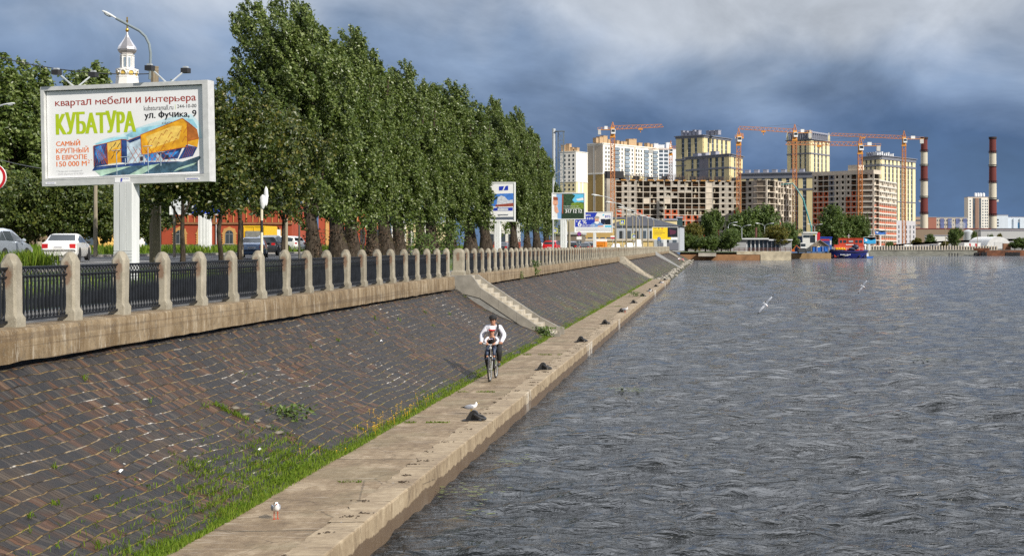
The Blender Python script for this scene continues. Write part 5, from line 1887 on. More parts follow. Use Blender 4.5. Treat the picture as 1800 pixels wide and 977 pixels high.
def striped_pole():
 D = 56.0
 t = thing('sign_pole', 'black and white striped pole with signs wrapped in white plastic', 'sign pole', (PX(460, D), D, 3.25), 0)
 h = PZ(355, D) - 3.25
 zb = (PZ(424, D) - 3.25, PZ(408, D) - 3.25, PZ(387, D) - 3.25)
 b = MB()
 b.lathe([(.055, -.1), (.055, zb[1])], 10, mi=0)
 b.lathe([(.056, zb[1]), (.056, zb[2])], 10, mi=1)
 b.lathe([(.055, zb[2]), (.055, h)], 10, mi=0)
 b.build('pole', [flat('pole cream', (.62, .58, .45), .1), flat('poster black', (.012, .012, .016))], t)
 rg = random.Random(3)
 wm = M('white plastic wrap', (.70, .72, .76), .35, var=.12, scale=6, bump=.6, bs=9)
 for (px, py, rx, rz_, yy) in ((462.5, 354, .125, .29, -.05), (466, 344, .10, .40, .10)):
  b = MB()
  n, m = 12, 8
  vs, fs = [], []
  for i in range(m + 1):
   v = i / m
   for k in range(n):
    a = 2 * math.pi * k / n
    r_ = math.sin(math.pi * (v * .9 + .05)) ** .6 * (1 + .12 * rg.uniform(-1, 1))
    if i == 0:
     r_ *= .3
    vs.append((PX(px, D) - PX(460, D) + rx * r_ * math.cos(a), yy + rx * .55 * r_ * math.sin(a), PZ(py, D) - 3.25 + rz_ * (1 - 2 * v)))
  for i in range(m):
   for k in range(n):
    fs.append((i * n + k, (i + 1) * n + k, (i + 1) * n + (k + 1) % n, i * n + (k + 1) % n))
  fs.append(tuple(range(n))[::-1])
  fs.append(tuple(m * n + k for k in range(n)))
  b.add(vs, fs)
  b.build('wrapped_sign', wm, t, smooth=True, fix=True)
striped_pole()
# overhead wires crossing behind the billboard
def wire(label, pts, r=.022):
 b = MB()
 P = []
 (x0, y0, z0), (x1, y1, z1) = pts
 for i in range(13):
  u = i / 12
  P.append((x0 + (x1 - x0) * u, y0 + (y1 - y0) * u, z0 + (z1 - z0) * u - 1.6 * u * (1 - u)))
 b.tube(P, r, 5)
 tag(b.build('overhead_wire', DARKM), label, 'wire', 'overhead wires')
wire('overhead wire running down from the left edge towards the billboard corner', ((PX(-60, 60), 60, PZ(82, 60)), (PX(272, 56), 56.2, PZ(128, 56))))
wire('lower overhead wire in front of the left poplars', ((PX(-60, 75), 75, PZ(262, 75)), (PX(168, 88), 88.1, PZ(300, 88))))
# ---- vehicles
def make_car(label, px, D, zg, kind, colour, rz=0.0, cat='car', name='parked_car', detail=True, group='cars on the road', plate=True, tail=True):
 t = thing(name, label, cat, (PX(px, D), D, zg), R(rz), group)
 if kind == 'sedan':
  L, Wd = 4.5, 1.74
  st = [(-2.25, .42, .58, .60), (-2.18, .28, .84, .90), (-2.05, .24, .93, 1.0), (-1.55, .22, .95, 1.03), (-.98, .22, .95, 1.40), (-.35, .22, .93, 1.45), (.15, .22, .92, 1.43), (.55, .22, .92, 1.28), (1.15, .22, .91, .98), (1.8, .24, .80, .86), (2.15, .26, .66, .70), (2.25, .36, .52, .54)]
  glass = (3, 8)
 elif kind == 'suv':
  L, Wd = 4.5, 1.84
  st = [(-2.25, .45, .70, .72), (-2.20, .32, 1.02, 1.06), (-2.12, .28, 1.10, 1.16), (-1.95, .26, 1.10, 1.52), (-1.60, .25, 1.09, 1.66), (-.6, .25, 1.07, 1.70), (.15, .25, 1.05, 1.66), (.55, .25, 1.04, 1.48), (1.1, .25, 1.03, 1.12), (1.75, .27, .95, 1.0), (2.15, .3, .78, .82), (2.25, .4, .58, .60)]
  glass = (2, 8)
 else:   # van
  L, Wd = 5.2, 1.98
  st = [(-2.6, .5, 1.0, 1.3), (-2.57, .4, 1.2, 2.2), (-2.45, .35, 1.2, 2.38), (-1.0, .32, 1.2, 2.42), (.6, .32, 1.2, 2.40), (1.2, .32, 1.18, 2.25), (1.75, .32, 1.15, 1.55), (2.3, .34, .95, 1.05), (2.6, .45, .7, .75)]
  glass = (3, 6)
 hw = Wd / 2
 vs, fs = [], []
 rows = []
 for i, (y, zb, zm, zt) in enumerate(st):
  e = .88 if i in (0, len(st) - 1) else .97 if i in (1, len(st) - 2) else 1.0
  up = zt > zm + .18
  wt = (hw - .06 - (zt - zm) * .33) if up else hw * .93
  sec = [(hw * .90 * e, zb), (hw * e, zb + .18), (hw * 1.0 * e, (zb + zm) / 2 + .05), (hw * .965 * e, zm), (wt * e, max(zt - .05, zm + .005)), (wt * .86 * e, zt)]
  full = sec + [(-a, z) for a, z in sec[::-1]]
  rows.append(full)
  vs += [(a, y, z) for a, z in full]
 n = 12
 for i in range(len(st) - 1):
  for k in range(n):
   a, c = i * n + k, i * n + (k + 1) % n
   fs.append((a, a + n, c + n, c))
 fs.append(tuple(range(n)))
 fs.append(tuple((len(st) - 1) * n + k for k in range(n))[::-1])
 b = MB()
 b.add(vs, fs)
 body = b.build('body', colour, t, smooth=True, sharp=40, fix=True)
 def pane(a, c, e, g, off):
  q = [Vector(p) + Vector(off) for p in (a, c, e, g)]
  bb = MB()
  bb.add(q, [(0, 1, 2, 3)])
  bb.build('window', GLASS, t, fix=False)
 V = lambda i, k: Vector((rows[i][k][0], st[i][0], rows[i][k][1]))
 g0, g1 = glass
 if kind != 'van':
  # rear screen
  lo, hi = (g0, g0 + 1)
  A, B_ = V(lo, 5), V(hi, 5)
  f = lambda u, x: Vector((x, A.y + (B_.y - A.y) * u, A.z + (B_.z - A.z) * u))
  u0, u1 = (.10, .93)
  wl, wh = rows[lo][5][0] * .96, rows[hi][5][0] * 1.03
  nrm = Vector((0, -(B_.z - A.z), (B_.y - A.y))).normalized() * .012
  pane(f(u0, -wl), f(u0, wl), f(u1, wh), f(u1, -wh), nrm)
 # side windows
 ys = [(.02, .40), (.44, .80)] if kind != 'suv' else [(.0, .26), (.29, .58), (.61, .88)]
 if kind == 'van':
  ys = [(.70, .98)]
 ya, yb = st[g0][0] + .22, st[g1][0]
 for s in (1, -1):
  for a, c in ys:
   pts = []
   for yy, up in ((ya + (yb - ya) * a, 0), (ya + (yb - ya) * c, 0), (ya + (yb - ya) * c, 1), (ya + (yb - ya) * a, 1)):
    j = max(i for i in range(len(st) - 1) if st[i][0] <= yy + 1e-6)
    u = (yy - st[j][0]) / (st[j + 1][0] - st[j][0])
    P3 = V(j, 3).lerp(V(j + 1, 3), u)
    P4 = V(j, 4).lerp(V(j + 1, 4), u)
    p = P3.lerp(P4, .88 if up else .10)
    pts.append(Vector((p.x * s + .014 * s, p.y, p.z + .004)))
   bb = MB()
   bb.add(pts, [(0, 1, 2, 3)])
   bb.build('window', GLASS, t)
 # wheels
 wy = (-L * .30, L * .285)
 wr = .32 if kind == 'sedan' else .36
 for yy in wy:
  for s in (1, -1):
   b = MB()
   x = s * (hw - .10)
   b.lathe([(wr * .62, -.10), (wr * .97, -.10), (wr, -.07), (wr, .07), (wr * .97, .10), (wr * .62, .10)], 18, (x, yy, wr), 0, 'x')
   wh = b.build('wheel', BLACKR, t)
   if detail:
    b = MB()
    b.lathe([(wr * .60, -.104), (wr * .25, -.09), (wr * .25, .09), (wr * .60, .104)], 12, (x, yy, wr), 0, 'x')
    b.build('rim', STEEL, wh)
   b = MB()
   b.lathe([(wr * 1.17, -.012), (wr * 1.17, .012)], 20, (s * (hw - .006), yy, wr + .03), 0, 'x')
   if detail:
    b.build('wheel_arch', BLACKR, t)
 if tail:
  red = mt('tail lamp red', (.45, .012, .012), .2, coat=.5)
  z0, z1, y0 = {'sedan': (.66, .90, -2.235), 'suv': (.86, 1.04, -2.235), 'van': (.9, 1.25, -2.60)}[kind]
  for s in (1, -1):
   b = MB()
   xs = sorted((s * hw * .60, s * hw * .93))
   b.box(xs[0], xs[1], y0, y0 + .16, z0, z1)
   b.build('tail_light', red, t)
 if plate and detail:
  b = MB()
  z = {'sedan': .66, 'suv': .74, 'van': .7}[kind]
  y0 = -2.262 if kind != 'van' else -2.62
  b.box(-.26, .26, y0, y0 + .05, z, z + .112, 0)
  b.box(-.22, .16, y0 - .004, y0, z + .03, z + .085, 1)
  b.build('number_plate', [PAPER, flat('plate characters', (.25, .25, .27), .6, 60)], t)
  b = MB()
  b.box(-hw * .93, hw * .93, y0 - .01, y0 + .1, .50, .535)
  b.build('bumper_strip', BLACKR, t)
  for s in (1, -1):
   b = MB()
   b.ell((s * (hw + .09), .62, 1.0 if kind == 'sedan' else 1.14), (.11, .06, .08), 8, 6)
   b.build('mirror', colour if kind != 'sedan' else BLACKR, t)
 return t
def paint(n, c, metal=0.0):
 return mt('car paint ' + n, c, .28, metal, var=.05, coat=.6)
make_car('white saloon car driving away, left of the billboard column', 118, 73.5, 3.50, 'sedan', paint('white', (.72, .72, .70)), rz=15)
make_car('silver estate car cut off by the left picture edge', -8, 63, 3.40, 'suv', paint('silver', (.40, .45, .52), .4), rz=7)
make_car('blue-grey saloon car behind the thin maple trunks', 446, 96, 3.45, 'sedan', paint('blue grey', (.13, .20, .33), .3), rz=15)
make_car('dark grey estate car just right of the blue-grey saloon', 477, 116, 3.50, 'suv', paint('graphite', (.035, .038, .045), .3), rz=4)
make_car('white car parked far behind the striped pole', 496, 140, 3.62, 'suv', paint('white', (.72, .72, .70)), rz=70)
make_car('red estate car left of the landscape advertisement column', 970.5, 172, 3.30, 'suv', paint('red', (.50, .02, .025)), rz=-2)
make_car('dark car with white bonnet left of the red estate car', 954, 196, 3.30, 'sedan', paint('white', (.72, .72, .70)), rz=180, tail=False)
make_car('black estate car under the bank advertisement', 1006, 205, 3.30, 'suv', paint('black', (.015, .015, .018)), rz=0)
make_car('black saloon right of the no-stopping sign', 1029, 215, 3.30, 'sedan', paint('black', (.015, .015, .018)), rz=0)
make_car('dark estate car with a red rear lamp left of the bank column', 1036, 226, 3.30, 'suv', paint('graphite', (.035, .038, .045), .3))
make_car('maroon saloon in front of the orange truck', 1057, 238, 3.28, 'sedan', paint('maroon', (.22, .02, .025)))
make_car('white car left of the first far lamp poles', 1083, 262, 3.28, 'sedan', paint('white', (.72, .72, .70)), rz=180, tail=False)
make_car('white estate car between the far lamp poles', 1106, 285, 3.28, 'suv', paint('white', (.72, .72, .70)), rz=180, tail=False)
make_car('white van on the far road behind the lamp poles', 1122, 305, 3.28, 'van', paint('white', (.72, .72, .70)), rz=180, name='parked_van', cat='van', tail=False)
make_car('silver car at the far end of the road, by the blue sign', 1136, 330, 3.28, 'sedan', paint('silver', (.40, .45, .52), .4), rz=180, tail=False)
make_car('white car at the end of the road beside the green bushes', 1184, 380, 3.28, 'suv', paint('white', (.72, .72, .70)), rz=60, tail=False)
make_car('dark car at the very end of the balustrade', 1191, 392, 3.1, 'sedan', paint('graphite', (.035, .038, .045), .3))
make_car('red car glimpsed behind the last poplar trunks', 885, 186, 3.35, 'sedan', paint('graphite', (.035, .038, .045), .3))
def orange_truck(label, px, D, zg, w, h, col1, board, name='lorry', lg='trucks on the road'):
 t = thing(name, label, 'lorry', (PX(px, D), D, zg), 0, lg)
 b = MB()
 b.box(-w / 2, w / 2, 0, 3.6, .75, .75 + h)
 for k in (-1, 0, 1):
  b.box(k * w * .46 - .04, k * w * .46 + .04, -.05, 0, .75, .75 + h)
 b.box(-w / 2, w / 2, -.06, 0, .75 + h - .10, .75 + h + .02)
 b.build('cargo_box', col1, t)
 b = MB()
 b.box(-w * .40, w * .30, -.085, -.055, .75 + h * .30, .75 + h * .72)
 for k in range(3):
  b.box(-w * .40, w * .30, -.095, -.085, .75 + h * (.36 + .12 * k), .75 + h * (.38 + .12 * k))
 b.build('tail_board', board, t)
 b = MB()
 b.box(-w * .42, w * .42, 3.7, 5.2, .6, 2.2)
 b.build('cab', WHITEP, t)
 for y in (.7, 4.4):
  for s in (1, -1):
   b = MB()
   b.lathe([(.42, -.14), (.45, -.1), (.45, .1), (.42, .14)], 14, (s * (w / 2 - .2), y, .45), 0, 'x')
   b.build('wheel', BLACKR, t)
 b = MB()
 b.box(-w * .42, w * .42, .05, 4.8, .5, .74)
 b.build('chassis', DARKM, t)
orange_truck('orange lorry with a sign board, right of the bank column', 1054, 228, 3.28, 2.0, 1.0, flat('lorry orange', (.72, .24, .015), .1), flat('lorry board', (.62, .20, .01)))
orange_truck('yellow lorry with a grey louvre panel in front of the red house', 447, 130, 3.70, 2.05, 1.75, flat('lorry yellow', (.75, .46, .02), .08), flat('louvre grey', (.22, .22, .21), .3))
# =================================================================== buildings and far things
class Fac:
 """one facade running left to right (seen from outside) in a thing's own coordinates"""
 def __init__(s, t, A, B, z0=0.0):
  s.t, s.A, s.B, s.z0 = t, Vector((*A, 0)), Vector((*B, 0)), z0
  d = s.B - s.A
  s.L = d.length
  s.d = d.normalized()
  s.rz = math.atan2(d.y, d.x)
  s.n = Vector((s.d.y, -s.d.x, 0))
 def at(s, x, z, out=0.0):
  p = s.A + s.d * x + s.n * out
  return (p.x, p.y, s.z0 + z)
 def put(s, name, me, x, z, out=0.0):
  return link(name, me, s.t, s.at(x, z, out), s.rz)
 def mb(s, b, name, mat, **k):
  return b.build(name, mat, s.t, loc=tuple(s.at(0, 0)), rz=s.rz, **k)
_wm = {}
def win_mesh(w, h, mat, dp=.10, frame=None):
 k = (round(w, 2), round(h, 2), mat.name, dp)
 if k not in _wm:
  b = MB()
  b.box(-w / 2, w / 2, -dp, .02, -h / 2, h / 2, 0)
  if frame is not None:
   f = .07 * w + .03
   b.box(-w / 2 - f, w / 2 + f, -dp * .6, .02, -h / 2 - f, -h / 2 + .002, 1)
   b.box(-.04, .04, -dp - .03, -dp + .01, -h / 2, h / 2, 1)
  o = b.build('window', [mat] + ([frame] if frame else []))
  _wm[k] = o.data
  bpy.data.objects.remove(o)
 return _wm[k]
class Count:
 def __init__(s):
  s.n = 0
  s.rest = []
def windows(fac, cnt, xs, zs, w, h, mat=None, name='window', frame=None, dp=.10):
 mat = mat or GLASS
 me = win_mesh(w, h, mat, dp, frame)
 for z in zs:
  for x in xs:
   if cnt.n < 98:
    fac.put(name, me, x, z)
    cnt.n += 1
   else:
    cnt.rest.append((fac, x, z, w, h, mat, dp))
def finish(cnt, t, name='windows_upper'):
 if not cnt.rest:
  return
 b = MB()
 mats = []
 for fac, x, z, w, h, mat, dp in cnt.rest:
  if mat not in mats:
   mats.append(mat)
  c = Vector(fac.at(x, z))
  a, n = fac.d * w / 2, fac.n
  u = Vector((0, 0, h / 2))
  q = [c - a - u, c + a - u, c + a + u, c - a + u]
  b.add([p - n * .02 for p in q] + [p + n * dp for p in q], [(4, 5, 6, 7), (0, 1, 5, 4), (1, 2, 6, 5), (2, 3, 7, 6), (3, 0, 4, 7)], mats.index(mat))
 tag(b.build('remaining_windows', mats, t), kind='stuff')
def block(t, pts, z0, z1, mat, name='wall'):
 b = MB()
 b.prism(pts[::-1], z0, z1, 'z')
 return b.build(name, mat, t, fix=True)
def plan(*pd):
 """pixel columns and distances -> plan points"""
 return [Vector((PX(px, D), D)) for px, D in pd]
def roof_boxes(t, fac, items, zt, mat, name='roof_box'):
 for x, w, h, back in items:
  b = MB()
  b.box(-w / 2, w / 2, back, back + 3.0, 0, h)
  b.box(-w / 2 - .15, w / 2 + .15, back - .15, back + 3.15, h, h + .25)
  o = b.build(name, mat, t, loc=fac.at(x, zt), rz=fac.rz)
CREAM = M('pale cream render', (.74, .72, .66), .8, var=.05, scale=.1)
YELL = M('soft yellow render', (.66, .56, .31), .8, var=.07, scale=.1)
YEL2 = M('pale yellow render', (.68, .60, .37), .8, var=.06, scale=.1)
OCHRE = M('ochre render', (.43, .29, .10), .8, var=.06, scale=.1)
BEIGE = M('beige render', (.52, .45, .36), .8, var=.05, scale=.1)
SLATE = M('slate grey cladding', (.155, .165, .20), .6, var=.1, scale=.2)
SLATE2 = M('grey violet cornice', (.26, .27, .33), .6, var=.1, scale=.2)
CONC = M('raw grey concrete', (.34, .315, .275), .9, var=.22, scale=.25)
CONC2 = M('pale raw concrete', (.54, .48, .40), .9, var=.2, scale=.3)
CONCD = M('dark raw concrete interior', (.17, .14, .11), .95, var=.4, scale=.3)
BRICKR = M('orange red block infill', (.42, .085, .03), .9, var=.3, scale=.6)
BRICKD = M('dark red block infill', (.20, .045, .025), .9, var=.3, scale=.6)
WGLASS = M('far window glass', (.075, .10, .13), .15, var=.5, scale=.12)
BLUEG = M('pale blue balcony glass', (.22, .27, .32), .2, var=.5, scale=.15)
TANB = M('tan brick roof house', (.42, .29, .17), .85, var=.15)
def B_white_tower():
 a, c, d = plan((984.5, 905), (1012.5, 900), (1033, 915))
 z0 = 2.38
 zt, zm = PZ(266, 900), PZ(318, 900)
 t = thing('tower_block', 'narrow white and yellow tower block behind the landscape advertisement', 'tower block', (c.x, c.y, z0))
 L = lambda p: (p.x - c.x, p.y - c.y)
 back = a + d - c
 for lo, hi, m in ((0, zm - z0, YEL2), (zm - z0, zt - z0, CREAM)):
  block(t, [L(a), (0, 0), L(d), L(back)], lo, hi, m)
 f = Fac(t, L(a), (0, 0))
 g = Fac(t, (0, 0), L(d))
 H = zt - z0
 cn = Count()
 windows(f, cn, [f.L * .30, f.L * .58, f.L * .84], [H - 2.6 - 2.78 * i for i in range(16)], 1.15, 1.55)
 b = MB()
 b.box(-.1, f.L + .0, -.35, 0, zm - z0 - .5, zm - z0)
 b.box(-.1, f.L + .0, -.35, 0, H - .1, H + .35)
 f.mb(b, 'cornice', CREAM)
 b = MB()
 b.box(.01, g.L, -.3, 0, zm - z0 - .5, zm - z0)
 b.box(.01, g.L, -.3, 0, H - .1, H + .35)
 g.mb(b, 'cornice', CREAM)
 for x0, x1 in ((.15, .35), (.5, .62)):
  b = MB()
  b.box(g.L * x0, g.L * x1, -.06, 0, 1, zm - z0 - .6)
  g.mb(b, 'pilaster', CREAM)
 roof_boxes(t, f, ((1.5, 2.8, 4.2, 1), (4.6, 2.6, 5.0, 2), (6.8, 2.0, 2.6, 3), (10.2, 2.2, 2.4, 3)), H + .3, TANB)
B_white_tower()
def B_white_slab():
 c, r = plan((1060, 940), (1158, 990))[0], plan((1158, 990))[0]
 dirv = (r - c).normalized()
 l = c + Vector((-dirv.y, dirv.x)) * 14.5
 z0 = 2.38
 H = PZ(252, 940) - z0
 zm = PZ(304, 940) - z0
 t = thing('apartment_block', 'long white apartment block with a beige and ochre end wall', 'apartment block', (c.x, c.y, z0))
 L = lambda p: (p.x - c.x, p.y - c.y)
 back = l + r - c
 for lo, hi, m in ((0, zm, YEL2), (zm, H, CREAM)):
  block(t, [L(l), (0, 0), L(r), L(back)], lo, hi, m)
 g = Fac(t, L(l), (0, 0))
 for lo, hi, m, s0, s1, o in ((zm + .5, H - 1.2, BEIGE, .04, .97, .08), (0, zm - .7, OCHRE, .04, .97, .08), (0, H - 1.2, CREAM, .40, .46, .14), (0, H - 1.2, BEIGE, .46, .54, .16)):
  b = MB()
  b.box(g.L * s0, g.L * s1, -o, .01, lo, hi)
  g.mb(b, 'wall_panel', m)
 b = MB()
 b.box(0, g.L, -.5, 0, H - .3, H + .5)
 b.box(0, g.L, -.4, 0, zm - .7, zm)
 g.mb(b, 'cornice', CREAM)
 f = Fac(t, (0, 0), L(r))
 cn = Count()
 zs = [H - 2.9 - 2.88 * i for i in range(10)]
 Lf = f.L
 windows(f, cn, [Lf * u for u in (.05, .10, .145, .27, .33, .51, .585, .63, .675, .86, .975)], zs, 1.25, 1.7)
 windows(f, cn, [Lf * u for u in (.235, .415, .765, .925)], zs, 5.2, 2.1, BLUEG, 'balcony', dp=.9)
 b = MB()
 b.box(0, Lf, -.45, 0, H - .3, H + .5)
 b.box(0, Lf, -.3, 0, zm - .5, zm)
 f.mb(b, 'cornice', CREAM)
 for x0, x1 in ((.545, .57), (.17, .20)):
  b = MB()
  b.box(Lf * x0, Lf * x1, -.12, 0, zm, H - .4)
  f.mb(b, 'wall_panel', BEIGE)
 roof_boxes(t, f, [(Lf * u, w, h, 3) for u, w, h in ((-.04, 2.6, 3.2), (.03, 4, 4.2), (.10, 4.2, 5.2), (.17, 3, 3.0), (.32, 2.6, 2.8), (.39, 2.4, 2.4), (.45, 3.6, 2.6), (.55, 5, 4.6), (.62, 3.6, 5.0), (.72, 4, 2.6), (.87, 2.6, 3.0), (.93, 2.4, 2.6))], H + .5, TANB)
 finish(cn, t)
B_white_slab()
def B_bluish():
 a, c = plan((1150, 1000), (1190, 1005))
 z0 = 2.38
 H = PZ(260, 1000) - z0
 t = thing('apartment_block', 'bluish white block half hidden behind the small crane mast', 'apartment block', (a.x, a.y, z0))
 L = (c.x - a.x, c.y - a.y)
 block(t, [(0, 0), L, (L[0], L[1] + 14), (0, 14)], 0, H, M('bluish white render', (.60, .64, .70), .8, var=.05, scale=.1))
 f = Fac(t, (0, 0), L)
 cn = Count()
 windows(f, cn, [f.L * .30, f.L * .52], [H - 2.2 - 2.9 * i for i in range(10)], 2.9, 1.9, WGLASS)
 roof_boxes(t, f, ((2, 3, 3.4, 2), (6, 5, 2.6, 3), (12, 4, 4.4, 3)), H, flat('roof white', (.6, .62, .65)))
B_bluish()
def yellow_mass(name, label, pts, H, z0=2.38, cols=(6, 6), bands=(), top=SLATE, pil=YELL, wall=WGLASS, group=None, cap=1.6, base=None, boxes=(), skew=.5):
 """yellow pilasters over dark glazing, slate cornices: the house style of the quarter"""
 a, c, d = pts
 t = thing(name, label, 'tower block', (c.x, c.y, z0), 0, group)
 L = lambda p: (p.x - c.x, p.y - c.y)
 back = a + d - c
 block(t, [L(a), (0, 0), L(d), L(back)], 0, H, wall)
 out = []
 for fac, n in ((Fac(t, L(a), (0, 0)), cols[0]), (Fac(t, (0, 0), L(d)), cols[1])):
  if fac.L < .5 or n == 0:
   continue
  out.append(fac)
  w = fac.L / n
  for k in range(n):
   wd = w * (.50 if k % 3 else .66)
   b = MB()
   xa, xb = max(0, w * (k + .5) - wd / 2), min(fac.L, w * (k + .5) + wd / 2)
   if k == 0:
    xa = .0
   if k == n - 1:
    xb = fac.L
   b.box(xa, xb, -.45 - .002 * k, .01, 0, H - cap)
   fac.mb(b, 'pilaster', pil)
  # floor lines in the glazing
  b = MB()
  for z in np.arange(1.0, H - cap, 2.95):
   b.box(.0, fac.L, -.16, .0, z, z + .75)
  fac.mb(b, 'spandrel', M_SPAN)
  for z, h in bands:
   b = MB()
   b.box(-.3, fac.L + .3, -.75, .0, H - z, H - z + h)
   fac.mb(b, 'string_course', top)
  b = MB()
  b.box(-.35, fac.L + .35, -.8, .0, H - cap, H - .45)
  b.box(-.9, fac.L + .9, -1.5, .0, H - .45, H)
  fac.mb(b, 'cornice', top)
  if base:
   b = MB()
   b.box(-.05, fac.L + .05, -.55, .0, 0, base[0])
   fac.mb(b, 'base_wall', base[1])
 b = MB()
 b.prism([L(a), (0, 0), L(d), L(back)][::-1], H, H + .3, 'z')
 b.build('roof', SLATE, t, fix=True)
 if boxes:
  roof_boxes(t, out[0], [x for x in boxes if x[3] >= 0], H + .3, SLATE2)
 return t, out
M_SPAN = M('grey spandrel panel', (.22, .24, .27), .5, var=.2, scale=.15)
yellow_mass('tower_block', 'yellow and slate tower with many flues, highest left of the tall crane', plan((1189, 862), (1236, 850), (1283, 880)), PZ(238, 855) - 2.38, cols=(4, 6), bands=((15.5, 1.2), (18.8, .5)),
   boxes=[(3 + 3.0 * k, 1.7, 3.2 - .3 * (k % 3), 2) for k in range(5)] + [(20 + 3.4 * k, 2.6, 2.6, 6) for k in range(3)])
tb, fo = yellow_mass('apartment_block', 'lower yellow and slate block with a grey recessed middle bay', plan((1207, 832), (1283, 800), (1304, 822)), PZ(271, 805) - 2.38, cols=(7, 3), bands=((8.6, 1.0),), boxes=((6, 5, 1.6, 2), (14, 4, 1.6, 2), (23, 5, 2.0, 2)))
b = MB()
b.box(fo[0].L * .32, fo[0].L * .53, -.6, .0, 0, fo[0].L * 0 + PZ(271, 805) - 2.38 - 1.8)
for k in range(10):
 b.box(fo[0].L * .32, fo[0].L * .53, -1.1, -.6, 2 + 2.95 * k, 3.1 + 2.95 * k)
fo[0].mb(b, 'recessed_bay', M('grey violet bay', (.17, .165, .20), .7, var=.2, scale=.2))
def crown_tower():
 pts = plan((1384.5, 872), (1424, 858), (1457, 880))
 H = PZ(245, 865) - 2.38
 t, fo = yellow_mass('tower_block', 'yellow tower with a crown of pointed corner turrets on its roof', pts, H, cols=(5, 5), bands=((9.6, .9), (0.4, .5)), cap=1.0, pil=YEL2)
 a, c, d = pts
 hc = PZ(231, 865) - 2.38 - H
 for fac in fo:
  b = MB()
  n = 9
  for k in range(n + 1):
   x = fac.L * k / n
   b.box(max(0, x - .22), min(fac.L, x + .22), -.2, .2, 0.05, hc * .78)
  b.box(0, fac.L, -.3, .3, hc * .78, hc * .95)
  o = b.build('roof_screen', SLATE2, t, loc=fac.at(0, H), rz=fac.rz)
  b = MB()
  b.box(.5, fac.L - .5, 1.0, 2.0, .05, hc * .75)
  b.build('plant_room', SLATE, t, loc=fac.at(0, H), rz=fac.rz)
 for p in (a, c, d):
  b = MB()
  b.lathe([(1.0, 0.0), (1.0, hc * .45), (.55, hc * .85), (.08, hc * 1.12)], 4, (p.x - c.x, p.y - c.y, H), phase=.5)
  b.build('turret', YEL2, t)
 b = MB()
 b.box(-1.5, 1.5, 4, 7, 0, hc * 1.15)
 b.build('lift_house', SLATE2, t, loc=fo[0].at(fo[0].L * .7, H), rz=fo[0].rz)
crown_tower()
# long slate and yellow block behind the concrete frames
yellow_mass('apartment_block', 'long low slate and yellow block between the two concrete frames', plan((1300, 800), (1429, 785), (1440, 800)), PZ(303, 790) - 2.38, cols=(9, 1), bands=((10.2, 1.0),), cap=3.2, boxes=[(4 + 5.5 * k, 2.6, 1.6, 2) for k in range(7)])
b = None
t8, f8 = yellow_mass('tower_block', 'pale yellow tower block with grey lower storeys, left of the chimneys', plan((1516, 832), (1548, 815), (1608, 850)), PZ(274, 822) - 2.38, cols=(4, 9), bands=((6.4, 1.3), (27.5, .6)), cap=2.4, pil=YEL2, base=(17.5, M('grey base render', (.40, .40, .43), .8, var=.1)),
                     boxes=[(2 + 2.6 * k, 1.6, 2.2, 2) for k in range(4)])
cn = Count()
for fac in f8[1:]:
 windows(fac, cn, [fac.L * (k + .5) / 9 for k in range(9)], [1.8 + 2.95 * i for i in range(5)], 1.3, 1.8, GLASS, dp=.62)
 roof_boxes(t8, fac, [(2 + 2.7 * k, 1.4, 1.2 + .5 * (k % 3), 3) for k in range(8)], PZ(274, 822) - 2.38 + .3, flat('roof white', (.6, .62, .65)))
# ---- concrete frames under construction
def frame_face(t, fac, cnt, floors, fh, nb, kind, slab_d=7.0, core=5.0, zb=0.0, slab=CONC2, colm=CONC, colw=.45, edge=.32):
 H = floors * fh
 for i in range(floors + 1):
  b = MB()
  b.box(0, fac.L, -.12, slab_d, zb + i * fh - edge, zb + i * fh)
  fac.mb(b, 'floor_slab', slab)
 w = fac.L / nb
 for k in range(nb + 1):
  b = MB()
  x = min(max(w * k, colw / 2), fac.L - colw / 2)
  b.box(x - colw / 2, x + colw / 2, -.05, .6, zb, zb + H - edge)
  fac.mb(b, 'column', colm)
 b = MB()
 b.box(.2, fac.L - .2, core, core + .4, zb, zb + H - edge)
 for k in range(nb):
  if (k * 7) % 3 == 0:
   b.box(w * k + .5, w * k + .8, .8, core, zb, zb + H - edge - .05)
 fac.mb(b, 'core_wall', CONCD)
 for i in range(floors):
  for k in range(nb):
   q = kind(i, k)
   if not q:
    continue
   x0, x1, z0, z1 = w * k + colw / 2, w * (k + 1) - colw / 2, zb + i * fh, zb + (i + 1) * fh - edge
   b = MB()
   nm = 'infill_panel'
   if q[0] == 's':
    b.box(x0, x1, .1, .35, z0, z1)
   elif q[0] == 'w':
    ww = (x1 - x0)
    a, c = x0 + ww * .28, x1 - ww * .24
    zl, zh = z0 + (z1 - z0) * .30, z1 - (z1 - z0) * .10
    b.box(x0, a, .05, .3, z0, z1)
    b.box(c, x1, .05, .3, z0, z1)
    b.box(a, c, .05, .3, z0, zl)
    b.box(a, c, .05, .3, zh, z1)
   elif q[0] == 'h':      # half wall
    b.box(x0, x1, .1, .3, z0, z0 + 1.0)
    b.box(x0, x0 + (x1 - x0) * .3, .1, .3, z0 + 1.0, z1)
   elif q[0] == 'r':
    b.box(x0, x1, .05, .12, z0 + .95, z0 + 1.05)
    b.box(x0, x1, .05, .12, z0 + .45, z0 + .52)
    nm = 'guard_rail'
   if cnt.n < 98:
    fac.mb(b, nm, q[1])
    cnt.n += 1
   else:
    cnt.rest.append((b, fac, q[1]))
def finish_frame(cnt, t):
 if not cnt.rest:
  return
 mats, bb = [], MB()
 for b, fac, m in cnt.rest:
  if m not in mats:
   mats.append(m)
  T = Matrix.Translation(fac.at(0, 0)) @ Matrix.Rotation(fac.rz, 4, 'Z')
  bb.add([T @ Vector(v) for v in b.v], b.f, mats.index(m))
 tag(bb.build('remaining_infill', mats, t), kind='stuff')
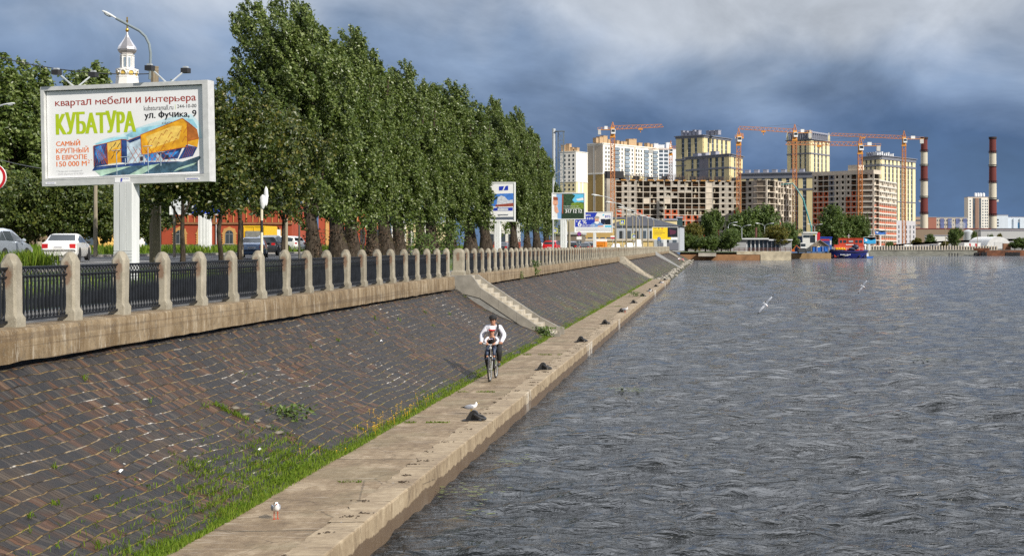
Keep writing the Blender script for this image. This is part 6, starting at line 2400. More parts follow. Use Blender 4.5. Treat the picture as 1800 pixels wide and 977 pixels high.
RAIL = M('rusty guard rail', (.30, .14, .06), .8, var=.3)
rgk = random.Random(12)
def B_frame_long():
 a, c = plan((1064, 700), (1301, 712))
 z0 = 2.38
 t = thing('building_frame', 'long grey concrete building frame under construction, open storeys and rebar on top', 'building site', (a.x, a.y, z0), 0, 'building frames under construction')
 L = (c.x - a.x, c.y - a.y)
 H = PZ(317, 705) - z0
 fh = 2.92
 fl = int(H / fh)
 zb = H - fl * fh
 b = MB()
 f = Fac(t, (0, 0), L)
 b.box(0, 5.0, -.3, 6, 0, H + 1.0)
 f.mb(b, 'shear_wall', CONC)
 b = MB()
 b.box(0, 9.5, -.5, 6.2, H + 1.0, H + 4.6)
 f.mb(b, 'formwork', mt('dark formwork', (.025, .026, .03), .8))
 g = Fac(t, f.at(5.0, 0)[:2], L)
 cnt = Count()
 solid = {1: 'w', 2: 'w', 6: 's', 13: 's', 15: 'w', 16: 'w'}
 reds = {(3, 7), (3, 8), (3, 11), (4, 7), (4, 8), (2, 8), (3, 14), (3, 3), (3, 4), (4, 11), (2, 14), (4, 14), (2, 11), (1, 7), (1, 8)}
 def kind(i, k):
  j = i - (fl - 8)
  if k in solid and k != 6:
   return (solid[k], CONC if k != 13 else CONC2)
  if k == 6:
   return ('h', CONC)
  if j <= 2 and (i, k) and ((j + 3, k) in reds or rgk.random() < .34):
   return ('w', BRICKR)
  r = rgk.random()
  return ('r', RAIL) if r < .30 else ('h', CONC) if r < .42 else ('s', CONC2) if r < .46 else None
 frame_face(t, g, cnt, fl, fh, 18, kind, zb=zb)
 # light construction sheets and props inside
 b = MB()
 for i in range(60):
  x, z = rgk.uniform(1, g.L - 1), zb + fh * rgk.randint(0, fl - 1)
  b.box(x, x + rgk.uniform(.12, 1.4), 1.0, 1.2, z, z + rgk.uniform(1.2, 2.4))
 tag(g.mb(b, 'building_materials', mt('pale site material', (.42, .38, .30), .8, var=.5, scale=1)), kind='stuff')
 # rebar and edge netting on the top deck
 b = MB()
 for i in range(230):
  x = rgk.uniform(0, g.L)
  h = rgk.uniform(1.2, 3.0) + (1.0 if x < 40 else 0)
  y = rgk.uniform(-.1, 5)
  b.bar((x, y, zb + fl * fh), (x + rgk.gauss(0, .1), y, zb + fl * fh + h), .13)
 tag(g.mb(b, 'rebar', mt('rusty rebar', (.09, .06, .05), .9)), kind='stuff')
 b = MB()
 for i in range(14):
  x = 3 + i * 4.6
  b.box(x, x + rgk.uniform(1.5, 4), -.9, -.2, zb + fl * fh - .1, zb + fl * fh + .35)
 tag(g.mb(b, 'edge_boards', mt('orange edge boards', (.45, .22, .04), .8, var=.4)), kind='stuff')
 b = MB()
 for i in range(9):
  x = 2 + i * 7.4
  b.box(x, x + 3.2, 1.5, 1.7, zb + fl * fh, zb + fl * fh + 1.9 + .5 * (i % 2))
 tag(g.mb(b, 'edge_netting', mt('dark formwork', (.025, .026, .03), .8)), kind='stuff')
 finish_frame(cnt, t)
B_frame_long()
def B_frame_mid():
 a, m, c = plan((1300, 690), (1348, 676), (1396, 716))
 z0 = 2.38
 t = thing('building_frame', 'concrete frame with pale slab edges behind the far trees, teal pump arm at its side', 'building site', (m.x, m.y, z0), 0, 'building frames under construction')
 H = PZ(317, 685) - z0
 fh = 2.92
 fl = int(H / fh)
 zb = H - fl * fh
 cnt = Count()
 f = Fac(t, (a.x - m.x, a.y - m.y), (0, 0))
 frame_face(t, f, cnt, fl, fh, 4, lambda i, k: ('w', CONC) if k in (1, 3) else ('r', RAIL) if k == 0 else (('s', CONC) if i > 2 else ('w', BRICKD)), zb=zb)
 g = Fac(t, (0, 0), (c.x - m.x, c.y - m.y))
 frame_face(t, g, cnt, fl, fh, 10, lambda i, k: ('w', BRICKR) if (i < 4 and (k + i) % 3) or i < 2 else ('h', CONC2) if (k * 5 + i) % 3 == 0 else None, zb=zb, colm=CONC2)
 finish_frame(cnt, t)
B_frame_mid()
def B_frame_right():
 a, m, c = plan((1428, 690), (1536, 668), (1576, 712))
 z0 = 2.38
 t = thing('building_frame', 'tall concrete frame with red block infill behind the boat and dark trees', 'building site', (m.x, m.y, z0), 0, 'building frames under construction')
 H = PZ(305, 675) - z0
 fh = 2.72
 fl = int(H / fh)
 zb = H - fl * fh
 cnt = Count()
 f = Fac(t, (a.x - m.x, a.y - m.y), (0, 0))
 def kind(i, k):
  j = fl - 1 - i
  red = (j >= 6) or (j >= 3 and k in (0, 1, 2, 7)) or (j >= 4 and k in (6, 9))
  if k in (1, 2, 6, 7) and j in (0, 1, 2):
   return ('r', RAIL) if k != 6 else ('w', CONC2)
  if k in (3,):
   return ('w', SLATE)
  if k in (8, 9):
   return ('r', RAIL) if j % 2 else ('w', BRICKR) if red else ('r', RAIL)
  return ('w', BRICKR if red and k not in (4, 5) else CONC2)
 frame_face(t, f, cnt, fl, fh, 11, kind, zb=zb, edge=.42)
 b = MB()
 b.box(0, f.L, -.15, 7, H, H + 1.6)
 b.box(f.L * .57, f.L * .74, 1, 6, H + 1.6, H + 4.4)
 f.mb(b, 'parapet', CONC2)
 g = Fac(t, (0, 0), (c.x - m.x, c.y - m.y))
 frame_face(t, g, cnt, fl - 1, fh, 12, lambda i, k: ('h', BRICKR) if i < fl - 5 else ('h', CONC2) if (k + i) % 3 else None, zb=zb, slab=flat('white slab edge', (.62, .60, .54), .06), colm=CONC2, edge=.62, colw=.3)
 finish_frame(cnt, t)
B_frame_right()
# ---- tower cranes
ORG = M('crane orange', (.42, .165, .055), .6, var=.12, scale=.3)
ORG2 = M('crane amber', (.58, .25, .04), .6, var=.1, scale=.3)
CONCW = M('crane ballast', (.50, .50, .48), .8, var=.15)
def crane(label, px, D, top, jz, jib_px, cj_px, mast_bot, jib_end_py=None, apex=True, w=2.0, zb=2.38):
 X = PX(px, D)
 t = thing('tower_crane', label, 'tower crane', (X, D, zb), 0, 'tower cranes')
 hj = PZ(jz, D) - zb
 ht = PZ(top, D) - zb
 b = MB()
 h = w / 2
 for sx in (-1, 1):
  for sy in (-1, 1):
   b.bar((sx * h, sy * h, 0), (sx * h, sy * h, hj - 4.2), .30)
 k = 0
 st = w * 1.05
 while (k + 1) * st < hj - 4:
  z = k * st
  for p, q in (((-h, -h), (h, -h)), ((h, -h), (h, h)), ((h, h), (-h, h)), ((-h, h), (-h, -h))):
   b.bar((*p, z), (*q, z), .2)
   b.bar((*p, z) if k % 2 else (*q, z), (*q, z + st) if k % 2 else (*p, z + st), .2)
  k += 1
 b.build('mast', ORG, t)
 b = MB()
 b.box(-1.3, 1.3, -1.3, 1.3, hj - 4.2, hj - 3.3)
 b.lathe([(1.2, hj - 3.3), (1.2, hj - 2.4)], 12)
 b.box(-1.0, 1.0, -1.0, 1.0, hj - 2.4, hj + 1.2)
 b.build('slewing_unit', ORG2, t)
 b = MB()
 b.box(-.6, 1.5, -2.4, -1.05, hj - 2.3, hj + .1, 0)
 b.box(-.4, 1.3, -2.45, -2.39, hj - 1.4, hj - .2, 1)
 b.build('cab', [WHITEP, GLASS], t)
 b = MB()
 for sx in (-1, 1):
  for sy in (-1, 1):
   b.bar((sx * .9, sy * .9, hj + .9), (0, 0, ht), .26)
 for u in (.25, .5, .75):
  z = hj + 1 + (ht - hj - 1) * u
  r = .9 * (1 - u)
  b.bar((-r, -r, z), (r, -r, z), .18)
  b.bar((-r, r, z), (r, r, z), .18)
 b.build('tower_head', ORG, t)
 def boom(x_end, z_end, nm, hh, mat, lattice=True):
  b = MB()
  dx = x_end
  n = max(4, int(abs(dx) / 2.2))
  P = lambda u, y, z: (dx * u, y, hj + (z_end - hj) * u + z)
  for y in (-.65, .65):
   b.bar(P(0, y, 0), P(1, y, 0), .24)
  if lattice:
   b.bar(P(0, 0, hh), P(.97, 0, hh * .75), .24)
   for i in range(n):
    u0, u1 = i / n, (i + 1) / n
    um = (u0 + u1) / 2
    for y in (-.65, .65):
     b.bar(P(u0, y, 0), P(um, 0, hh * (1 - .25 * um)), .16)
     b.bar(P(um, 0, hh * (1 - .25 * um)), P(u1, y, 0), .16)
    b.bar(P(u0, -.65, 0), P(u0, .65, 0), .12)
  else:
   b.box(min(0, dx), max(0, dx), -.7, .7, hj - .25, hj + .05)
   for i in range(n + 1):
    b.bar((dx * i / n, -.7, hj), (dx * i / n, -.7, hj + 1), .12)
   b.bar((0, -.7, hj + 1), (dx, -.7, hj + 1), .12)
  return b.build(nm, mat, t)
 xe = PX(jib_px, D) - X
 ze = PZ(jib_end_py if jib_end_py else jz, D) - zb
 boom(xe, ze, 'jib', 1.9, ORG)
 xc = PX(cj_px, D) - X
 boom(xc, hj, 'counter_jib', 1.0, ORG2, False)
 b = MB()
 s = 1 if xc > 0 else -1
 x0, x1 = sorted((xc * .80, xc * .98))
 b.box(x0, x1, -.9, .9, hj - 2.6, hj - .1)
 b.build('counterweight', CONCW, t)
 b = MB()
 x0, x1 = sorted((xc * .35, xc * .55))
 b.box(x0, x1, -.8, .8, hj + .1, hj + 1.7)
 b.build('winch_house', WHITEP, t)
 b = MB()
 xt = xe * .55
 zt_ = hj + (ze - hj) * .55
 b.box(xt - 1.1, xt + 1.1, -.8, .8, zt_ - .9, zt_ - .15)
 b.bar((xt, 0, zt_ - .9), (xt, 0, zt_ - 2.2), .35)
 b.build('trolley', ORG2, t)
 if apex:
  for q in ((0, 0, ht), ):
   for e, nm in (((xe * .62, 0, hj + (ze - hj) * .62 + 1.7), 'jib_tie'), ((xc * .8, 0, hj + .3), 'counter_tie')):
    b = MB()
    b.bar(q, e, .09)
    b.build(nm, DARKM, t)
crane('orange tower crane left of all, in front of the white apartment block', 1077, 695, 214, 227.5, 1166, 1051, 375, 223)
crane('small distant tower crane in front of the bluish white block', 1179, 900, 247, 262, 1226, 1140, 312, 259)
crane('tower crane with a turned end-on jib left of the crowned tower', 1298.5, 672, 226, 241, 1307, 1292, 365, 239.5, apex=False)
crane('tallest tower crane, standing in front of the crowned yellow tower', 1397, 700, 218, 233, 1297, 1427, 400, 226.5)
crane('tower crane rising through the red infill concrete frame', 1512, 662, 239, 256, 1381, 1548, 360, 254)
crane('rightmost tower crane with its counter jib reaching the left chimney', 1589, 790, 229, 244, 1459, 1624, 420, 238)
def pump_arm():
 D = 655
 t = thing('concrete_pump', 'teal concrete pump arm bent over the mid concrete frame', 'concrete pump', (PX(1427, D), D, 2.4))
 P = lambda px, py: Vector((PX(px, D) - PX(1427, D), 0, PZ(py, D) - 2.4))
 teal = M('teal boom paint', (.02, .22, .23), .5)
 for k, (p, q, r) in enumerate(((P(1427, 436), P(1426, 398), .42), (P(1426, 398), P(1412, 350), .40), (P(1412, 350), P(1399, 329), .34), (P(1399, 329), P(1393, 322), .28), (P(1393, 322), P(1374, 324), .22))):
  b = MB()
  b.tube([p, q], [r, r * .9], 6)
  b.ell(q, (r * 1.3, r * 1.3, r * 1.3), 8, 6)
  b.build('boom_section', teal, t)
 b = MB()
 b.box(-1.2, 1.2, -.5, 8, -.1, 2.2)
 b.build('truck_bed', teal, t)
pump_arm()
# ---- chimneys
def chimney(label, px, D, top, bot, r0, r1, bands, side):
 z0 = 2.4
 t = thing('striped_chimney', label, 'chimney', (PX(px, D), D, z0), 0, 'red and white chimneys')
 zf = lambda py: PZ(py, D) - z0
 zs = [zf(p) for p in bands]
 H = zs[-1]
 rad = lambda z: r0 + (r1 - r0) * z / H
 red = M('chimney dark red', (.115, .022, .020), .85, var=.25, scale=.12, streak=True)
 pale = M('chimney pale concrete', (.47, .44, .36), .85, var=.15, scale=.12, streak=True)
 z = -.2
 for i, zt in enumerate(zs):
  b = MB()
  b.lathe([(rad(max(z, 0)), z), (rad(zt), zt)], 24)
  last = i == len(zs) - 1
  b.build('red_band' if i % 2 == 0 else 'pale_band', red if i % 2 == 0 else pale, t, smooth=True, sharp=40)
  z = zt
 for zt in zs[:-1][1::1]:
  b = MB()
  r = rad(zt)
  b.lathe([(r + .02, zt - .2), (r + .75, zt - .15), (r + .75, zt), (r + .02, zt + .02)], 20)
  for k in range(14):
   a = 2 * math.pi * k / 14
   b.bar(((r + .7) * math.cos(a), (r + .7) * math.sin(a), zt), ((r + .7) * math.cos(a), (r + .7) * math.sin(a), zt + 1.1), .12)
  b.lathe([(r + .65, zt + 1.0), (r + .75, zt + 1.1)], 20)
  b.build('gallery', DARKM, t)
 b = MB()
 b.lathe([(rad(H) + .02, H - 1.8), (rad(H) + .45, H - 1.2), (rad(H) + .5, H), (rad(H) - .3, H + .02), (rad(H) - .4, H - 1)], 24)
 b.build('rim', mt('sooty rim', (.03, .018, .018), .9), t)
 b = MB()
 x = side * (rad(H * .4) + .3)
 b.box(x - .9, x + .9, -1.2, -.2, H * .42, H * .42 + 1.6)
 b.build('antenna_box', CONCW, t)
chimney('left striped red and white chimney, touching the crane counter jib', 1624.5, 960, 242, 412, 2.9, 2.3, (404, 375, 347, 317, 291, 266, 241), -1)
chimney('right striped red and white chimney standing alone beside the pale tower', 1745, 960, 241, 405, 3.05, 2.35, (405.5, 404.5, 378, 350, 320, 292, 268, 241)[1:] if False else (405, 378.01, 350, 320.5, 292, 268, 240.5), 1)
# ---- distant right bank
def simple_block(name, label, cat, x0, x1, D, top, mat, rows=0, colsn=0, ww=1.6, wh=1.5, wmat=None, z0=2.4, depth=16, roof=None, skew=0, group=None):
 a, c = plan((x0, D), (x1, D + skew))
 t = thing(name, label, cat, (a.x, a.y, z0), 0, group)
 L = (c.x - a.x, c.y - a.y)
 H = PZ(top, D) - z0
 block(t, [(0, 0), L, (L[0], L[1] + depth), (0, depth)], 0, H, mat)
 f = Fac(t, (0, 0), L)
 cn = Count()
 if rows:
  windows(f, cn, [f.L * (k + .5) / colsn for k in range(colsn)], [H - (i + .7) * (H / (rows + .3)) for i in range(rows)], ww, wh, wmat or WGLASS)
  finish(cn, t)
 b = MB()
 b.box(-.2, f.L + .2, -.3, depth, H, H + .5)
 f.mb(b, 'roof', roof or SLATE2)
 return t, f, H
t, f, H = simple_block('tower_block', 'pale distant tower block just left of the lone chimney', 'tower block', 1701, 1738, 1450, 346, M('peach render', (.62, .53, .42), .8, var=.05), 0, 0, depth=20)
for u0, u1, m, o in ((.02, .22, CREAM, .3), (.25, .33, WGLASS, .25), (.36, .52, M('brown balcony wall', (.26, .16, .12), .8), .9), (.55, .62, WGLASS, .25), (.64, .98, CREAM, .35)):
 b = MB()
 b.box(f.L * u0, f.L * u1, -o, 0, 0, H - 1)
 f.mb(b, 'wall_panel' if m is not WGLASS else 'window_strip', m)
for u in (.40, .52, .64, .78):
 b = MB()
 b.lathe([(1.5, 0), (1.5, 3.0), (1.0, 3.8), (.3, 4.1)], 10, (0, 0, 0))
 b.build('roof_dome', flat('roof white', (.6, .62, .65)), t, loc=f.at(f.L * u, H + .5, -3), smooth=True)
cn = Count()
windows(f, cn, [f.L * u for u in (.12, .72, .84, .93)], [H - 4 - 3 * i for i in range(17)], 1.2, 1.6, WGLASS, dp=.42)
simple_block('apartment_block', 'low brownish distant block left of the left chimney', 'apartment block', 1606, 1622, 1400, 381, M('dull tan render', (.34, .24, .18), .8), 6, 5, group='distant low blocks')
simple_block('apartment_block', 'red brick distant block right of the left chimney', 'apartment block', 1632, 1646, 1400, 381.5, M('far red brick', (.30, .12, .085), .8), 0, 0, group='distant low blocks')
t, f, H = simple_block('apartment_block', 'long pale distant block with blue balconies between the chimneys', 'apartment block', 1646, 1702, 1420, 382, M('greyish beige render', (.45, .42, .36), .8), 7, 14, 1.1, 1.5, group='distant low blocks')
for u in (.18, .42, .67, .9):
 b = MB()
 b.box(f.L * u - 2, f.L * u + 2, -.6, 0, 2, H - 1)
 f.mb(b, 'balcony_strip', flat('far blue balconies', (.10, .13, .28), .4, .4))
t, f, H = simple_block('factory', 'pale blue factory block right of the lone chimney', 'factory', 1751, 1772, 1150, 378, flat('factory pale blue', (.55, .62, .70), .06, .2), 0, 0)
b = MB()
for k in range(3):
 b.box(.8, 2.2, -.1, 0, H - 4.5 - 2.5 * k, H - 3.2 - 2.5 * k)
f.mb(b, 'window', GLASS)
t, f, H = simple_block('factory', 'long white factory hall with grey bays at the right picture edge', 'factory', 1768, 1860, 1160, 381.5, flat('factory white', (.58, .63, .68), .06, .2), 0, 0)
for k in range(8):
 b = MB()
 b.box(1 + 5.4 * k, 4.4 + 5.4 * k, -1.2, 0, 3.5, H - 1.0)
 f.mb(b, 'bay', flat('factory pale blue', (.55, .62, .70), .06, .2))
for k in (1, 5):
 b = MB()
 b.box(4.6 + 5.4 * k, 6.2 + 5.4 * k, -.15, 0, 1.5, H - 4.5)
 f.mb(b, 'gate', flat('factory gate blue', (.08, .25, .45), .2))
simple_block('industrial_shed', 'long brown shed with a dark red roof between the chimneys', 'shed', 1604, 1742, 930, 402, M('brown shed wall', (.22, .165, .12), .85), 0, 0, roof=mt('dark red roof sheet', (.17, .03, .03), .7), depth=20)
simple_block('industrial_shed', 'brown shed with a dark roof right of the lone chimney', 'shed', 1751, 1860, 930, 402, M('brown shed wall2', (.24, .18, .13), .85), 0, 0, roof=SLATE, depth=20)
simple_block('warehouse', 'grey warehouse wall with a pale left corner behind the dome hangar', 'warehouse', 1724, 1830, 760, 405, M('grey warehouse wall', (.40, .41, .42), .8, var=.1), 1, 10, 2.2, 1.2, depth=18)
simple_block('industrial_shed', 'low white shed behind the bushes at the foot of the left chimney', 'shed', 1632, 1668, 800, 414, flat('shed white', (.60, .61, .60), .1), 0, 0, depth=14)
b = MB()
b.lathe([(2.9, -.1), (2.9, 10.2), (2.2, 11.0), (.3, 11.6)], 20)
o = b.build('storage_tank', STEEL, smooth=True, loc=(PX(1702, 800), 800, 2.4))
tag(o, 'silver storage tank behind the bushes left of the grey warehouse', 'tank')
# steam drifting low between the chimneys
def steam(label, px, py, D, L, seed):
 r = random.Random(seed)
 b = MB()
 for k in range(12):
  u = k / 11
  s = .5 + 1.3 * u * r.uniform(.7, 1.2)
  b.ell((PX(px, D) + L * u + r.gauss(0, .5), D + r.gauss(0, .7), PZ(py, D) - L * .16 * math.sin(u * 2) * 1.4 + r.gauss(0, .4)), (s * 1.5, s, s * .9), 12, 8)
 t = NT('steam')
 t.nt.nodes.remove(t.b)
 v = t.n('ShaderNodeVolumePrincipled')
 v.inputs['Color'].default_value = (.95, .95, .95, 1)
 v.inputs['Density'].default_value = .35
 out = [x for x in t.nt.nodes if x.type == 'OUTPUT_MATERIAL'][0]
 t.L(v.outputs[0], out.inputs['Volume'])
 tag(b.build('steam', t.mat, smooth=True), kind='stuff')
steam('', 1671, 392, 915, 8.0, 2)
# dome hangar
def hangar():
 D = 650
 x0, x1 = PX(1732, D), PX(1780, D)
 r = (x1 - x0) / 2
 t = thing('dome_hangar', 'white arched fabric hangar on the right bank', 'hangar', ((x0 + x1) / 2, D, 2.55), R(14))
 h = PZ(415.5, D) - 2.55
 n = 18
 prof = [(r * math.cos(math.pi * k / n), h * math.sin(math.pi * k / n) ** .85) for k in range(n + 1)]
 vs, fs = [], []
 Ln = 22
 m = 6
 for j in range(m + 1):
  for x, z in prof:
   vs.append((x, Ln * j / m, z))
 for j in range(m):
  for k in range(n):
   a = j * (n + 1) + k
   fs.append((a, a + 1, a + n + 2, a + n + 1))
 b = MB()
 b.add(vs, fs)
 wm = M('white hangar fabric', (.68, .69, .68), .6, var=.10, scale=.5, bump=.3, bs=2)
 b.build('shell', wm, t, smooth=True, fix=True)
 b = MB()
 b.poly(prof, .05)
 b.build('end_wall', M('grey hangar end fabric', (.50, .51, .52), .7, var=.15, scale=.5), t)
 b = MB()
 b.box(-2.2, 2.2, -.06, .03, 0, 3.4)
 b.box(-2.4, -2.2, -.1, .03, 0, 3.6)
 b.box(2.2, 2.4, -.1, .03, 0, 3.6)
 b.box(-2.2, 2.2, -.1, .03, 3.4, 3.6)
 b.build('door', M('hangar door', (.44, .45, .46), .7, var=.1), t)
hangar()
b = MB()
b.box(0, 3.4, 0, 2.6, 0, 3.0)
b.box(.4, 1.6, -.05, 0, 0, 2.2)
tag(b.build('brown_container', M('rust brown container', (.23, .11, .06), .8, var=.3), loc=(PX(1764, 640), 640, 2.5)), 'small rust-brown container by the hangar bush', 'container')
# right-bank railing, ramp road, traffic
def far_rail():
 t = thing('quay_railing', 'long post railing on top of the right embankment', 'railing', (58, 611.4, 2.55), 0)
 b = MB()
 b.box(-.25, .25, -.2, .2, -.1, 1.75)
 b.lathe([(.25, 1.75), (.1, 2.0)], 6)
 o = b.build('post', CONC2)
 me = o.data
 bpy.data.objects.remove(o)
 n = 58
 for k in range(n):
  link('post', me, t, (70.0 * k / (n - 1), 0, 0))
 b = MB()
 b.box(0, 70, -.06, .06, .25, 1.45)
 b.build('railing_panel', mt('dark far railing', (.06, .06, .062), .6), t)
far_rail()
def ramp():
 D = 680
 pts = [(1545, 431), (1600, 427), (1660, 423), (1700, 421.5), (1745, 420), (1790, 419)]
 b = MB()
 for (p, y0), (q, y1) in zip(pts[:-1], pts[1:]):
  xa, xb, za, zb = PX(p, D), PX(q, D), PZ(y0, D), PZ(y1, D)
  b.add([(xa, D, za), (xb, D, zb), (xb, D + .4, zb), (xa, D + .4, za), (xa, D, za - 1.1), (xb, D, zb - 1.1), (xb, D + .4, zb - 1.1), (xa, D + .4, za - 1.1)],
              [(0, 1, 2, 3), (4, 5, 1, 0)[::-1], (0, 4, 5, 1)[::1], (3, 2, 6, 7)])
 o = b.build('ramp_wall', mt('dark ramp wall', (.035, .036, .04), .8), fix=True)
 tag(o, 'dark sloping ramp wall of the bridge road on the right bank', 'wall')
 b = MB()
 a = [(PX(p, 660), 660 - 14, max(2.62, PZ(y, 680) - 2.9)) for p, y in pts]
 c = [(PX(p, 680), 680, PZ(y, 680) - 1.0) for p, y in pts]
 for i in range(len(pts) - 1):
  b.add([(a[i][0], 646, 2.62), (a[i + 1][0], 646, 2.62), c[i + 1], c[i]], [(0, 1, 2, 3)])
 o = b.build('embankment_road', M('pale far asphalt', (.16, .155, .15), .9, var=.2, scale=.3))  # paler base colour than the near road asphalt
 tag(o, kind='structure')
ramp()
for i, (px, D, kind, pn, pc, rz, lab) in enumerate(((1547, 640, 'suv', 'white', (.72, .72, .70), 80, 'white car at the left end of the right embankment'), (1568, 640, 'sedan', 'blue', (.03, .08, .30), 80, 'blue car below the red brick frame'),
                                                  (1594, 640, 'van', 'white', (.72, .72, .70), 75, 'white van below the yellow tower block'), (1607, 640, 'sedan', 'blue', (.03, .08, .30), 80, 'second blue car, right of the white van'),
                                                  (1627, 640, 'suv', 'white', (.72, .72, .70), 60, 'white car by the pale lamp post on the right bank'), (1637, 655, 'suv', 'graphite', (.035, .038, .045), 0, 'dark car climbing the ramp between the chimneys'),
                                                  (1651, 655, 'van', 'white', (.72, .72, .70), 0, 'white van climbing the ramp left of the white lamp post'))):
 z = 2.64 if D < 645 else 3.4
 make_car(lab, px, D, z, kind, paint(pn, pc), rz=rz, detail=False, group='cars on the right bank', tail=False)
def long_bus(label, px0, px1, D, z):
 t = thing('parked_bus', label, 'bus', (PX(px0, D), D, z))
 L = PX(px1, D) - PX(px0, D)
 b = MB()
 b.box(0, L, 0, 2.4, .5, 3.2)
 b.build('body', WHITEP, t)
 for k in range(2):
  b = MB()
  b.box(L * (.30 + .36 * k), L * (.40 + .36 * k), -.03, 0, .6, 2.9)
  b.build('red_panel', flat('sign red', (.45, .01, .02), .05), t)
 for k in range(4):
  b = MB()
  b.lathe([(.5, -.1), (.5, .1)], 12, (L * (.12 + .25 * k), .15, .5), 0, 'y')
  b.build('wheel', BLACKR, t)
long_bus('white trailer with red panels parked beside the dark oval tree', 1695, 1724, 640, 2.6)
# mooring piles and old hulls
def piles(label, px, D, n, w, h, gap, mat, group):
 for k in range(n):
  b = MB()
  b.lathe([(w / 2, -1.5), (w / 2, h), (w * .4, h + .1)], 10)
  o = b.build('mooring_pile', mat, loc=(PX(px, D) + k * gap, D, 0), smooth=True)
  tag(o, label[k], 'pile', group)
PILE = mt('tarred timber', (.022, .022, .026), .8)
piles(['first of four black mooring piles standing in the river', 'second of four black mooring piles in the river', 'third of four black mooring piles in the river', 'last of four black mooring piles, on the right'], 1668.5, 585, 4, .5, 1.25, 1.22, PILE, 'mooring piles in the river')
def fender_block(label, px0, px1, D, h):
 b = MB()
 a, c = PX(px0, D), PX(px1, D)
 n = max(3, int((c - a) / .5))
 for k in range(n):
  x = a + (c - a) * (k + .5) / n
  b.lathe([(.26, -1), (.26, h + .12 * math.sin(k * 2.3))], 7, (x, D, 0))
 b.box(a, c, D + .2, D + 2, -1, h - .25)
 tag(b.build('timber_dolphin', PILE), label, 'mooring dolphin', 'timber dolphins by the barge')
fender_block('dark timber dolphin left of the gap by the rusty barge', 1713, 1722, 592, 1.5)
fender_block('dark timber dolphin right of the gap by the rusty barge', 1725, 1735, 590, 1.7)
fender_block('long dark timber fender under the hangar bush', 1768, 1793, 590, 1.6)
b = MB()
xa, xb = PX(1718, 600), PX(1830, 600)
b.prism([(xa, 600), (xa + 3, 598), (xb, 597), (xb, 604), (xa + 2, 604)], -.6, 2.4, 'z')
b.prism([(xa - 1.5, 600.5), (xa + 5, 598.5), (xa + 5, 602), (xa - 1, 603)], 2.402, 3.4, 'z')
tag(b.build('rusty_barge', M('rusty barge steel', (.155, .062, .032), .85, var=.5, scale=.4), fix=True), 'long rusty brown barge in front of the hangar', 'barge')
# ---- far quay with sheds and the boat
def far_quay():
 b = MB()
 x0, x1 = -9.5, 24.0
 b.box(x0, x1, 410.6, 411.6, -.8, 1.75)
 o = b.build('quay_wall', M('rusty tan quay wall', (.24, .125, .06), .9, var=.35, scale=.35, streak=False))
 tag(o, 'rusty tan quay wall along the water below the green bushes', 'wall')
 b = MB()
 b.box(PX(1295, 410), 24.05, 410.5, 411.7, 1.752, 2.75)
 b.box(PX(1337, 410), 24.06, 410.4, 410.6, -.5, 1.752)
 tag(b.build('quay_wall', M('whitewashed quay wall', (.44, .39, .29), .9, var=.35, scale=.5)), 'pale whitewashed wall in front of the grey pavilion', 'wall')
 b = MB()
 b.box(-8.8, -3.5, 408.0, 410.5, 1.2, 2.2)
 tag(b.build('concrete_block', CONC, loc=(5, 0, 0)), 'small grey concrete block on the tan quay wall', 'block')
 b = MB()
 b.box(24.2, 41, 466.6, 467.4, -.8, 1.9)
 tag(b.build('quay_wall', M('tan quay wall by the boat', (.30, .20, .10), .9, var=.3, scale=.5)), 'tan quay wall left of the red and blue boat', 'wall')
 b = MB()
 b.add([(-9.5, 411.7, 1.7), (24, 411.7, 1.7), (24, 424, 2.6), (-9.5, 424, 2.6)], [(0, 1, 2, 3)])
 tag(b.build('grass_bank_beyond', M_GRASSG), kind='structure')
 # rusty railing in front of the pavilion
 t = thing('iron_railing', 'low rust-brown railing in front of the grey pavilion', 'railing', (PX(1290, 414), 414, 2.75))
 L = PX(1390, 414) - PX(1290, 414)
 b = MB()
 for z in (.3, .75):
  b.box(0, L, -.05, .05, z, z + .16)
 b.build('rail', mt('rust brown iron', (.10, .04, .03), .8), t)
 for k in range(12):
  b = MB()
  b.box(-.08, .08, -.08, .08, -.4, 1.05)
  b.build('post', mt('rust brown iron', (.10, .04, .03), .8), t, loc=(L * k / 11, 0, 0))
far_quay()
def pavilion():
 D = 432
 t = thing('pavilion', 'grey flat-roofed pavilion with tall dark windows on the far quay', 'pavilion', (PX(1285, D), D, 2.4))
 W_ = PX(1392, D) - PX(1285, D)
 H = PZ(419, D) - 2.4
 g = M('pavilion grey', (.30, .31, .33), .7, var=.08)
 b = MB()
 b.box(0, W_ * .25, 0, 9, -.1, H - .25)
 b.box(W_ * .25, W_, 1.0, 9, -.1, H - .25)
 b.build('wall', g, t)
 b = MB()
 b.box(-.3, W_ * .62, -.9, 9.3, H - .25, H + .15)
 b.box(W_ * .62, W_ + .2, -.2, 9.3, H - .6, H - .2)
 b.build('roof', flat('roof white', (.6, .62, .65)), t)
 for k in range(8):
  b = MB()
  x = W_ * (.27 + .068 * k)
  b.box(x, x + W_ * .045, .93, 1.0, .3, H - .5)
  b.build('window', GLASS, t)
  b = MB()
  b.box(x - W_ * .016, x - W_ * .002, .5, 1.0, 0, H - .26)
  b.build('pilaster', flat('roof white', (.6, .62, .65)) if k < 4 else SLATE, t)
 b = MB()
 b.lathe([(.35, H), (.35, H + 3.6)], 10, (W_ * .42, 5, 0))
 b.build('chimney_pipe', mt('rust brown iron', (.10, .04, .03), .8), t)
pavilion()
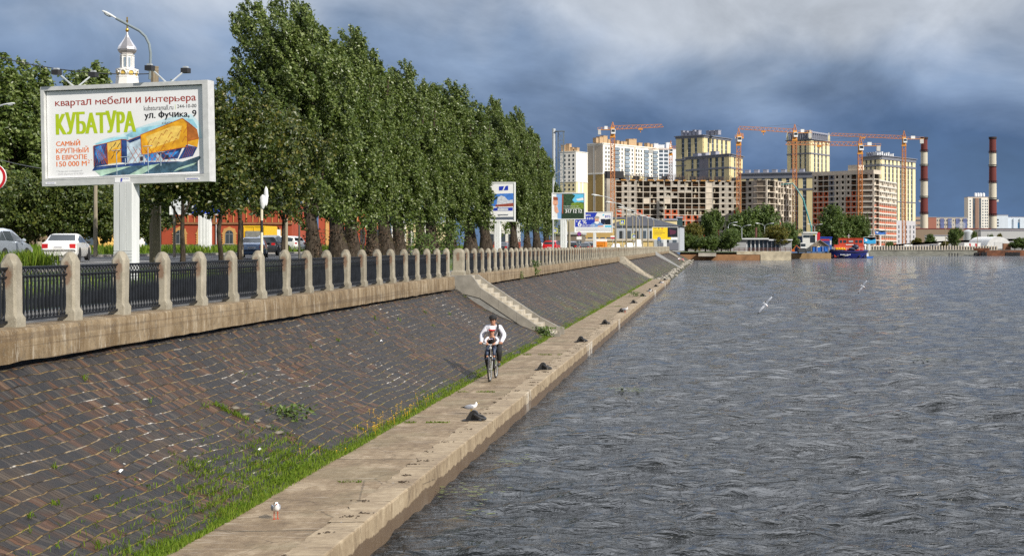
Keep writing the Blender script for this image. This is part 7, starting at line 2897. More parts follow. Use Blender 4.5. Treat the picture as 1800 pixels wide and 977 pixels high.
def kiosk_group():
 D = 480
 navy, white = flat('shed navy', (.02, .045, .20), .15), flat('shed white', (.60, .61, .60), .1)
 def shed(name, label, x0, x1, top, D, mat, roof, win=(), depth=5, z0=2.4, cat='shed', rh=.3):
  t = thing(name, label, cat, (PX(x0, D), D, z0))
  W_ = PX(x1, D) - PX(x0, D)
  H = PZ(top, D) - z0
  b = MB()
  b.box(0, W_, 0, depth, -.1, H - rh)
  b.build('wall', mat, t)
  b = MB()
  b.box(-.2, W_ + .2, -.35, depth + .2, H - rh, H)
  b.build('roof', roof, t)
  for (u0, u1, v0, v1, m) in win:
   b = MB()
   b.box(W_ * u0, W_ * u1, -.05, 0, H * v0, H * v1)
   b.build('window', m, t)
  return t, W_, H
 shed('navy_shed', 'navy blue shed with a white window band left of the white cabin', 1390, 1412, 414, 482, navy, white, ((.35, .75, .60, .80, white), (.42, .56, .63, .77, GLASS), (.60, .70, .63, .77, flat('sign red', (.45, .01, .02), .05)), (.55, .95, .15, .3, white)))
 t, W_, H = shed('white_cabin', 'two-storey white cabin with wide dark windows by the boat', 1411, 1436, 407, 478, white, white, ((.04, .5, .70, .84, GLASS), (.52, .88, .45, .84, GLASS), (.74, .88, .76, .86, flat('sign yellow', (.72, .72, .02), .05))), rh=.5)
 b = MB()
 b.box(W_ * 1.02, W_ * 1.22, .2, 1.0, H * .3, H - .2)
 b.build('red_pylon', flat('sign red', (.45, .01, .02), .05), t)
 shed('shop_sign_shed', 'blue and red striped shop front behind the wooden hut', 1443, 1462, 416, 500, flat('shed blue', (.03, .10, .33), .15), flat('shop blue', (.02, .06, .50), .1), ((0, .8, .74, .84, flat('sign red', (.45, .01, .02), .05)), (0, .8, .55, .72, navy), (.84, .97, .45, .75, white)))
 # wooden hut with an open gable
 D = 472
 t = thing('wooden_hut', 'weathered open wooden hut with a gable roof and blue tarpaulin', 'hut', (PX(1425, D), D, 1.9))
 W_ = PX(1458, D) - PX(1425, D)
 wood = M('weathered planks', (.26, .22, .175), .9, var=.35, scale=2, bump=.5, bs=8)
 ze, zr = PZ(432, D) - 1.9, PZ(421, D) - 1.9
 for s in (0, 1):
  b = MB()
  x0, x1 = (0, W_ / 2) if s == 0 else (W_, W_ / 2)
  b.add([(x0, -.3, ze), (x1, -.3, zr), (x1, 5, zr), (x0, 5, ze), (x0, -.3, ze - .18), (x1, -.3, zr - .18), (x1, 5, zr - .18), (x0, 5, ze - .18)],
              [(0, 1, 2, 3), (4, 5, 6, 7), (0, 1, 5, 4), (3, 2, 6, 7), (0, 3, 7, 4), (1, 2, 6, 5)])
  b.build('roof_slope', wood, t, fix=True)
 b = MB()
 b.poly([(.3, ze - .1), (W_ - .3, ze - .1), (W_ / 2, zr - .25)], .4)
 for k in range(9):
  x = .5 + (W_ - 1) * k / 8
  b.bar((x, .3, ze), (W_ / 2 + (x - W_ / 2) * .3, .3, zr - .5), .12)
 b.build('gable', wood, t)
 for k in range(4):
  b = MB()
  x = .2 + (W_ - .4) * k / 3
  b.box(x - .1, x + .1, 0, .2, 0, ze)
  b.build('post', wood, t)
 b = MB()
 b.box(W_ * .12, W_ * .88, .5, .8, ze - 1.9, ze - .35)
 b.box(W_ * .75, W_ * .9, .3, .5, ze - 3.2, ze - .35)
 b.build('tarpaulin', flat('tarpaulin blue', (.015, .12, .48), .2), t)
 # tractor-like loader and truck
 D = 464
 t = thing('loader', 'dark loader with an orange arm and white cab on the quay', 'loader', (PX(1409, D), D, 1.9))
 P = lambda px, py: (PX(px, D) - PX(1409, D), 0, PZ(py, D) - 1.9)
 b = MB()
 b.box(-.9, 1.3, 0, 3, .5, 1.7)
 b.box(-1.0, 1.4, -.3, .2, .2, .9)
 b.build('chassis', DARKM, t)
 b = MB()
 b.box(-.3, 1.5, .6, 2.4, 1.7, 3.5, 0)
 b.box(-.2, 1.4, .55, .6, 2.2, 3.2, 1)
 b.build('cab', [WHITEP, GLASS], t)
 for x in (-1.1, 1.5):
  b = MB()
  b.lathe([(.75, -.25), (.8, -.1), (.8, .1), (.75, .25)], 14, (x, .6, .8), 0, 'x')
  b.build('wheel', BLACKR, t)
 b = MB()
 b.tube([(-.6, -.2, 1.5), (-1.8, -.5, 2.6), (-2.9, -.6, 1.2)], .16, 6)
 b.box(-3.4, -2.4, -.9, -.2, .5, 1.3)
 b.build('arm', flat('machine orange', (.45, .10, .01), .15), t)
kiosk_group()
def boat():
 D = 492
 s = D / F
 t = thing('tug_boat', 'blue hulled work boat with a red deckhouse moored at the far quay', 'boat', (PX(1490, D), D, 0))
 X = lambda px: (px - 1490) * s
 Z = lambda py: CAMZ - (py - 432) * s
 navy = M('navy hull paint', (.018, .028, .17), .35, var=.15, scale=.6, coat=.3)
 red = M('orange red cabin paint', (.48, .05, .02), .5, var=.18, scale=.6)
 # hull: sections along x, flared bow to the left
 st = [(1456, 438, .3, .6), (1461, 437.5, 1.4, 1.0), (1470, 438.5, 2.2, 1.5), (1485, 440, 2.6, 2.0), (1505, 440.5, 2.6, 2.1), (1519, 439.5, 2.2, 1.9), (1525, 439, 1.2, 1.2)]
 vs, fs = [], []
 for px, py, hw, hb in st:
  x, z = X(px), Z(py)
  xb = X(1490 + (px - 1490) * .90)
  vs += [(x, -hw, z), (x * .5 + xb * .5, -hw * .9, z * .35), (xb, -hb * .7, -.6), (xb, hb * .7, -.6), (x * .5 + xb * .5, hw * .9, z * .35), (x, hw, z)]
 for i in range(len(st) - 1):
  for k in range(6):
   a, c = i * 6 + k, i * 6 + (k + 1) % 6
   fs.append((a, c, c + 6, a + 6))
 fs.append(tuple(range(6)))
 fs.append(tuple((len(st) - 1) * 6 + k for k in range(6)))
 b = MB()
 b.add(vs, fs)
 hull = b.build('hull', navy, t, fix=True, smooth=True, sharp=45)
 b = MB()
 vs = []
 for px, py, hw, hb in st:
  vs += [(X(px), -hw - .10, Z(py) - .62), (X(px), -hw - .10, Z(py) - .40)]
 b.add(vs, [(2 * i, 2 * i + 2, 2 * i + 3, 2 * i + 1) for i in range(len(st) - 1)])
 b.build('rubbing_strake', BLACKR, hull)
 b = MB()
 for k, (xa, xb) in enumerate(((1476, 1478), (1478.6, 1480.4), (1481, 1483), (1483.6, 1485), (1487, 1489), (1489.5, 1491.2), (1491.8, 1494))):
  b.box(X(xa), X(xb), -2.50, -2.44, Z(447.6), Z(446.2 + .3 * (k % 2)))
 b.box(X(1480), X(1490), -2.36, -2.30, Z(449.2), Z(448.6))
 b.build('boat_name', WHITEP, hull)
 b = MB()
 b.box(X(1466), X(1518), -1.6, 1.8, 0.4, Z(429.5))
 b.build('deckhouse_base', red, t)
 for a, c, top in ((1474, 1489.0, 419), (1490, 1500, 419), (1501, 1517, 419)):
  bb = MB()
  bb.box(X(a), X(c), -1.5, 1.7, Z(429.4), Z(top))
  bb.box(X(a) - .1, X(c) + .05, -1.65, 1.8, Z(top), Z(top) + .18)
  h = bb.build('cabin', red, t)
  w = X(c) - X(a)
  for u0, u1 in (((.10, .38), (.50, .88)) if c - a > 12 else ((.12, .88),)):
   q = MB()
   q.box(X(a) + w * u0, X(a) + w * u1, -1.56, -1.50, Z(426.5), Z(421.5), 0)
   if c - a < 12:
    q.box(X(a) + w * u0, X(a) + w * u1, -1.60, -1.56, Z(424.4), Z(423.2), 1)
   q.build('window', [GLASS, WHITEP], h)
 b = MB()
 for k in range(4):
  b.lathe([(.35, 0), (.45, .25), (.35, .5)], 10, (X(1469.5 + 4.2 * k), -2.0, Z(436.8)))
 b.box(X(1468), X(1486), -2.3, -1.7, Z(438.2), Z(436.4))
 b.build('yellow_float', flat('float yellow', (.75, .38, .01), .15), t)
 b = MB()
 b.ell((X(1503), -1.9, Z(433.5)), (1.2, .7, 1.0), 10, 7)
 b.bar((X(1496), -1.9, Z(438)), (X(1506), -1.9, Z(429)), .4)
 b.ell((X(1497), -2.0, Z(437)), (1.3, .6, .55), 10, 7)
 b.build('winch', mt('navy machinery', (.015, .02, .05), .5), t, smooth=True)
 b = MB()
 b.box(X(1486), X(1500), -1.75, -1.62, Z(430.2), Z(429.0))
 b.ell((X(1519.5), -1.5, Z(431)), (.5, .4, .55), 8, 6)
 b.ell((X(1520), -1.4, Z(435.5)), (.35, .3, .7), 8, 6)
 b.build('life_raft', WHITEP, t)
 b = MB()
 b.tube([(X(1492), 0, Z(419)), (X(1492), 0, Z(411))], .07, 6)
 b.bar((X(1489), 0, Z(414)), (X(1495), 0, Z(414)), .08)
 b.build('mast', WHITEP, t)
 for px in (1462, 1472, 1482, 1510, 1520):
  b = MB()
  b.lathe([(.16, -.1), (.36, -.1), (.36, .1), (.16, .1)], 12, (X(px), -2.35 if px > 1465 else -1.6, .75), 0, 'y')
  b.build('tyre_fender', BLACKR, hull)
 b = MB()
 for k in range(10):
  x = X(1458) + (X(1524) - X(1458)) * k / 9
  b.bar((x, -2.2 if 0 < k < 9 else -.8, Z(439.5)), (x, -2.2 if 0 < k < 9 else -.8, Z(434.5)), .07)
 b.bar((X(1465), -2.2, Z(434.5)), (X(1517), -2.2, Z(434.5)), .06)
 b.bar((X(1465), -2.2, Z(437)), (X(1517), -2.2, Z(437)), .05)
 b.build('guard_rail', WHITEP, t)
 # a small tender at the stern
 q = thing('dinghy', 'small white and blue dinghy tied at the right end of the boat', 'boat', (PX(1527, D), D - 1, 0))
 b = MB()
 b.prism([(-.9, .55), (-.7, -.2), (1.0, -.2), (1.7, .6)], -.5, .5, 'y')
 b.build('hull', flat('tarpaulin blue', (.015, .12, .48), .2), q, fix=True)
 b = MB()
 b.box(-.9, -.2, -.4, .4, .552, 1.7)
 b.build('cuddy', WHITEP, q)
 b = MB()
 b.tube([(PX(1458, 490), 490, 2.6), (PX(1452, 478), 478, 1.6), (PX(1448, 467), 467, 1.95)], .05, 5)
 tag(b.build('mooring_rope', mt('green rope', (.03, .14, .08), .8)), 'green mooring rope from the boat bow to the quay', 'rope')
boat()
# hoardings on the far side
def far_board(label, x0, x1, y0, y1, D, c1, c2, leg=True, zg=2.5):
 px = (x0 + x1) / 2
 t = thing('billboard', label, 'billboard', (PX(px, D), D, zg), 0, 'advertising hoardings on the far bank')
 w, h = (x1 - x0) * D / F, (y1 - y0) * D / F
 z0 = PZ(y1, D) - zg
 b = MB()
 b.box(-w / 2, w / 2, .05, .4, z0, z0 + h)
 b.build('frame', WHITEP, t)
 b = MB()
 m = poster_far(c1, c2)(b, -w / 2 + .1, w / 2 - .1, z0 + .1, z0 + h - .1)
 b.build('poster', m, t)
 b = MB()
 b.box(-.2, .2, .1, .5, -.1, z0)
 b.build('column', WHITEP, t)
far_board('blue and white cloud advertisement on the red brick frame', 1538, 1558, 404.5, 412.5, 640, flat('far ad blue', (.06, .18, .55), .3), flat('far ad pale', (.30, .45, .70), .3))
far_board('white and light blue advertisement right of the boat', 1518, 1540, 416, 429, 560, flat('far ad cyan', (.04, .35, .68), .4), flat('far ad white', (.6, .65, .7), .2))
far_board('dark green board beside the blue cloud advertisement', 1523, 1532, 403, 413, 600, flat('far ad green', (.02, .07, .06), .3), flat('far ad green2', (.03, .09, .08), .3))
# ---- grey shed and yellow houses at the end of the road
def grey_shed():
 D = 352
 t = thing('workshop', 'grey workshop with a dark hipped roof behind the far lamp poles', 'workshop', (PX(1068, D), D, 3.3), R(-4))
 W_ = PX(1196, D) - PX(1068, D)
 wall = M('pale grey cladding', (.40, .43, .47), .7, var=.08, scale=.4, streak=True)
 ze = PZ(397, D) - 3.3
 b = MB()
 b.box(0, W_, 0, 12, -.2, ze)
 b.build('wall', wall, t)
 b = MB()
 zr = PZ(378.5, D) - 3.3
 vs = [(-.5, -.5, ze), (W_ + .5, -.5, ze), (W_ + .5, 12.5, ze), (-.5, 12.5, ze), (W_ * .32, 5, zr), (W_ * .45, 5, zr), (W_ * .72, 4, ze + .9), (W_ * .72, 8, ze + .9)]
 b.add(vs, [(0, 1, 6, 5, 4), (1, 2, 7, 6), (2, 3, 4, 5, 7), (3, 0, 4), (5, 6, 7)])
 b.build('roof', M('dark slate roof', (.055, .06, .075), .7, var=.2, scale=.5), t, fix=True)
 for k in range(9):
  b = MB()
  x = W_ * (.06 + .105 * k)
  b.box(x, x + 1.0, -.06, 0, ze * .25, ze * .80)
  b.build('window', GLASS if k % 2 else WGLASS, t)
 b = MB()
 b.box(W_ * .70, W_ * .98, -.12, 0, 0, ze * .30)
 b.build('base_panel', SLATE, t)
grey_shed()
simple_block('annex', 'pale yellow annex rising behind the grey workshop', 'building', 1168, 1189, 368, 387, YELL, 1, 4, 1.0, 1.2, z0=3.3, depth=6)
simple_block('annex', 'yellow house with a dark roof strip right of the bank advertisement', 'building', 1060, 1110, 372, 384, YELL, 1, 7, .9, 1.0, z0=3.3, depth=8, roof=SLATE)
simple_block('boundary_wall', 'warm yellow wall with pilasters behind the parked cars', 'wall', 1024, 1148, 318, 423, M('warm yellow wall', (.60, .45, .20), .85, var=.12), 0, 0, z0=3.3, depth=.4, roof=BEIGE)  # strong yellow base colour, slightly mottled
simple_block('annex', 'ochre low house behind the bank advertisement', 'building', 1010, 1076, 330, 400, OCHRE, 1, 6, 1.0, 1.2, z0=3.3, depth=8, roof=M('pale roof sheet', (.42, .40, .37), .8))
simple_block('garage', 'grey flat garage roof between the landscape sign and the road', 'garage', 967, 1022, 250, 412, M('brown garage wall', (.16, .13, .10), .85), 1, 5, 1.2, 1.0, z0=3.3, depth=8, roof=M('pale roof sheet2', (.38, .38, .37), .8))
simple_block('netted_scaffold', 'dark teal scaffold netting at the right end of the grey workshop', 'scaffold', 1190, 1199, 395, 383, M('teal scaffold net', (.025, .06, .07), .9, var=.3, scale=.4), 0, 0, z0=3.0, depth=5)
# ---- red brick house
def red_house():
 D = 178
 a, c = plan((284, D), (513, D + 2))
 t = thing('brick_house', 'orange-red house with arched windows and yellow trim behind the road', 'house', (a.x, a.y, 3.9))
 L = Vector((c.x - a.x, c.y - a.y))
 H = PZ(357, D) - 3.9
 red = M('brick red render', (.30, .050, .020), .85, var=.14, scale=.6, bump=.15, bs=20)
 trim = M('ochre trim', (.44, .25, .08), .8, var=.12, scale=.8)
 f = Fac(t, (0, 0), tuple(L))
 block(t, [(0, 0), tuple(L), (L.x, L.y + 9), (0, 9)], -.2, H, red)
 b = MB()
 b.box(-.05, f.L + .05, -.12, 0, -.2, .55)
 f.mb(b, 'base_wall', M('grey stone base', (.16, .145, .12), .9, var=.25))
 sp_ = 3.0
 x = PX(315, D) - a.x
 wx = [x, x + 2.95, x + 6.25, x + 9.3, x + 12.1]
 zc = PZ(391.5, D) - 3.9
 b = MB()
 b.box(-.1, f.L + .1, -.22, 0, zc - .16, zc + .10)
 b.box(-.1, f.L + .1, -.30, 0, H - .2, H + .15)
 f.mb(b, 'cornice', M('brown cornice', (.22, .10, .045), .85))
 k = 0
 while k * .82 < f.L:
  b = MB()
  xx = k * .82
  b.box(xx, xx + .09, -.1, 0, zc + .12, H - .25)
  f.mb(b, 'frieze_rib', trim)
  k += 1
 zs, hw, zsp = .72, .50, 1.95
 for xw in wx:
  out = [(xw - hw - .42, zs - .1)]
  for q in range(9):
   u = q / 8
   out.append((xw - hw - (.30 if q % 2 else .44), zs + (zsp - zs) * u))
  for q in range(9):
   an = math.pi - math.pi * q / 8
   rr = hw + (.36 if q % 2 else .50)
   out.append((xw + rr * math.cos(an), zsp + rr * math.sin(an)))
  for q in range(9):
   u = q / 8
   out.append((xw + hw + (.30 if q % 2 else .44), zsp - (zsp - zs) * u))
  out.append((xw + hw + .42, zs - .1))
  b = MB()
  b.prism(out, -.10, .0, 'y')
  o = f.mb(b, 'window_surround', trim, fix=True)
  arch = [(xw - hw, zs), (xw + hw, zs)] + [(xw + hw * math.cos(an), zsp + hw * math.sin(an)) for an in np.linspace(0, math.pi, 10)]
  b = MB()
  b.prism(arch, -.13, -.101, 'y')
  f.mb(b, 'window', GLASS, fix=True)
  b = MB()
  b.box(xw - .03, xw + .03, -.16, -.13, zs, zsp + hw * .95)
  b.box(xw - hw, xw + hw, -.16, -.13, zsp - .05, zsp + .03)
  b.box(xw - hw, xw - hw + .05, -.16, -.13, zs, zsp)
  b.box(xw + hw - .05, xw + hw, -.16, -.13, zs, zsp)
  f.mb(b, 'window_frame', mt('grey window bars', (.20, .21, .21), .6))
  b = MB()
  b.box(xw - hw - .15, xw + hw + .15, -.2, .0, zs - .14, zs)
  f.mb(b, 'window_sill', M_KERB)
 xd = PX(377, D) - a.x
 b = MB()
 b.tube([(xd, -.15, H - .3), (xd, -.15, .5), (xd + .1, -.3, .1)], .07, 8)
 f.mb(b, 'drainpipe', STEEL)
 b = MB()
 b.prism([(-.3, -.4), (f.L + .3, -.4), (f.L + .3, 9.4), (-.3, 9.4)], H + .16, H + .3, 'z')
 b.build('roof', SLATE, t, rz=f.rz)
 # pale yellow gable strip at its left
 simple_block('low_annex', 'peeling yellow annex left of the orange-red house', 'house', 262, 284, D + 4, 398, M('peeling yellow render', (.50, .36, .14), .85, var=.35, scale=.8), 1, 2, .8, .9, z0=3.9, depth=6)
 a2, c2 = plan((560, 205), (660, 208))
 t = thing('brick_house', 'second orange-red house glimpsed between the poplar trunks', 'house', (a2.x, a2.y, 3.8))
 L = (c2.x - a2.x, c2.y - a2.y)
 block(t, [(0, 0), L, (L[0], L[1] + 8), (0, 8)], -.2, 6.5, red)
 g = Fac(t, (0, 0), L)
 for k in range(4):
  b = MB()
  x = 1.0 + 2.1 * k
  b.box(x, x + .5, -.15, 0, 0, 6.3)
  g.mb(b, 'pilaster', trim)
  b = MB()
  b.box(x + .9, x + 1.6, -.08, 0, .9, 3.0)
  g.mb(b, 'window', GLASS)
 b = MB()
 b.box(-.2, g.L + .2, -.3, 8, 6.5, 6.8)
 g.mb(b, 'roof', SLATE)
 a3, c3 = plan((846, 260), (905, 262))
 t = thing('street_house', 'pale house with a red base and dark window behind the tall panel column', 'house', (a3.x, a3.y, 3.5))
 L = (c3.x - a3.x, c3.y - a3.y)
 block(t, [(0, 0), L, (L[0], L[1] + 8), (0, 8)], 1.6, 6.0, flat('pale grey render', (.50, .50, .46), .1))
 block(t, [(0, 0), L, (L[0], L[1] + 8), (0, 8)], -.2, 1.6, red, 'base_wall')
 g = Fac(t, (0, 0), L)
 for x in (1.4, 3.6, 5.2):
  b = MB()
  b.box(x, x + 1.0, -.08, 0, 1.0, 3.1)
  g.mb(b, 'window', GLASS)
 b = MB()
 b.box(-.2, g.L + .2, -.3, 8, 6.0, 6.3)
 g.mb(b, 'roof', SLATE)
 a4, c4 = plan((700, 232), (760, 234))
 t, f4, H4 = simple_block('street_house', 'yellow house with pale columns seen in the gap of the poplars', 'house', 690, 770, 232, 392, YELL, 1, 6, .8, 1.8, z0=3.7, depth=8)
 for k in range(7):
  b = MB()
  b.box(f4.L * k / 7 - .12, f4.L * k / 7 + .12, -.2, 0, 0, H4)
  f4.mb(b, 'pilaster', CREAM)
red_house()
# concrete fence and gilded gate posts at the far left
def left_fence():
 D = 134
 a, c = plan((-60, D), (84, D))
 t = thing('concrete_fence', 'tan panelled concrete fence behind the low trees at the left', 'fence', (a.x, a.y, 3.88))
 L = c.x - a.x
 n = 9
 h = PZ(403, D) - 3.88
 for k in range(n):
  b = MB()
  b.box(L * k / n + .1, L * (k + 1) / n, 0, .12, -.1, h)
  for q in range(3):
   b.box(L * k / n + .2, L * (k + 1) / n - .1, -.03, 0, .2 + .5 * q, .6 + .5 * q)
  b.build('fence_panel', mt('tan fence concrete', (.26, .19, .12), .9, var=.2, scale=1), t)
  b = MB()
  b.box(L * k / n - .08, L * k / n + .1, -.05, .2, -.1, h + .1)
  b.build('fence_post', mt('tan fence concrete', (.26, .19, .12), .9, var=.2, scale=1), t)
 simple_block('yellow_house', 'yellow house with white columns glimpsed behind the white saloon', 'house', 84, 166, 160, 396, M('warm yellow render', (.60, .38, .10), .85), 1, 5, .9, 1.6, z0=3.9, depth=7, roof=BEIGE)
 t, f, H = simple_block('white_house', 'white house wall with yellow corner under the billboard', 'house', 95, 205, 215, 330, M('white house render', (.66, .63, .56), .85, var=.1), 2, 8, 1.1, 2.0, z0=3.9, depth=8, roof=YELL)
left_fence()
b = MB()
for k in range(6):
 b.ell((random.uniform(-1.2, 1.2), random.uniform(-.3, .3), .12), (.35, .25, .20), 8, 5)
tag(b.build('flower_bed', M('red flowers', (.36, .06, .03), .8, var=.5, scale=6), loc=(PX(52, 108), 108, 3.85)), 'low bed of red flowers in the grass behind the silver estate car', 'flower bed')
# ---- church tower
def church():
 D = 210
 X = PX(223.5, D)
 t = thing('church_tower', 'white church bell tower with silver onion dome and gold cross behind the billboard', 'church tower', (X, D, 3.9))
 s = D / F
 z = lambda py: PZ(py, D) - 3.9
 wht = M('church white plaster', (.72, .71, .68), .75, var=.06)
 gold = M('gilding', (.80, .48, .10), .22, metal=1.0, var=.1)
 b = MB()
 b.lathe([(18 * s * 1.6, -.2), (18 * s * 1.55, z(180)), (21 * s, z(170)), (19.5 * s, z(148)), (17.8 * s, z(136))], 8, phase=.5)
 b.build('tower_body', wht, t)
 b = MB()
 b.lathe([(18.4 * s, z(136)), (18.4 * s, z(134)), (17.2 * s, z(133)), (17.2 * s, z(124.5)), (18.8 * s, z(123.5)), (18.8 * s, z(121.5)), (12 * s, z(121))], 8, phase=.5)
 b.build('arcade_drum', wht, t)
 for k in range(8):
  a = 2 * math.pi * k / 8 + math.pi / 8 * 0 - math.pi / 2
  rr = 17.2 * s * math.cos(math.pi / 8)
  M4 = Matrix.Rotation(a + math.pi / 2, 4, 'Z')
  b = MB()
  w = 3.6 * s
  arch = [(-w, z(133)), (w, z(133))] + [(w * math.cos(q), z(129) + w * 1.0 * math.sin(q)) for q in np.linspace(0, math.pi, 8)]
  b.T = M4
  b.prism(arch, -rr - .06, -rr + .02, 'y')
  b.build('arch_niche', flat('church ochre', (.62, .42, .08), .1), t, fix=True)
  b = MB()
  b.T = M4
  w2 = 5.2 * s
  pts = [(w2 * math.cos(q), -rr - .12, z(129) + w2 * math.sin(q)) for q in np.linspace(0, math.pi, 9)]
  b.tube(pts, .10, 5)
  b.build('arch_moulding', wht, t)
 b = MB()
 b.lathe([(11.2 * s, z(121)), (11.2 * s, z(120)), (10.3 * s, z(119)), (10.3 * s, z(99)), (12 * s, z(98)), (12.2 * s, z(96.6)), (9.5 * s, z(96))], 8, phase=.5)
 b.build('lantern', wht, t)
 for k in range(8):
  a = 2 * math.pi * k / 8
  M4 = Matrix.Rotation(a, 4, 'Z')
  rr = 10.3 * s * math.cos(math.pi / 8)
  b = MB()
  b.T = M4
  b.box(-2.0 * s, 2.0 * s, -rr - .05, -rr + .02, z(118.5), z(101.5))
  b.build('lantern_window', BLUEG, t)
  b = MB()
  b.T = M4 @ Matrix.Rotation(math.pi / 8, 4, 'Z')
  b.box(-.9 * s, .9 * s, -10.3 * s - .12, -10.3 * s + .25, z(119), z(99))
  b.build('lantern_pilaster', wht, t)
 b = MB()
 b.lathe([(9.2 * s, z(96)), (12.5 * s, z(93.5)), (15.0 * s, z(90)), (15.6 * s, z(87)), (14.6 * s, z(83)), (11.6 * s, z(78)), (7.5 * s, z(72)), (4.0 * s, z(66)), (2.0 * s, z(61)), (1.2 * s, z(56.5))], 8, phase=.5)
 b.build('onion_dome', M('silver dome sheet', (.52, .50, .50), .30, metal=.85, var=.08), t)
 b = MB()
 b.lathe([(.6 * s, z(57)), (2.2 * s, z(55.5)), (3.0 * s, z(53)), (2.2 * s, z(50.5)), (.6 * s, z(49.5))], 14)
 b.build('gold_ball', gold, t, smooth=True)
 b = MB()
 b.bar((0, 0, z(50)), (0, 0, z(30)), .16)
 b.bar((-1.9 * s, 0, z(37)), (1.9 * s, 0, z(37)), .16)
 b.bar((-.9 * s, 0, z(34.2)), (.9 * s, 0, z(34.2)), .13)
 b.bar((-1.2 * s, 0, z(41)), (1.2 * s, 0, z(42.2)), .13)
 b.build('cross', gold, t)
church()
# =================================================================== people, bicycle, birds, mooring rings
def skin(name, joints, bones, mats, parent, sub=2, extra=None, root=0, loc=(0, 0, 0), rz=0.0, squash=None):
 """one continuous surface grown over a skeleton; joints: (x,y,z,rx[,ry])"""
 me = bpy.data.meshes.new(name)
 me.from_pydata([j[:3] for j in joints], bones, [])
 o = bpy.data.objects.new(name, me)
 col.objects.link(o)
 md = o.modifiers.new('s', 'SKIN')
 md.use_smooth_shade = True
 sv = me.skin_vertices[0].data
 for i, j in enumerate(joints):
  sv[i].radius = (j[3], j[4] if len(j) > 4 else j[3])
  sv[i].use_root = (i == root)
 o.modifiers.new('d', 'SUBSURF').levels = sub
 dg = C.evaluated_depsgraph_get()
 m2 = bpy.data.meshes.new_from_object(o.evaluated_get(dg))
 b = MB()
 b.add([tuple(v.co) for v in m2.vertices], [tuple(p.vertices) for p in m2.polygons], 0)
 bpy.data.objects.remove(o)
 bpy.data.meshes.remove(m2)
 if extra:
  extra(b)
 return b.build(name, mats, parent, smooth=True, sharp=75, loc=loc, rz=rz)
SKINM = M('warm skin', (.46, .235, .15), .5, var=.06, scale=8)
EYEM = flat('eye dark', (.02, .015, .012))
LIPM = flat('lip', (.32, .11, .085))
CLB = M('black cloth', (.012, .012, .014), .8, var=.3, scale=9)
CLW = M('white pullover', (.62, .63, .70), .85, var=.10, scale=7, bump=.5, bs=16)
HAIR = flat('dark hair', (.02, .014, .010))
def face(b, c, s, mi=0):
 """nose, eyes, brows, mouth, ears on a head centred at c, looking to -y; s: head height"""
 x, y, z = c
 b.ell((x, y - s * .405, z - s * .07), (s * .05, s * .075, s * .085), 8, 6, 0)
 for k in (-1, 1):
  b.ell((x + k * s * .15, y - s * .36, z + s * .02), (s * .055, s * .03, s * .028), 8, 5, 1)
  b.ell((x + k * s * .15, y - s * .365, z + s * .085), (s * .08, s * .03, s * .016), 8, 4, 1)
  b.ell((x + k * s * .36, y + s * .02, z - s * .02), (s * .04, s * .075, s * .12), 8, 6, 0)
 b.ell((x, y - s * .365, z - s * .215), (s * .10, s * .03, s * .020), 8, 4, 2)
def hand(b, c, s, side, bar_z):
 """palm behind the bar, four curled fingers over it, thumb under"""
 x, y, z = c
 b.ell((x, y + .035 * s, z + .005), (.045 * s, .042 * s, .022 * s), 10, 6, 0)
 for i, (dx, l) in enumerate(((-.034, .85), (-.011, 1.0), (.012, .95), (.034, .78))):
  p = [(x + dx * s, y + .01 * s, z + .012 * s), (x + dx * s, y - .030 * s * l, z + .010 * s), (x + dx * s, y - .042 * s * l, z - .020 * s), (x + dx * s, y - .022 * s, z - .036 * s)]
  b.tube(p, [.0115 * s, .011 * s, .010 * s, .008 * s], 6, 0)
 b.tube([(x - side * .040 * s, y + .03 * s, z), (x - side * .052 * s, y - .002 * s, z - .014 * s), (x - side * .040 * s, y - .025 * s, z - .024 * s)], [.0125 * s, .0115 * s, .009 * s], 6, 0)
BX, BY, BZ = PX(863.5, 38.6), 38.9, .478
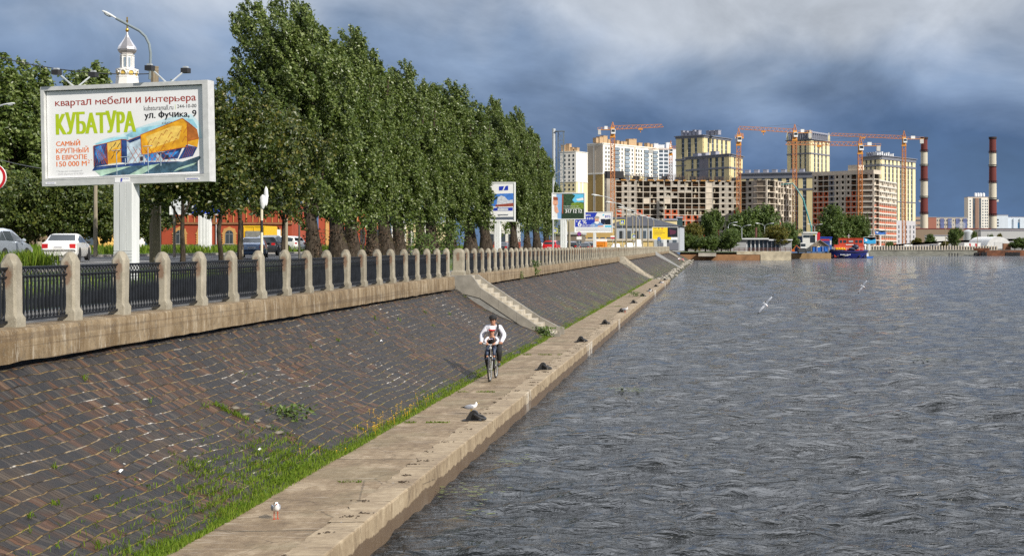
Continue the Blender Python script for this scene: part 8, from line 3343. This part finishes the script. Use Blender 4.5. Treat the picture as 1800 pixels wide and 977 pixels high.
def bicycle():
 t = thing('bicycle', 'black city bicycle ridden along the concrete walkway', 'bicycle', (BX, BY, BZ))
 rimm = M('bicycle rim metal', (.50, .50, .48), .3, metal=.6)
 blk = M('bicycle black paint', (.014, .014, .018), .3, coat=.5)
 for y in (-.54, .54):
  b = MB()
  pts = [(0, y + .325 * math.cos(a), .345 + .325 * math.sin(a)) for a in np.linspace(0, 2 * math.pi, 33)]
  b.tube(pts, .0235, 8, cap=False)
  w = b.build('tyre', BLACKR, t, smooth=True)
  w.name = 'wheel'
  b = MB()
  pts = [(0, y + .298 * math.cos(a), .345 + .298 * math.sin(a)) for a in np.linspace(0, 2 * math.pi, 33)]
  b.tube(pts, .013, 6, cap=False)
  b.lathe([(.028, -.05), (.028, .05)], 10, (0, y, .345), 0, 'x')
  for k in range(18):
   a = 2 * math.pi * k / 18
   b.bar((.03 * (-1) ** k, y, .345), (0, y + .29 * math.cos(a), .345 + .29 * math.sin(a)), .003)
  b.build('rim', rimm, w)
 b = MB()
 hd, bb_, st_ = (0, -.40, .88), (0, .10, .30), (0, .26, .86)
 b.tube([(0, -.38, .92), (0, -.44, .72)], .022, 8)
 b.tube([hd, (0, .24, .80)], .018, 8)
 b.tube([(0, -.43, .74), bb_], .022, 8)
 b.tube([bb_, st_], .018, 8)
 for s in (-1, 1):
  b.tube([(s * .05, .10, .30), (s * .06, .54, .345)], .012, 6)
  b.tube([(s * .02, .24, .78), (s * .06, .54, .345)], .010, 6)
 b.build('frame', blk, t, smooth=True)
 b = MB()
 b.tube([(0, -.44, .72), (0, -.445, .70)], .03, 8)
 for s in (-1, 1):
  b.tube([(0, -.445, .71), (s * .055, -.45, .69), (s * .055, -.54, .345)], .016, 8)
 b.build('fork', rimm, t, smooth=True)
 b = MB()
 b.tube([(-.31, -.36, 1.06), (-.20, -.40, 1.065), (-.10, -.42, 1.04), (0, -.42, 1.02), (.10, -.42, 1.04), (.20, -.40, 1.065), (.31, -.36, 1.06)], .016, 8)
 b.tube([(0, -.39, .90), (0, -.42, 1.03)], .016, 8)
 h = b.build('handlebar', M('white handlebar', (.62, .62, .62), .35, metal=.2), t, smooth=True)
 for s in (-1, 1):
  b = MB()
  b.tube([(s * .22, -.395, 1.065), (s * .33, -.355, 1.06)], .020, 8)
  b.build('grip', BLACKR, h)
  b = MB()
  b.tube([(s * .21, -.41, 1.055), (s * .15, -.47, 1.03)], .008, 6)
  b.build('brake_lever', rimm, h)
 b = MB()
 b.ell((0, .30, .93), (.085, .14, .035), 12, 7)
 b.tube([(0, .26, .86), (0, .29, .92)], .014, 8)
 b.build('saddle', BLACKR, t, smooth=True)
 b = MB()
 b.ell((0, -.06, .875), (.08, .12, .03), 12, 7)
 b.tube([(0, -.06, .82), (0, -.06, .87)], .02, 6)
 for s in (-1, 1):
  b.tube([(0, -.43, .76), (s * .08, -.44, .66), (s * .10, -.45, .60)], .012, 6)
  b.box(s * .10 - .04, s * .10 + .04, -.51, -.43, .588, .602)
 b.build('child_seat', blk, t, smooth=True)
 b = MB()
 b.lathe([(.085, -.006), (.085, .006)], 16, (.06, .10, .30), 0, 'x')
 for s, dz in ((1, .11), (-1, -.11)):
  b.tube([(s * .07, .10, .30), (s * .09, .10 - .10 * s, .30 + dz)], .012, 6)
  b.box(min(s * .09, s * .19), max(s * .09, s * .19), .06 - .10 * s, .14 - .10 * s, .29 + dz, .31 + dz)
 b.build('crank', rimm, t)
 b = MB()
 pts = [(0, -.54 + .365 * math.cos(a), .345 + .365 * math.sin(a)) for a in np.linspace(.35, 2.6, 12)]
 b.tube(pts, .018, 6)
 b.build('mudguard', blk, t, smooth=True)
 b = MB()
 b.ell((0, -.475, .93), (.045, .03, .045), 10, 7)
 b.build('headlight', rimm, t, smooth=True)
bicycle()
def rider():
 t = thing('person', 'person in a white pullover and black cap riding the bicycle', 'person', (BX, BY, BZ))
 J = [(0, .27, 1.02, .125, .10), (0, .22, 1.20, .12, .095), (0, .13, 1.38, .15, .10), (0, .07, 1.50, .10, .07), (0, .03, 1.56, .052), (0, .01, 1.615, .075, .08), (0, 0, 1.70, .083, .10), (0, .01, 1.765, .062, .075),
         (.19, .08, 1.47, .062), (.315, .02, 1.25, .045), (.28, -.30, 1.085, .032), (-.19, .08, 1.47, .062), (-.315, .02, 1.25, .045), (-.28, -.30, 1.085, .032),
         (.12, .22, .97, .085), (.185, -.10, .80, .062), (.17, .02, .47, .036), (-.12, .22, .97, .085), (-.16, -.02, .66, .062), (-.15, .16, .26, .036)]
 E = [(0, 1), (1, 2), (2, 3), (3, 4), (4, 5), (5, 6), (6, 7), (3, 8), (8, 9), (9, 10), (3, 11), (11, 12), (12, 13), (0, 14), (14, 15), (15, 16), (0, 17), (17, 18), (18, 19)]
 def ex(b):
  face(b, (0, 0, 1.68), .235)
  hand(b, (.285, -.365, 1.075), 1.05, 1, 1.06)
  hand(b, (-.285, -.365, 1.075), 1.05, -1, 1.06)
 skin('body', J, E, [SKINM, EYEM, LIPM], t, 2, ex)
 J2 = [(0, .28, .98, .165, .14), (0, .23, 1.17, .155, .125), (0, .13, 1.37, .185, .135), (0, .075, 1.495, .125, .095), (0, .045, 1.545, .072),
          (.185, .08, 1.475, .088), (.325, .02, 1.26, .072), (.285, -.25, 1.10, .052), (.28, -.31, 1.085, .044), (-.185, .08, 1.475, .088), (-.325, .02, 1.26, .072), (-.285, -.25, 1.10, .052), (-.28, -.31, 1.085, .044)]
 skin('pullover', J2, [(0, 1), (1, 2), (2, 3), (3, 4), (3, 5), (5, 6), (6, 7), (7, 8), (3, 9), (9, 10), (10, 11), (11, 12)], CLW, t, 2)
 J3 = [(0, .27, 1.00, .16, .14), (.12, .22, .96, .115), (.19, -.10, .81, .092), (.18, .0, .58, .066), (.175, .02, .515, .06), (-.12, .22, .96, .115), (-.165, -.02, .67, .092), (-.155, .12, .38, .068), (-.15, .15, .285, .06)]
 skin('trousers', J3, [(0, 1), (1, 2), (2, 3), (3, 4), (0, 5), (5, 6), (6, 7), (7, 8)], CLB, t, 2)
 for x, y, z in ((.175, 0, .425), (-.15, .17, .225)):
  skin('shoe', [(x, y + .07, z + .01, .045, .045), (x, y - .03, z, .048, .04), (x, y - .14, z - .012, .042, .028)], [(0, 1), (1, 2)], flat('dark shoe', (.025, .025, .028), .3, 20), t, 2)
 b = MB()
 b.lathe([(.108, 0), (.112, .03), (.102, .075), (.07, .108), (.02, .12)], 18, (0, .005, 1.735))
 b.T = None
 pts = [(.098 * math.cos(a), -.06 + (-.135) * math.sin(a)) for a in np.linspace(0, math.pi, 12)]
 b.prism(pts, 1.738, 1.748, 'z')
 b.build('cap', CLB, t, smooth=True, fix=True)
 b = MB()
 b.lathe([(.094, 0), (.096, .06)], 16, (0, .028, 1.675))
 b.build('hair', HAIR, t, smooth=True)
 b = MB()
 P = [(.13, .20, 1.555), (.125, .08, 1.585), (.15, -.035, 1.50), (.17, -.045, 1.36), (.165, .05, 1.24)]
 for (p, q) in zip(P[:-1], P[1:]):
  b.bar(p, q, .05, .014)
 b.build('bag_strap', CLB, t)
 b = MB()
 b.ell((0, .36, 1.38), (.15, .09, .2), 12, 8)
 b.build('backpack', CLB, t, smooth=True)
rider()
def child():
 t = thing('person', 'small child in a white cap with red visor sitting in front of the cyclist', 'person', (BX, BY, BZ))
 J = [(0, -.08, .945, .085, .075), (0, -.12, 1.07, .080, .065), (0, -.16, 1.19, .085, .062), (0, -.17, 1.255, .045), (0, -.185, 1.30, .062, .066), (0, -.195, 1.385, .078, .088), (0, -.19, 1.44, .058, .066),
         (.105, -.16, 1.21, .038), (.175, -.22, 1.11, .030), (.095, -.385, 1.055, .022), (-.105, -.16, 1.21, .038), (-.175, -.22, 1.11, .030), (-.095, -.385, 1.055, .022),
         (.07, -.12, .935, .060), (.095, -.36, .90, .044), (.10, -.42, .66, .028), (-.07, -.12, .935, .060), (-.095, -.36, .90, .044), (-.10, -.42, .66, .028)]
 E = [(0, 1), (1, 2), (2, 3), (3, 4), (4, 5), (5, 6), (2, 7), (7, 8), (8, 9), (2, 10), (10, 11), (11, 12), (0, 13), (13, 14), (14, 15), (0, 16), (16, 17), (17, 18)]
 def ex(b):
  face(b, (0, -.195, 1.365), .20)
  hand(b, (.09, -.425, 1.045), .72, 1, 1.05)
  hand(b, (-.09, -.425, 1.045), .72, -1, 1.05)
 skin('body', J, E, [SKINM, EYEM, LIPM], t, 2, ex)
 J2 = [(0, -.08, .97, .11, .095), (0, -.12, 1.08, .105, .085), (0, -.16, 1.185, .11, .08), (0, -.17, 1.25, .055)]
 o = skin('jersey', J2, [(0, 1), (1, 2), (2, 3)], [CLB, PAPER], t, 2)
 b = MB()
 for k, (xa, xb) in enumerate(((-.07, -.03), (-.022, .0), (.006, .028), (.034, .05))):
  b.poly([(xa, 1.165), (xb, 1.16 + .006 * k), (xb, 1.19), (xa, 1.195)], -.262, k % 2)
 b.build('jersey_print', [PAPER, flat('print violet', (.16, .07, .35))], o)
 for s in (-1, 1):
  skin('sleeve', [(s * .075, -.165, 1.232, .034), (s * .125, -.17, 1.20, .046), (s * .190, -.22, 1.115, .038), (s * .125, -.35, 1.065, .028)], [(0, 1), (1, 2), (2, 3)], CLW, t, 2)
  skin('trouser_leg', [(s * .05, -.08, .94, .085), (s * .085, -.22, .92, .068), (s * .095, -.35, .895, .060), (s * .10, -.405, .78, .048), (s * .10, -.42, .71, .042)], [(0, 1), (1, 2), (2, 3), (3, 4)], flat('blue denim', (.03, .045, .085), .3, 8), t, 2)
  skin('shoe', [(s * .10, -.40, .635, .036), (s * .10, -.47, .628, .036, .03), (s * .10, -.53, .622, .03, .022)], [(0, 1), (1, 2)], flat('blue denim', (.03, .045, .085), .3, 8), t, 2)
 b = MB()
 b.lathe([(.094, 0), (.097, .03), (.088, .07), (.058, .098), (.015, .108)], 18, (0, -.19, 1.425))
 b.build('cap', PAPER, t, smooth=True)
 b = MB()
 pts = [(.088 * math.cos(a), -.25 - .095 * math.sin(a)) for a in np.linspace(0, math.pi, 12)]
 b.prism(pts, 1.418, 1.430, 'z')
 b.lathe([(.0985, .0), (.0985, .022)], 18, (0, -.19, 1.424))
 b.build('visor', flat('visor red', (.62, .02, .02), .1), t, fix=True)
 b = MB()
 b.lathe([(.081, 0), (.088, .06)], 14, (0, -.168, 1.36))
 b.build('hair', HAIR, t, smooth=True)
child()
# ---- gulls
GW = M('white feathers', (.80, .80, .80), .75, var=.05, scale=9)
GG = M('grey gull feathers', (.30, .32, .37), .7, var=.10, scale=9)
GB = M('black feathers', (.02, .02, .022), .7)
GR = M('red gull legs', (.48, .06, .02), .5)
GY = M('yellow gull legs', (.50, .36, .06), .5)
def gull(label, x, y, z, rz, s=1.0, legc=None, mark=True, pitch=0.0):
 """standing gull, head towards local -y"""
 t = thing('gull', label, 'gull', (x, y, z), rz, 'gulls')
 t.scale = (s, s, s)
 lg = legc or GR
 J = [(0, .20, .135, .012, .010), (0, .12, .150, .038, .032), (0, .02, .158, .062, .060), (0, -.07, .172, .058, .056), (0, -.105, .215, .036, .038), (0, -.118, .258, .036, .036), (0, -.135, .262, .026, .026)]
 def ex(b):
  for k in (-1, 1):
   b.ell((k * .028, -.138, .268), (.005, .008, .007), 6, 4, 1)
  if mark:
   b.ell((.030, -.105, .262), (.010, .012, .014), 6, 5, 1)
   b.ell((-.030, -.105, .262), (.010, .012, .014), 6, 5, 1)
 skin('body', J, [(i, i + 1) for i in range(6)], [GW, GB], t, 2, ex)
 for k in (-1, 1):
  b = MB()
  q = Matrix.Rotation(-.10, 3, 'X')
  b.ell((k * .052, .045, .168), (.020, .115, .050), 12, 8, 0, q)
  b.tube([(k * .045, .11, .165), (k * .018, .21, .150), (k * .010, .275, .142)], [.024, .015, .003], 6, 1)
  b.build('wing', [GG, GB], t, smooth=True)
  b = MB()
  b.tube([(k * .026, .0, .12), (k * .027, .01, .06), (k * .027, .0, .008)], [.009, .006, .006], 6)
  b.add([(k * .027 - .006, .015, .004), (k * .027 + .006, .015, .004), (k * .027 + .024, -.050, .004), (k * .027, -.056, .004), (k * .027 - .024, -.050, .004), (k * .027, -.01, .014)],
              [(0, 1, 5), (1, 2, 5), (2, 3, 5), (3, 4, 5), (4, 0, 5)])
  b.build('leg', lg, t)
 b = MB()
 b.tube([(0, -.155, .258), (0, -.178, .254), (0, -.192, .248)], [.010, .008, .002], 6)
 b.build('beak', GR if lg is GR else GY, t)
 return t
def WP(px, py):
 D = F * (CAMZ - .48) / (py - 432)
 return PX(px, D), D
x, y = WP(485, 911)
gull('white gull with red feet facing the camera, nearest on the walkway', x, y, .482, R(22), .90)
x, y = WP(829, 727)
gull('gull with a dark wing tip standing beside the nearest mooring ring', x, y, .482, R(80), .98, GY, False)
for px, py, rz, lab in ((1099, 549.5, 70, 'small white gull beside the fifth mooring ring'), (1142, 515.5, 60, 'small white gull near the farthest third of the walkway, by a grass tuft'), (1163.5, 500, 80, 'tiny white gull near the far end of the walkway')):
 x, y = WP(px, py)
 gull(lab, x, y, .482, R(rz), 1.25)
def flying(label, px, py, D, span, roll, rz, s=1.0):
 t = thing('gull', label, 'gull', (PX(px, D), D, PZ(py, D)), 0, 'gulls')
 t.rotation_euler = (R(26), R(roll), 0)
 h = span / 2
 skin('body', [(0, .22, 0, .015, .008), (0, .12, 0, .035, .03), (0, -.02, 0, .05, .048), (0, -.12, .005, .034), (0, -.16, .008, .03), (0, -.19, .005, .016)], [(i, i + 1) for i in range(5)], GW, t, 2)
 b = MB()
 b.tube([(0, -.19, 0), (0, -.235, -.006)], [.010, .002], 6)
 b.build('beak', GR, t)
 b = MB()
 b.prism([(-.02, .14), (.02, .14), (.06, .27), (-.06, .27)], -.006, .006, 'z')
 b.build('tail', GW, t, fix=True)
 for k in (-1, 1):
  b = MB()
  st = [(.02, -.07, .10, .0), (.16, -.11, .07, .035), (.30, -.13, .03, .045), (.40, -.10, .02, .03), (.5, -.02, .02, -.005)]
  vs, fs = [], []
  for u, a, c, z in st:
   xx = k * u * span
   vs += [(xx, a, z + .010), (xx, (a + c) / 2, z + .016), (xx, c, z), (xx, (a + c) / 2, z - .006)]
  for i in range(len(st) - 1):
   for j in range(4):
    p, q = i * 4 + j, i * 4 + (j + 1) % 4
    fs.append((p, q, q + 4, p + 4))
  fs += [(0, 1, 2, 3), tuple(16 + j for j in range(4))]
  b.add(vs, fs)
  b.m = [1 if f[0] >= 12 else 0 for f in fs]
  b.build('wing', [M('pale gull wing', (.66, .67, .70), .7, var=.06), GB], t, smooth=True, fix=True)
flying('gull gliding low over the river with steeply banked wings, the larger one', 1346, 535, 55, 1.02, -50, -60)
flying('gull gliding over the river, smaller and farther right', 1517, 503, 76, 1.0, -56, -50)
# ---- mooring rings
IRONB = M('rust black iron', (.022, .022, .024), .6, var=.4, scale=14)
def mooring_mesh():
 b = MB()
 # eye plate: rounded triangle with a hole, standing across the quay
 out = [(-.20, 0), (.10, 0)]
 for a in np.linspace(-.25, math.pi - .75, 9):
  out.append((-.02 + .085 * math.cos(a), .125 + .085 * math.sin(a)))
 b.prism(out, -.045, .045, 'y')
 b.box(-.24, .16, -.09, .09, -.02, .018)
 o = b.build('eye_plate', IRONB, fix=True)
 me = o.data
 bpy.data.objects.remove(o)
 b = MB()
 c, d, n = Vector((.10, 0, .085)), Vector((.92, 0, -.40)).normalized(), Vector((0, 1, 0))
 pts = [c + d * (.125 * math.cos(a)) + n * (.105 * math.sin(a)) for a in np.linspace(0, 2 * math.pi, 21)]
 b.tube(pts, .026, 8, cap=False)
 o = b.build('ring', IRONB, smooth=True)
 m2 = o.data
 bpy.data.objects.remove(o)
 return me, m2
PLATE, RING = mooring_mesh()
order = ('nearest', 'second', 'third', 'fourth', 'fifth', 'sixth', 'seventh', 'eighth', 'ninth', 'tenth', 'farthest')
for i in range(11):
 y = 29.7 + 12.2 * i
 t = thing('mooring_ring', f'{order[i]} black iron mooring ring on the quay edge', 'mooring ring', (-5.14, y, .492), random.uniform(-.12, .12), 'mooring rings along the quay edge')
 for me, nm in ((PLATE, 'eye_plate'), (RING, 'ring')):
  o = link(nm, me, t)
  o.scale = (1.08, 1.08, 1.08)
tag(weed_plant('grass_tuft', 'lone green tuft on the walkway beside the seventh mooring ring', -5.75, 103.0, .48, .35, 9, 90, rad=.25, size=.12))
# ---- two anglers far away on the slope, litter
def angler(label, px, D, top, cl):
 x = PX(px, D)
 z = float(slope_z(np.array(x))) + .05
 t = thing('person', label, 'person', (x, D, z), 0.6)
 J = [(0, .1, .22, .15, .13), (0, .05, .50, .17, .12), (0, .0, .72, .08), (0, -.02, .86, .10, .11), (.20, 0, .62, .06), (.26, -.25, .45, .05), (-.20, 0, .62, .06), (-.24, -.25, .45, .05), (.12, -.35, .38, .09), (.13, -.45, .02, .06), (-.12, -.35, .38, .09), (-.13, -.45, .02, .06)]
 def ex(b):
  face(b, (0, -.02, .85), .22)
 skin('body', J, [(0, 1), (1, 2), (2, 3), (1, 4), (4, 5), (1, 6), (6, 7), (0, 8), (8, 9), (0, 10), (10, 11)], [SKINM, EYEM, LIPM], t, 1, ex)
 skin('jacket', [(0, .1, .25, .19, .16), (0, .05, .52, .21, .15), (0, .0, .66, .11), (.21, 0, .62, .08), (.26, -.22, .47, .065), (-.21, 0, .62, .08), (-.24, -.22, .47, .065)], [(0, 1), (1, 2), (1, 3), (3, 4), (1, 5), (5, 6)], top, t, 1)
 skin('trousers', [(0, .1, .20, .17, .15), (.12, -.33, .37, .11), (.13, -.43, .10, .08), (-.12, -.33, .37, .11), (-.13, -.43, .10, .08)], [(0, 1), (1, 2), (0, 3), (3, 4)], cl, t, 1)
 b = MB()
 b.ell((0, 0, .92), (.115, .125, .10), 10, 6)
 b.build('hair', HAIR, t, smooth=True)
angler('person in a white top sitting far away at the end of the slope', 1193, 318, CLW, CLB)
angler('person in a pink top sitting at the water beside the one in white', 1200, 330, flat('pink top', (.45, .12, .18), .1), flat('pale trousers', (.4, .38, .36)))
def litter():
 rows = [(585, 704.5, 'paper cup', 'round white lid lying on the stone slope'), (1184, 494, None, None)]
 x = -8.55
 y = F * 8.55 / (1250 - 595)
 b = MB()
 b.lathe([(.05, 0), (.055, .012), (.045, .02)], 14)
 o = b.build('cup_lid', PAPER, loc=(-8.0, 29.0, float(slope_z(np.array(-8.0))) + .02))
 o.rotation_euler = (0, -.3, 0)
 tag(o, 'round white cup lid lying on the stone slope', 'lid')
 r = random.Random(5)
 for i, (x, y, lab) in enumerate(((-8.35, 19.3, 'white paper scrap on the slope, nearest to the camera'), (-9.3, 38.5, 'white bag scrap high on the slope left of the cyclist'), (-7.7, 23.3, 'small paper scrap near the grassy toe'))):
  b = MB()
  n = 8
  pts = [(.035 * r.uniform(.5, 1.2) * math.cos(a), .05 * r.uniform(.5, 1.2) * math.sin(a), r.uniform(0, .04)) for a in np.linspace(0, 6.28, n + 1)[:-1]]
  b.add(pts + [(0, 0, .05)], [(k, (k + 1) % n, n) for k in range(n)])
  o = b.build('paper_scrap', PAPER, loc=(x, y, float(slope_z(np.array(x))) + .03))
  tag(o, lab, 'litter')
 # rubble stones in the old break of the slope and at the far water's edge
 st = M('pale rubble stone', (.30, .28, .24), .9, var=.3, scale=5, bump=.6, bs=20)
 st2 = M('grey rubble stone', (.15, .135, .11), .95, var=.4, scale=7)
 for i in range(5):
  b = MB()
  b.ell((0, 0, 0), (.08 + .02 * (i % 3), .06, .04), 7, 5, rot=Matrix.Rotation(i, 3, 'Z'))
  b.v = [tuple(c * r.uniform(.72, 1.15) for c in p) for p in b.v]
  x = -8.75 + .22 * i
  o = b.build('rubble_stone', st2, loc=(x, 25.1 - .06 * i, float(slope_z(np.array(x))) + .05))
  tag(o, 'pale rubble stone in the broken joint of the slope', 'stone', 'rubble stones in the broken joint')
 b = MB()
 for i in range(260):
  y = r.uniform(157, 405)
  s = r.uniform(.10, .32)
  b.ell((-6.15 + r.gauss(0, .45), y, r.uniform(-.02, .22)), (s * 1.2, s, s * .6), 6, 4, rot=Matrix.Rotation(r.uniform(0, 3), 3, 'Z'))
 tag(b.build('rubble', st), kind='stuff')
litter()
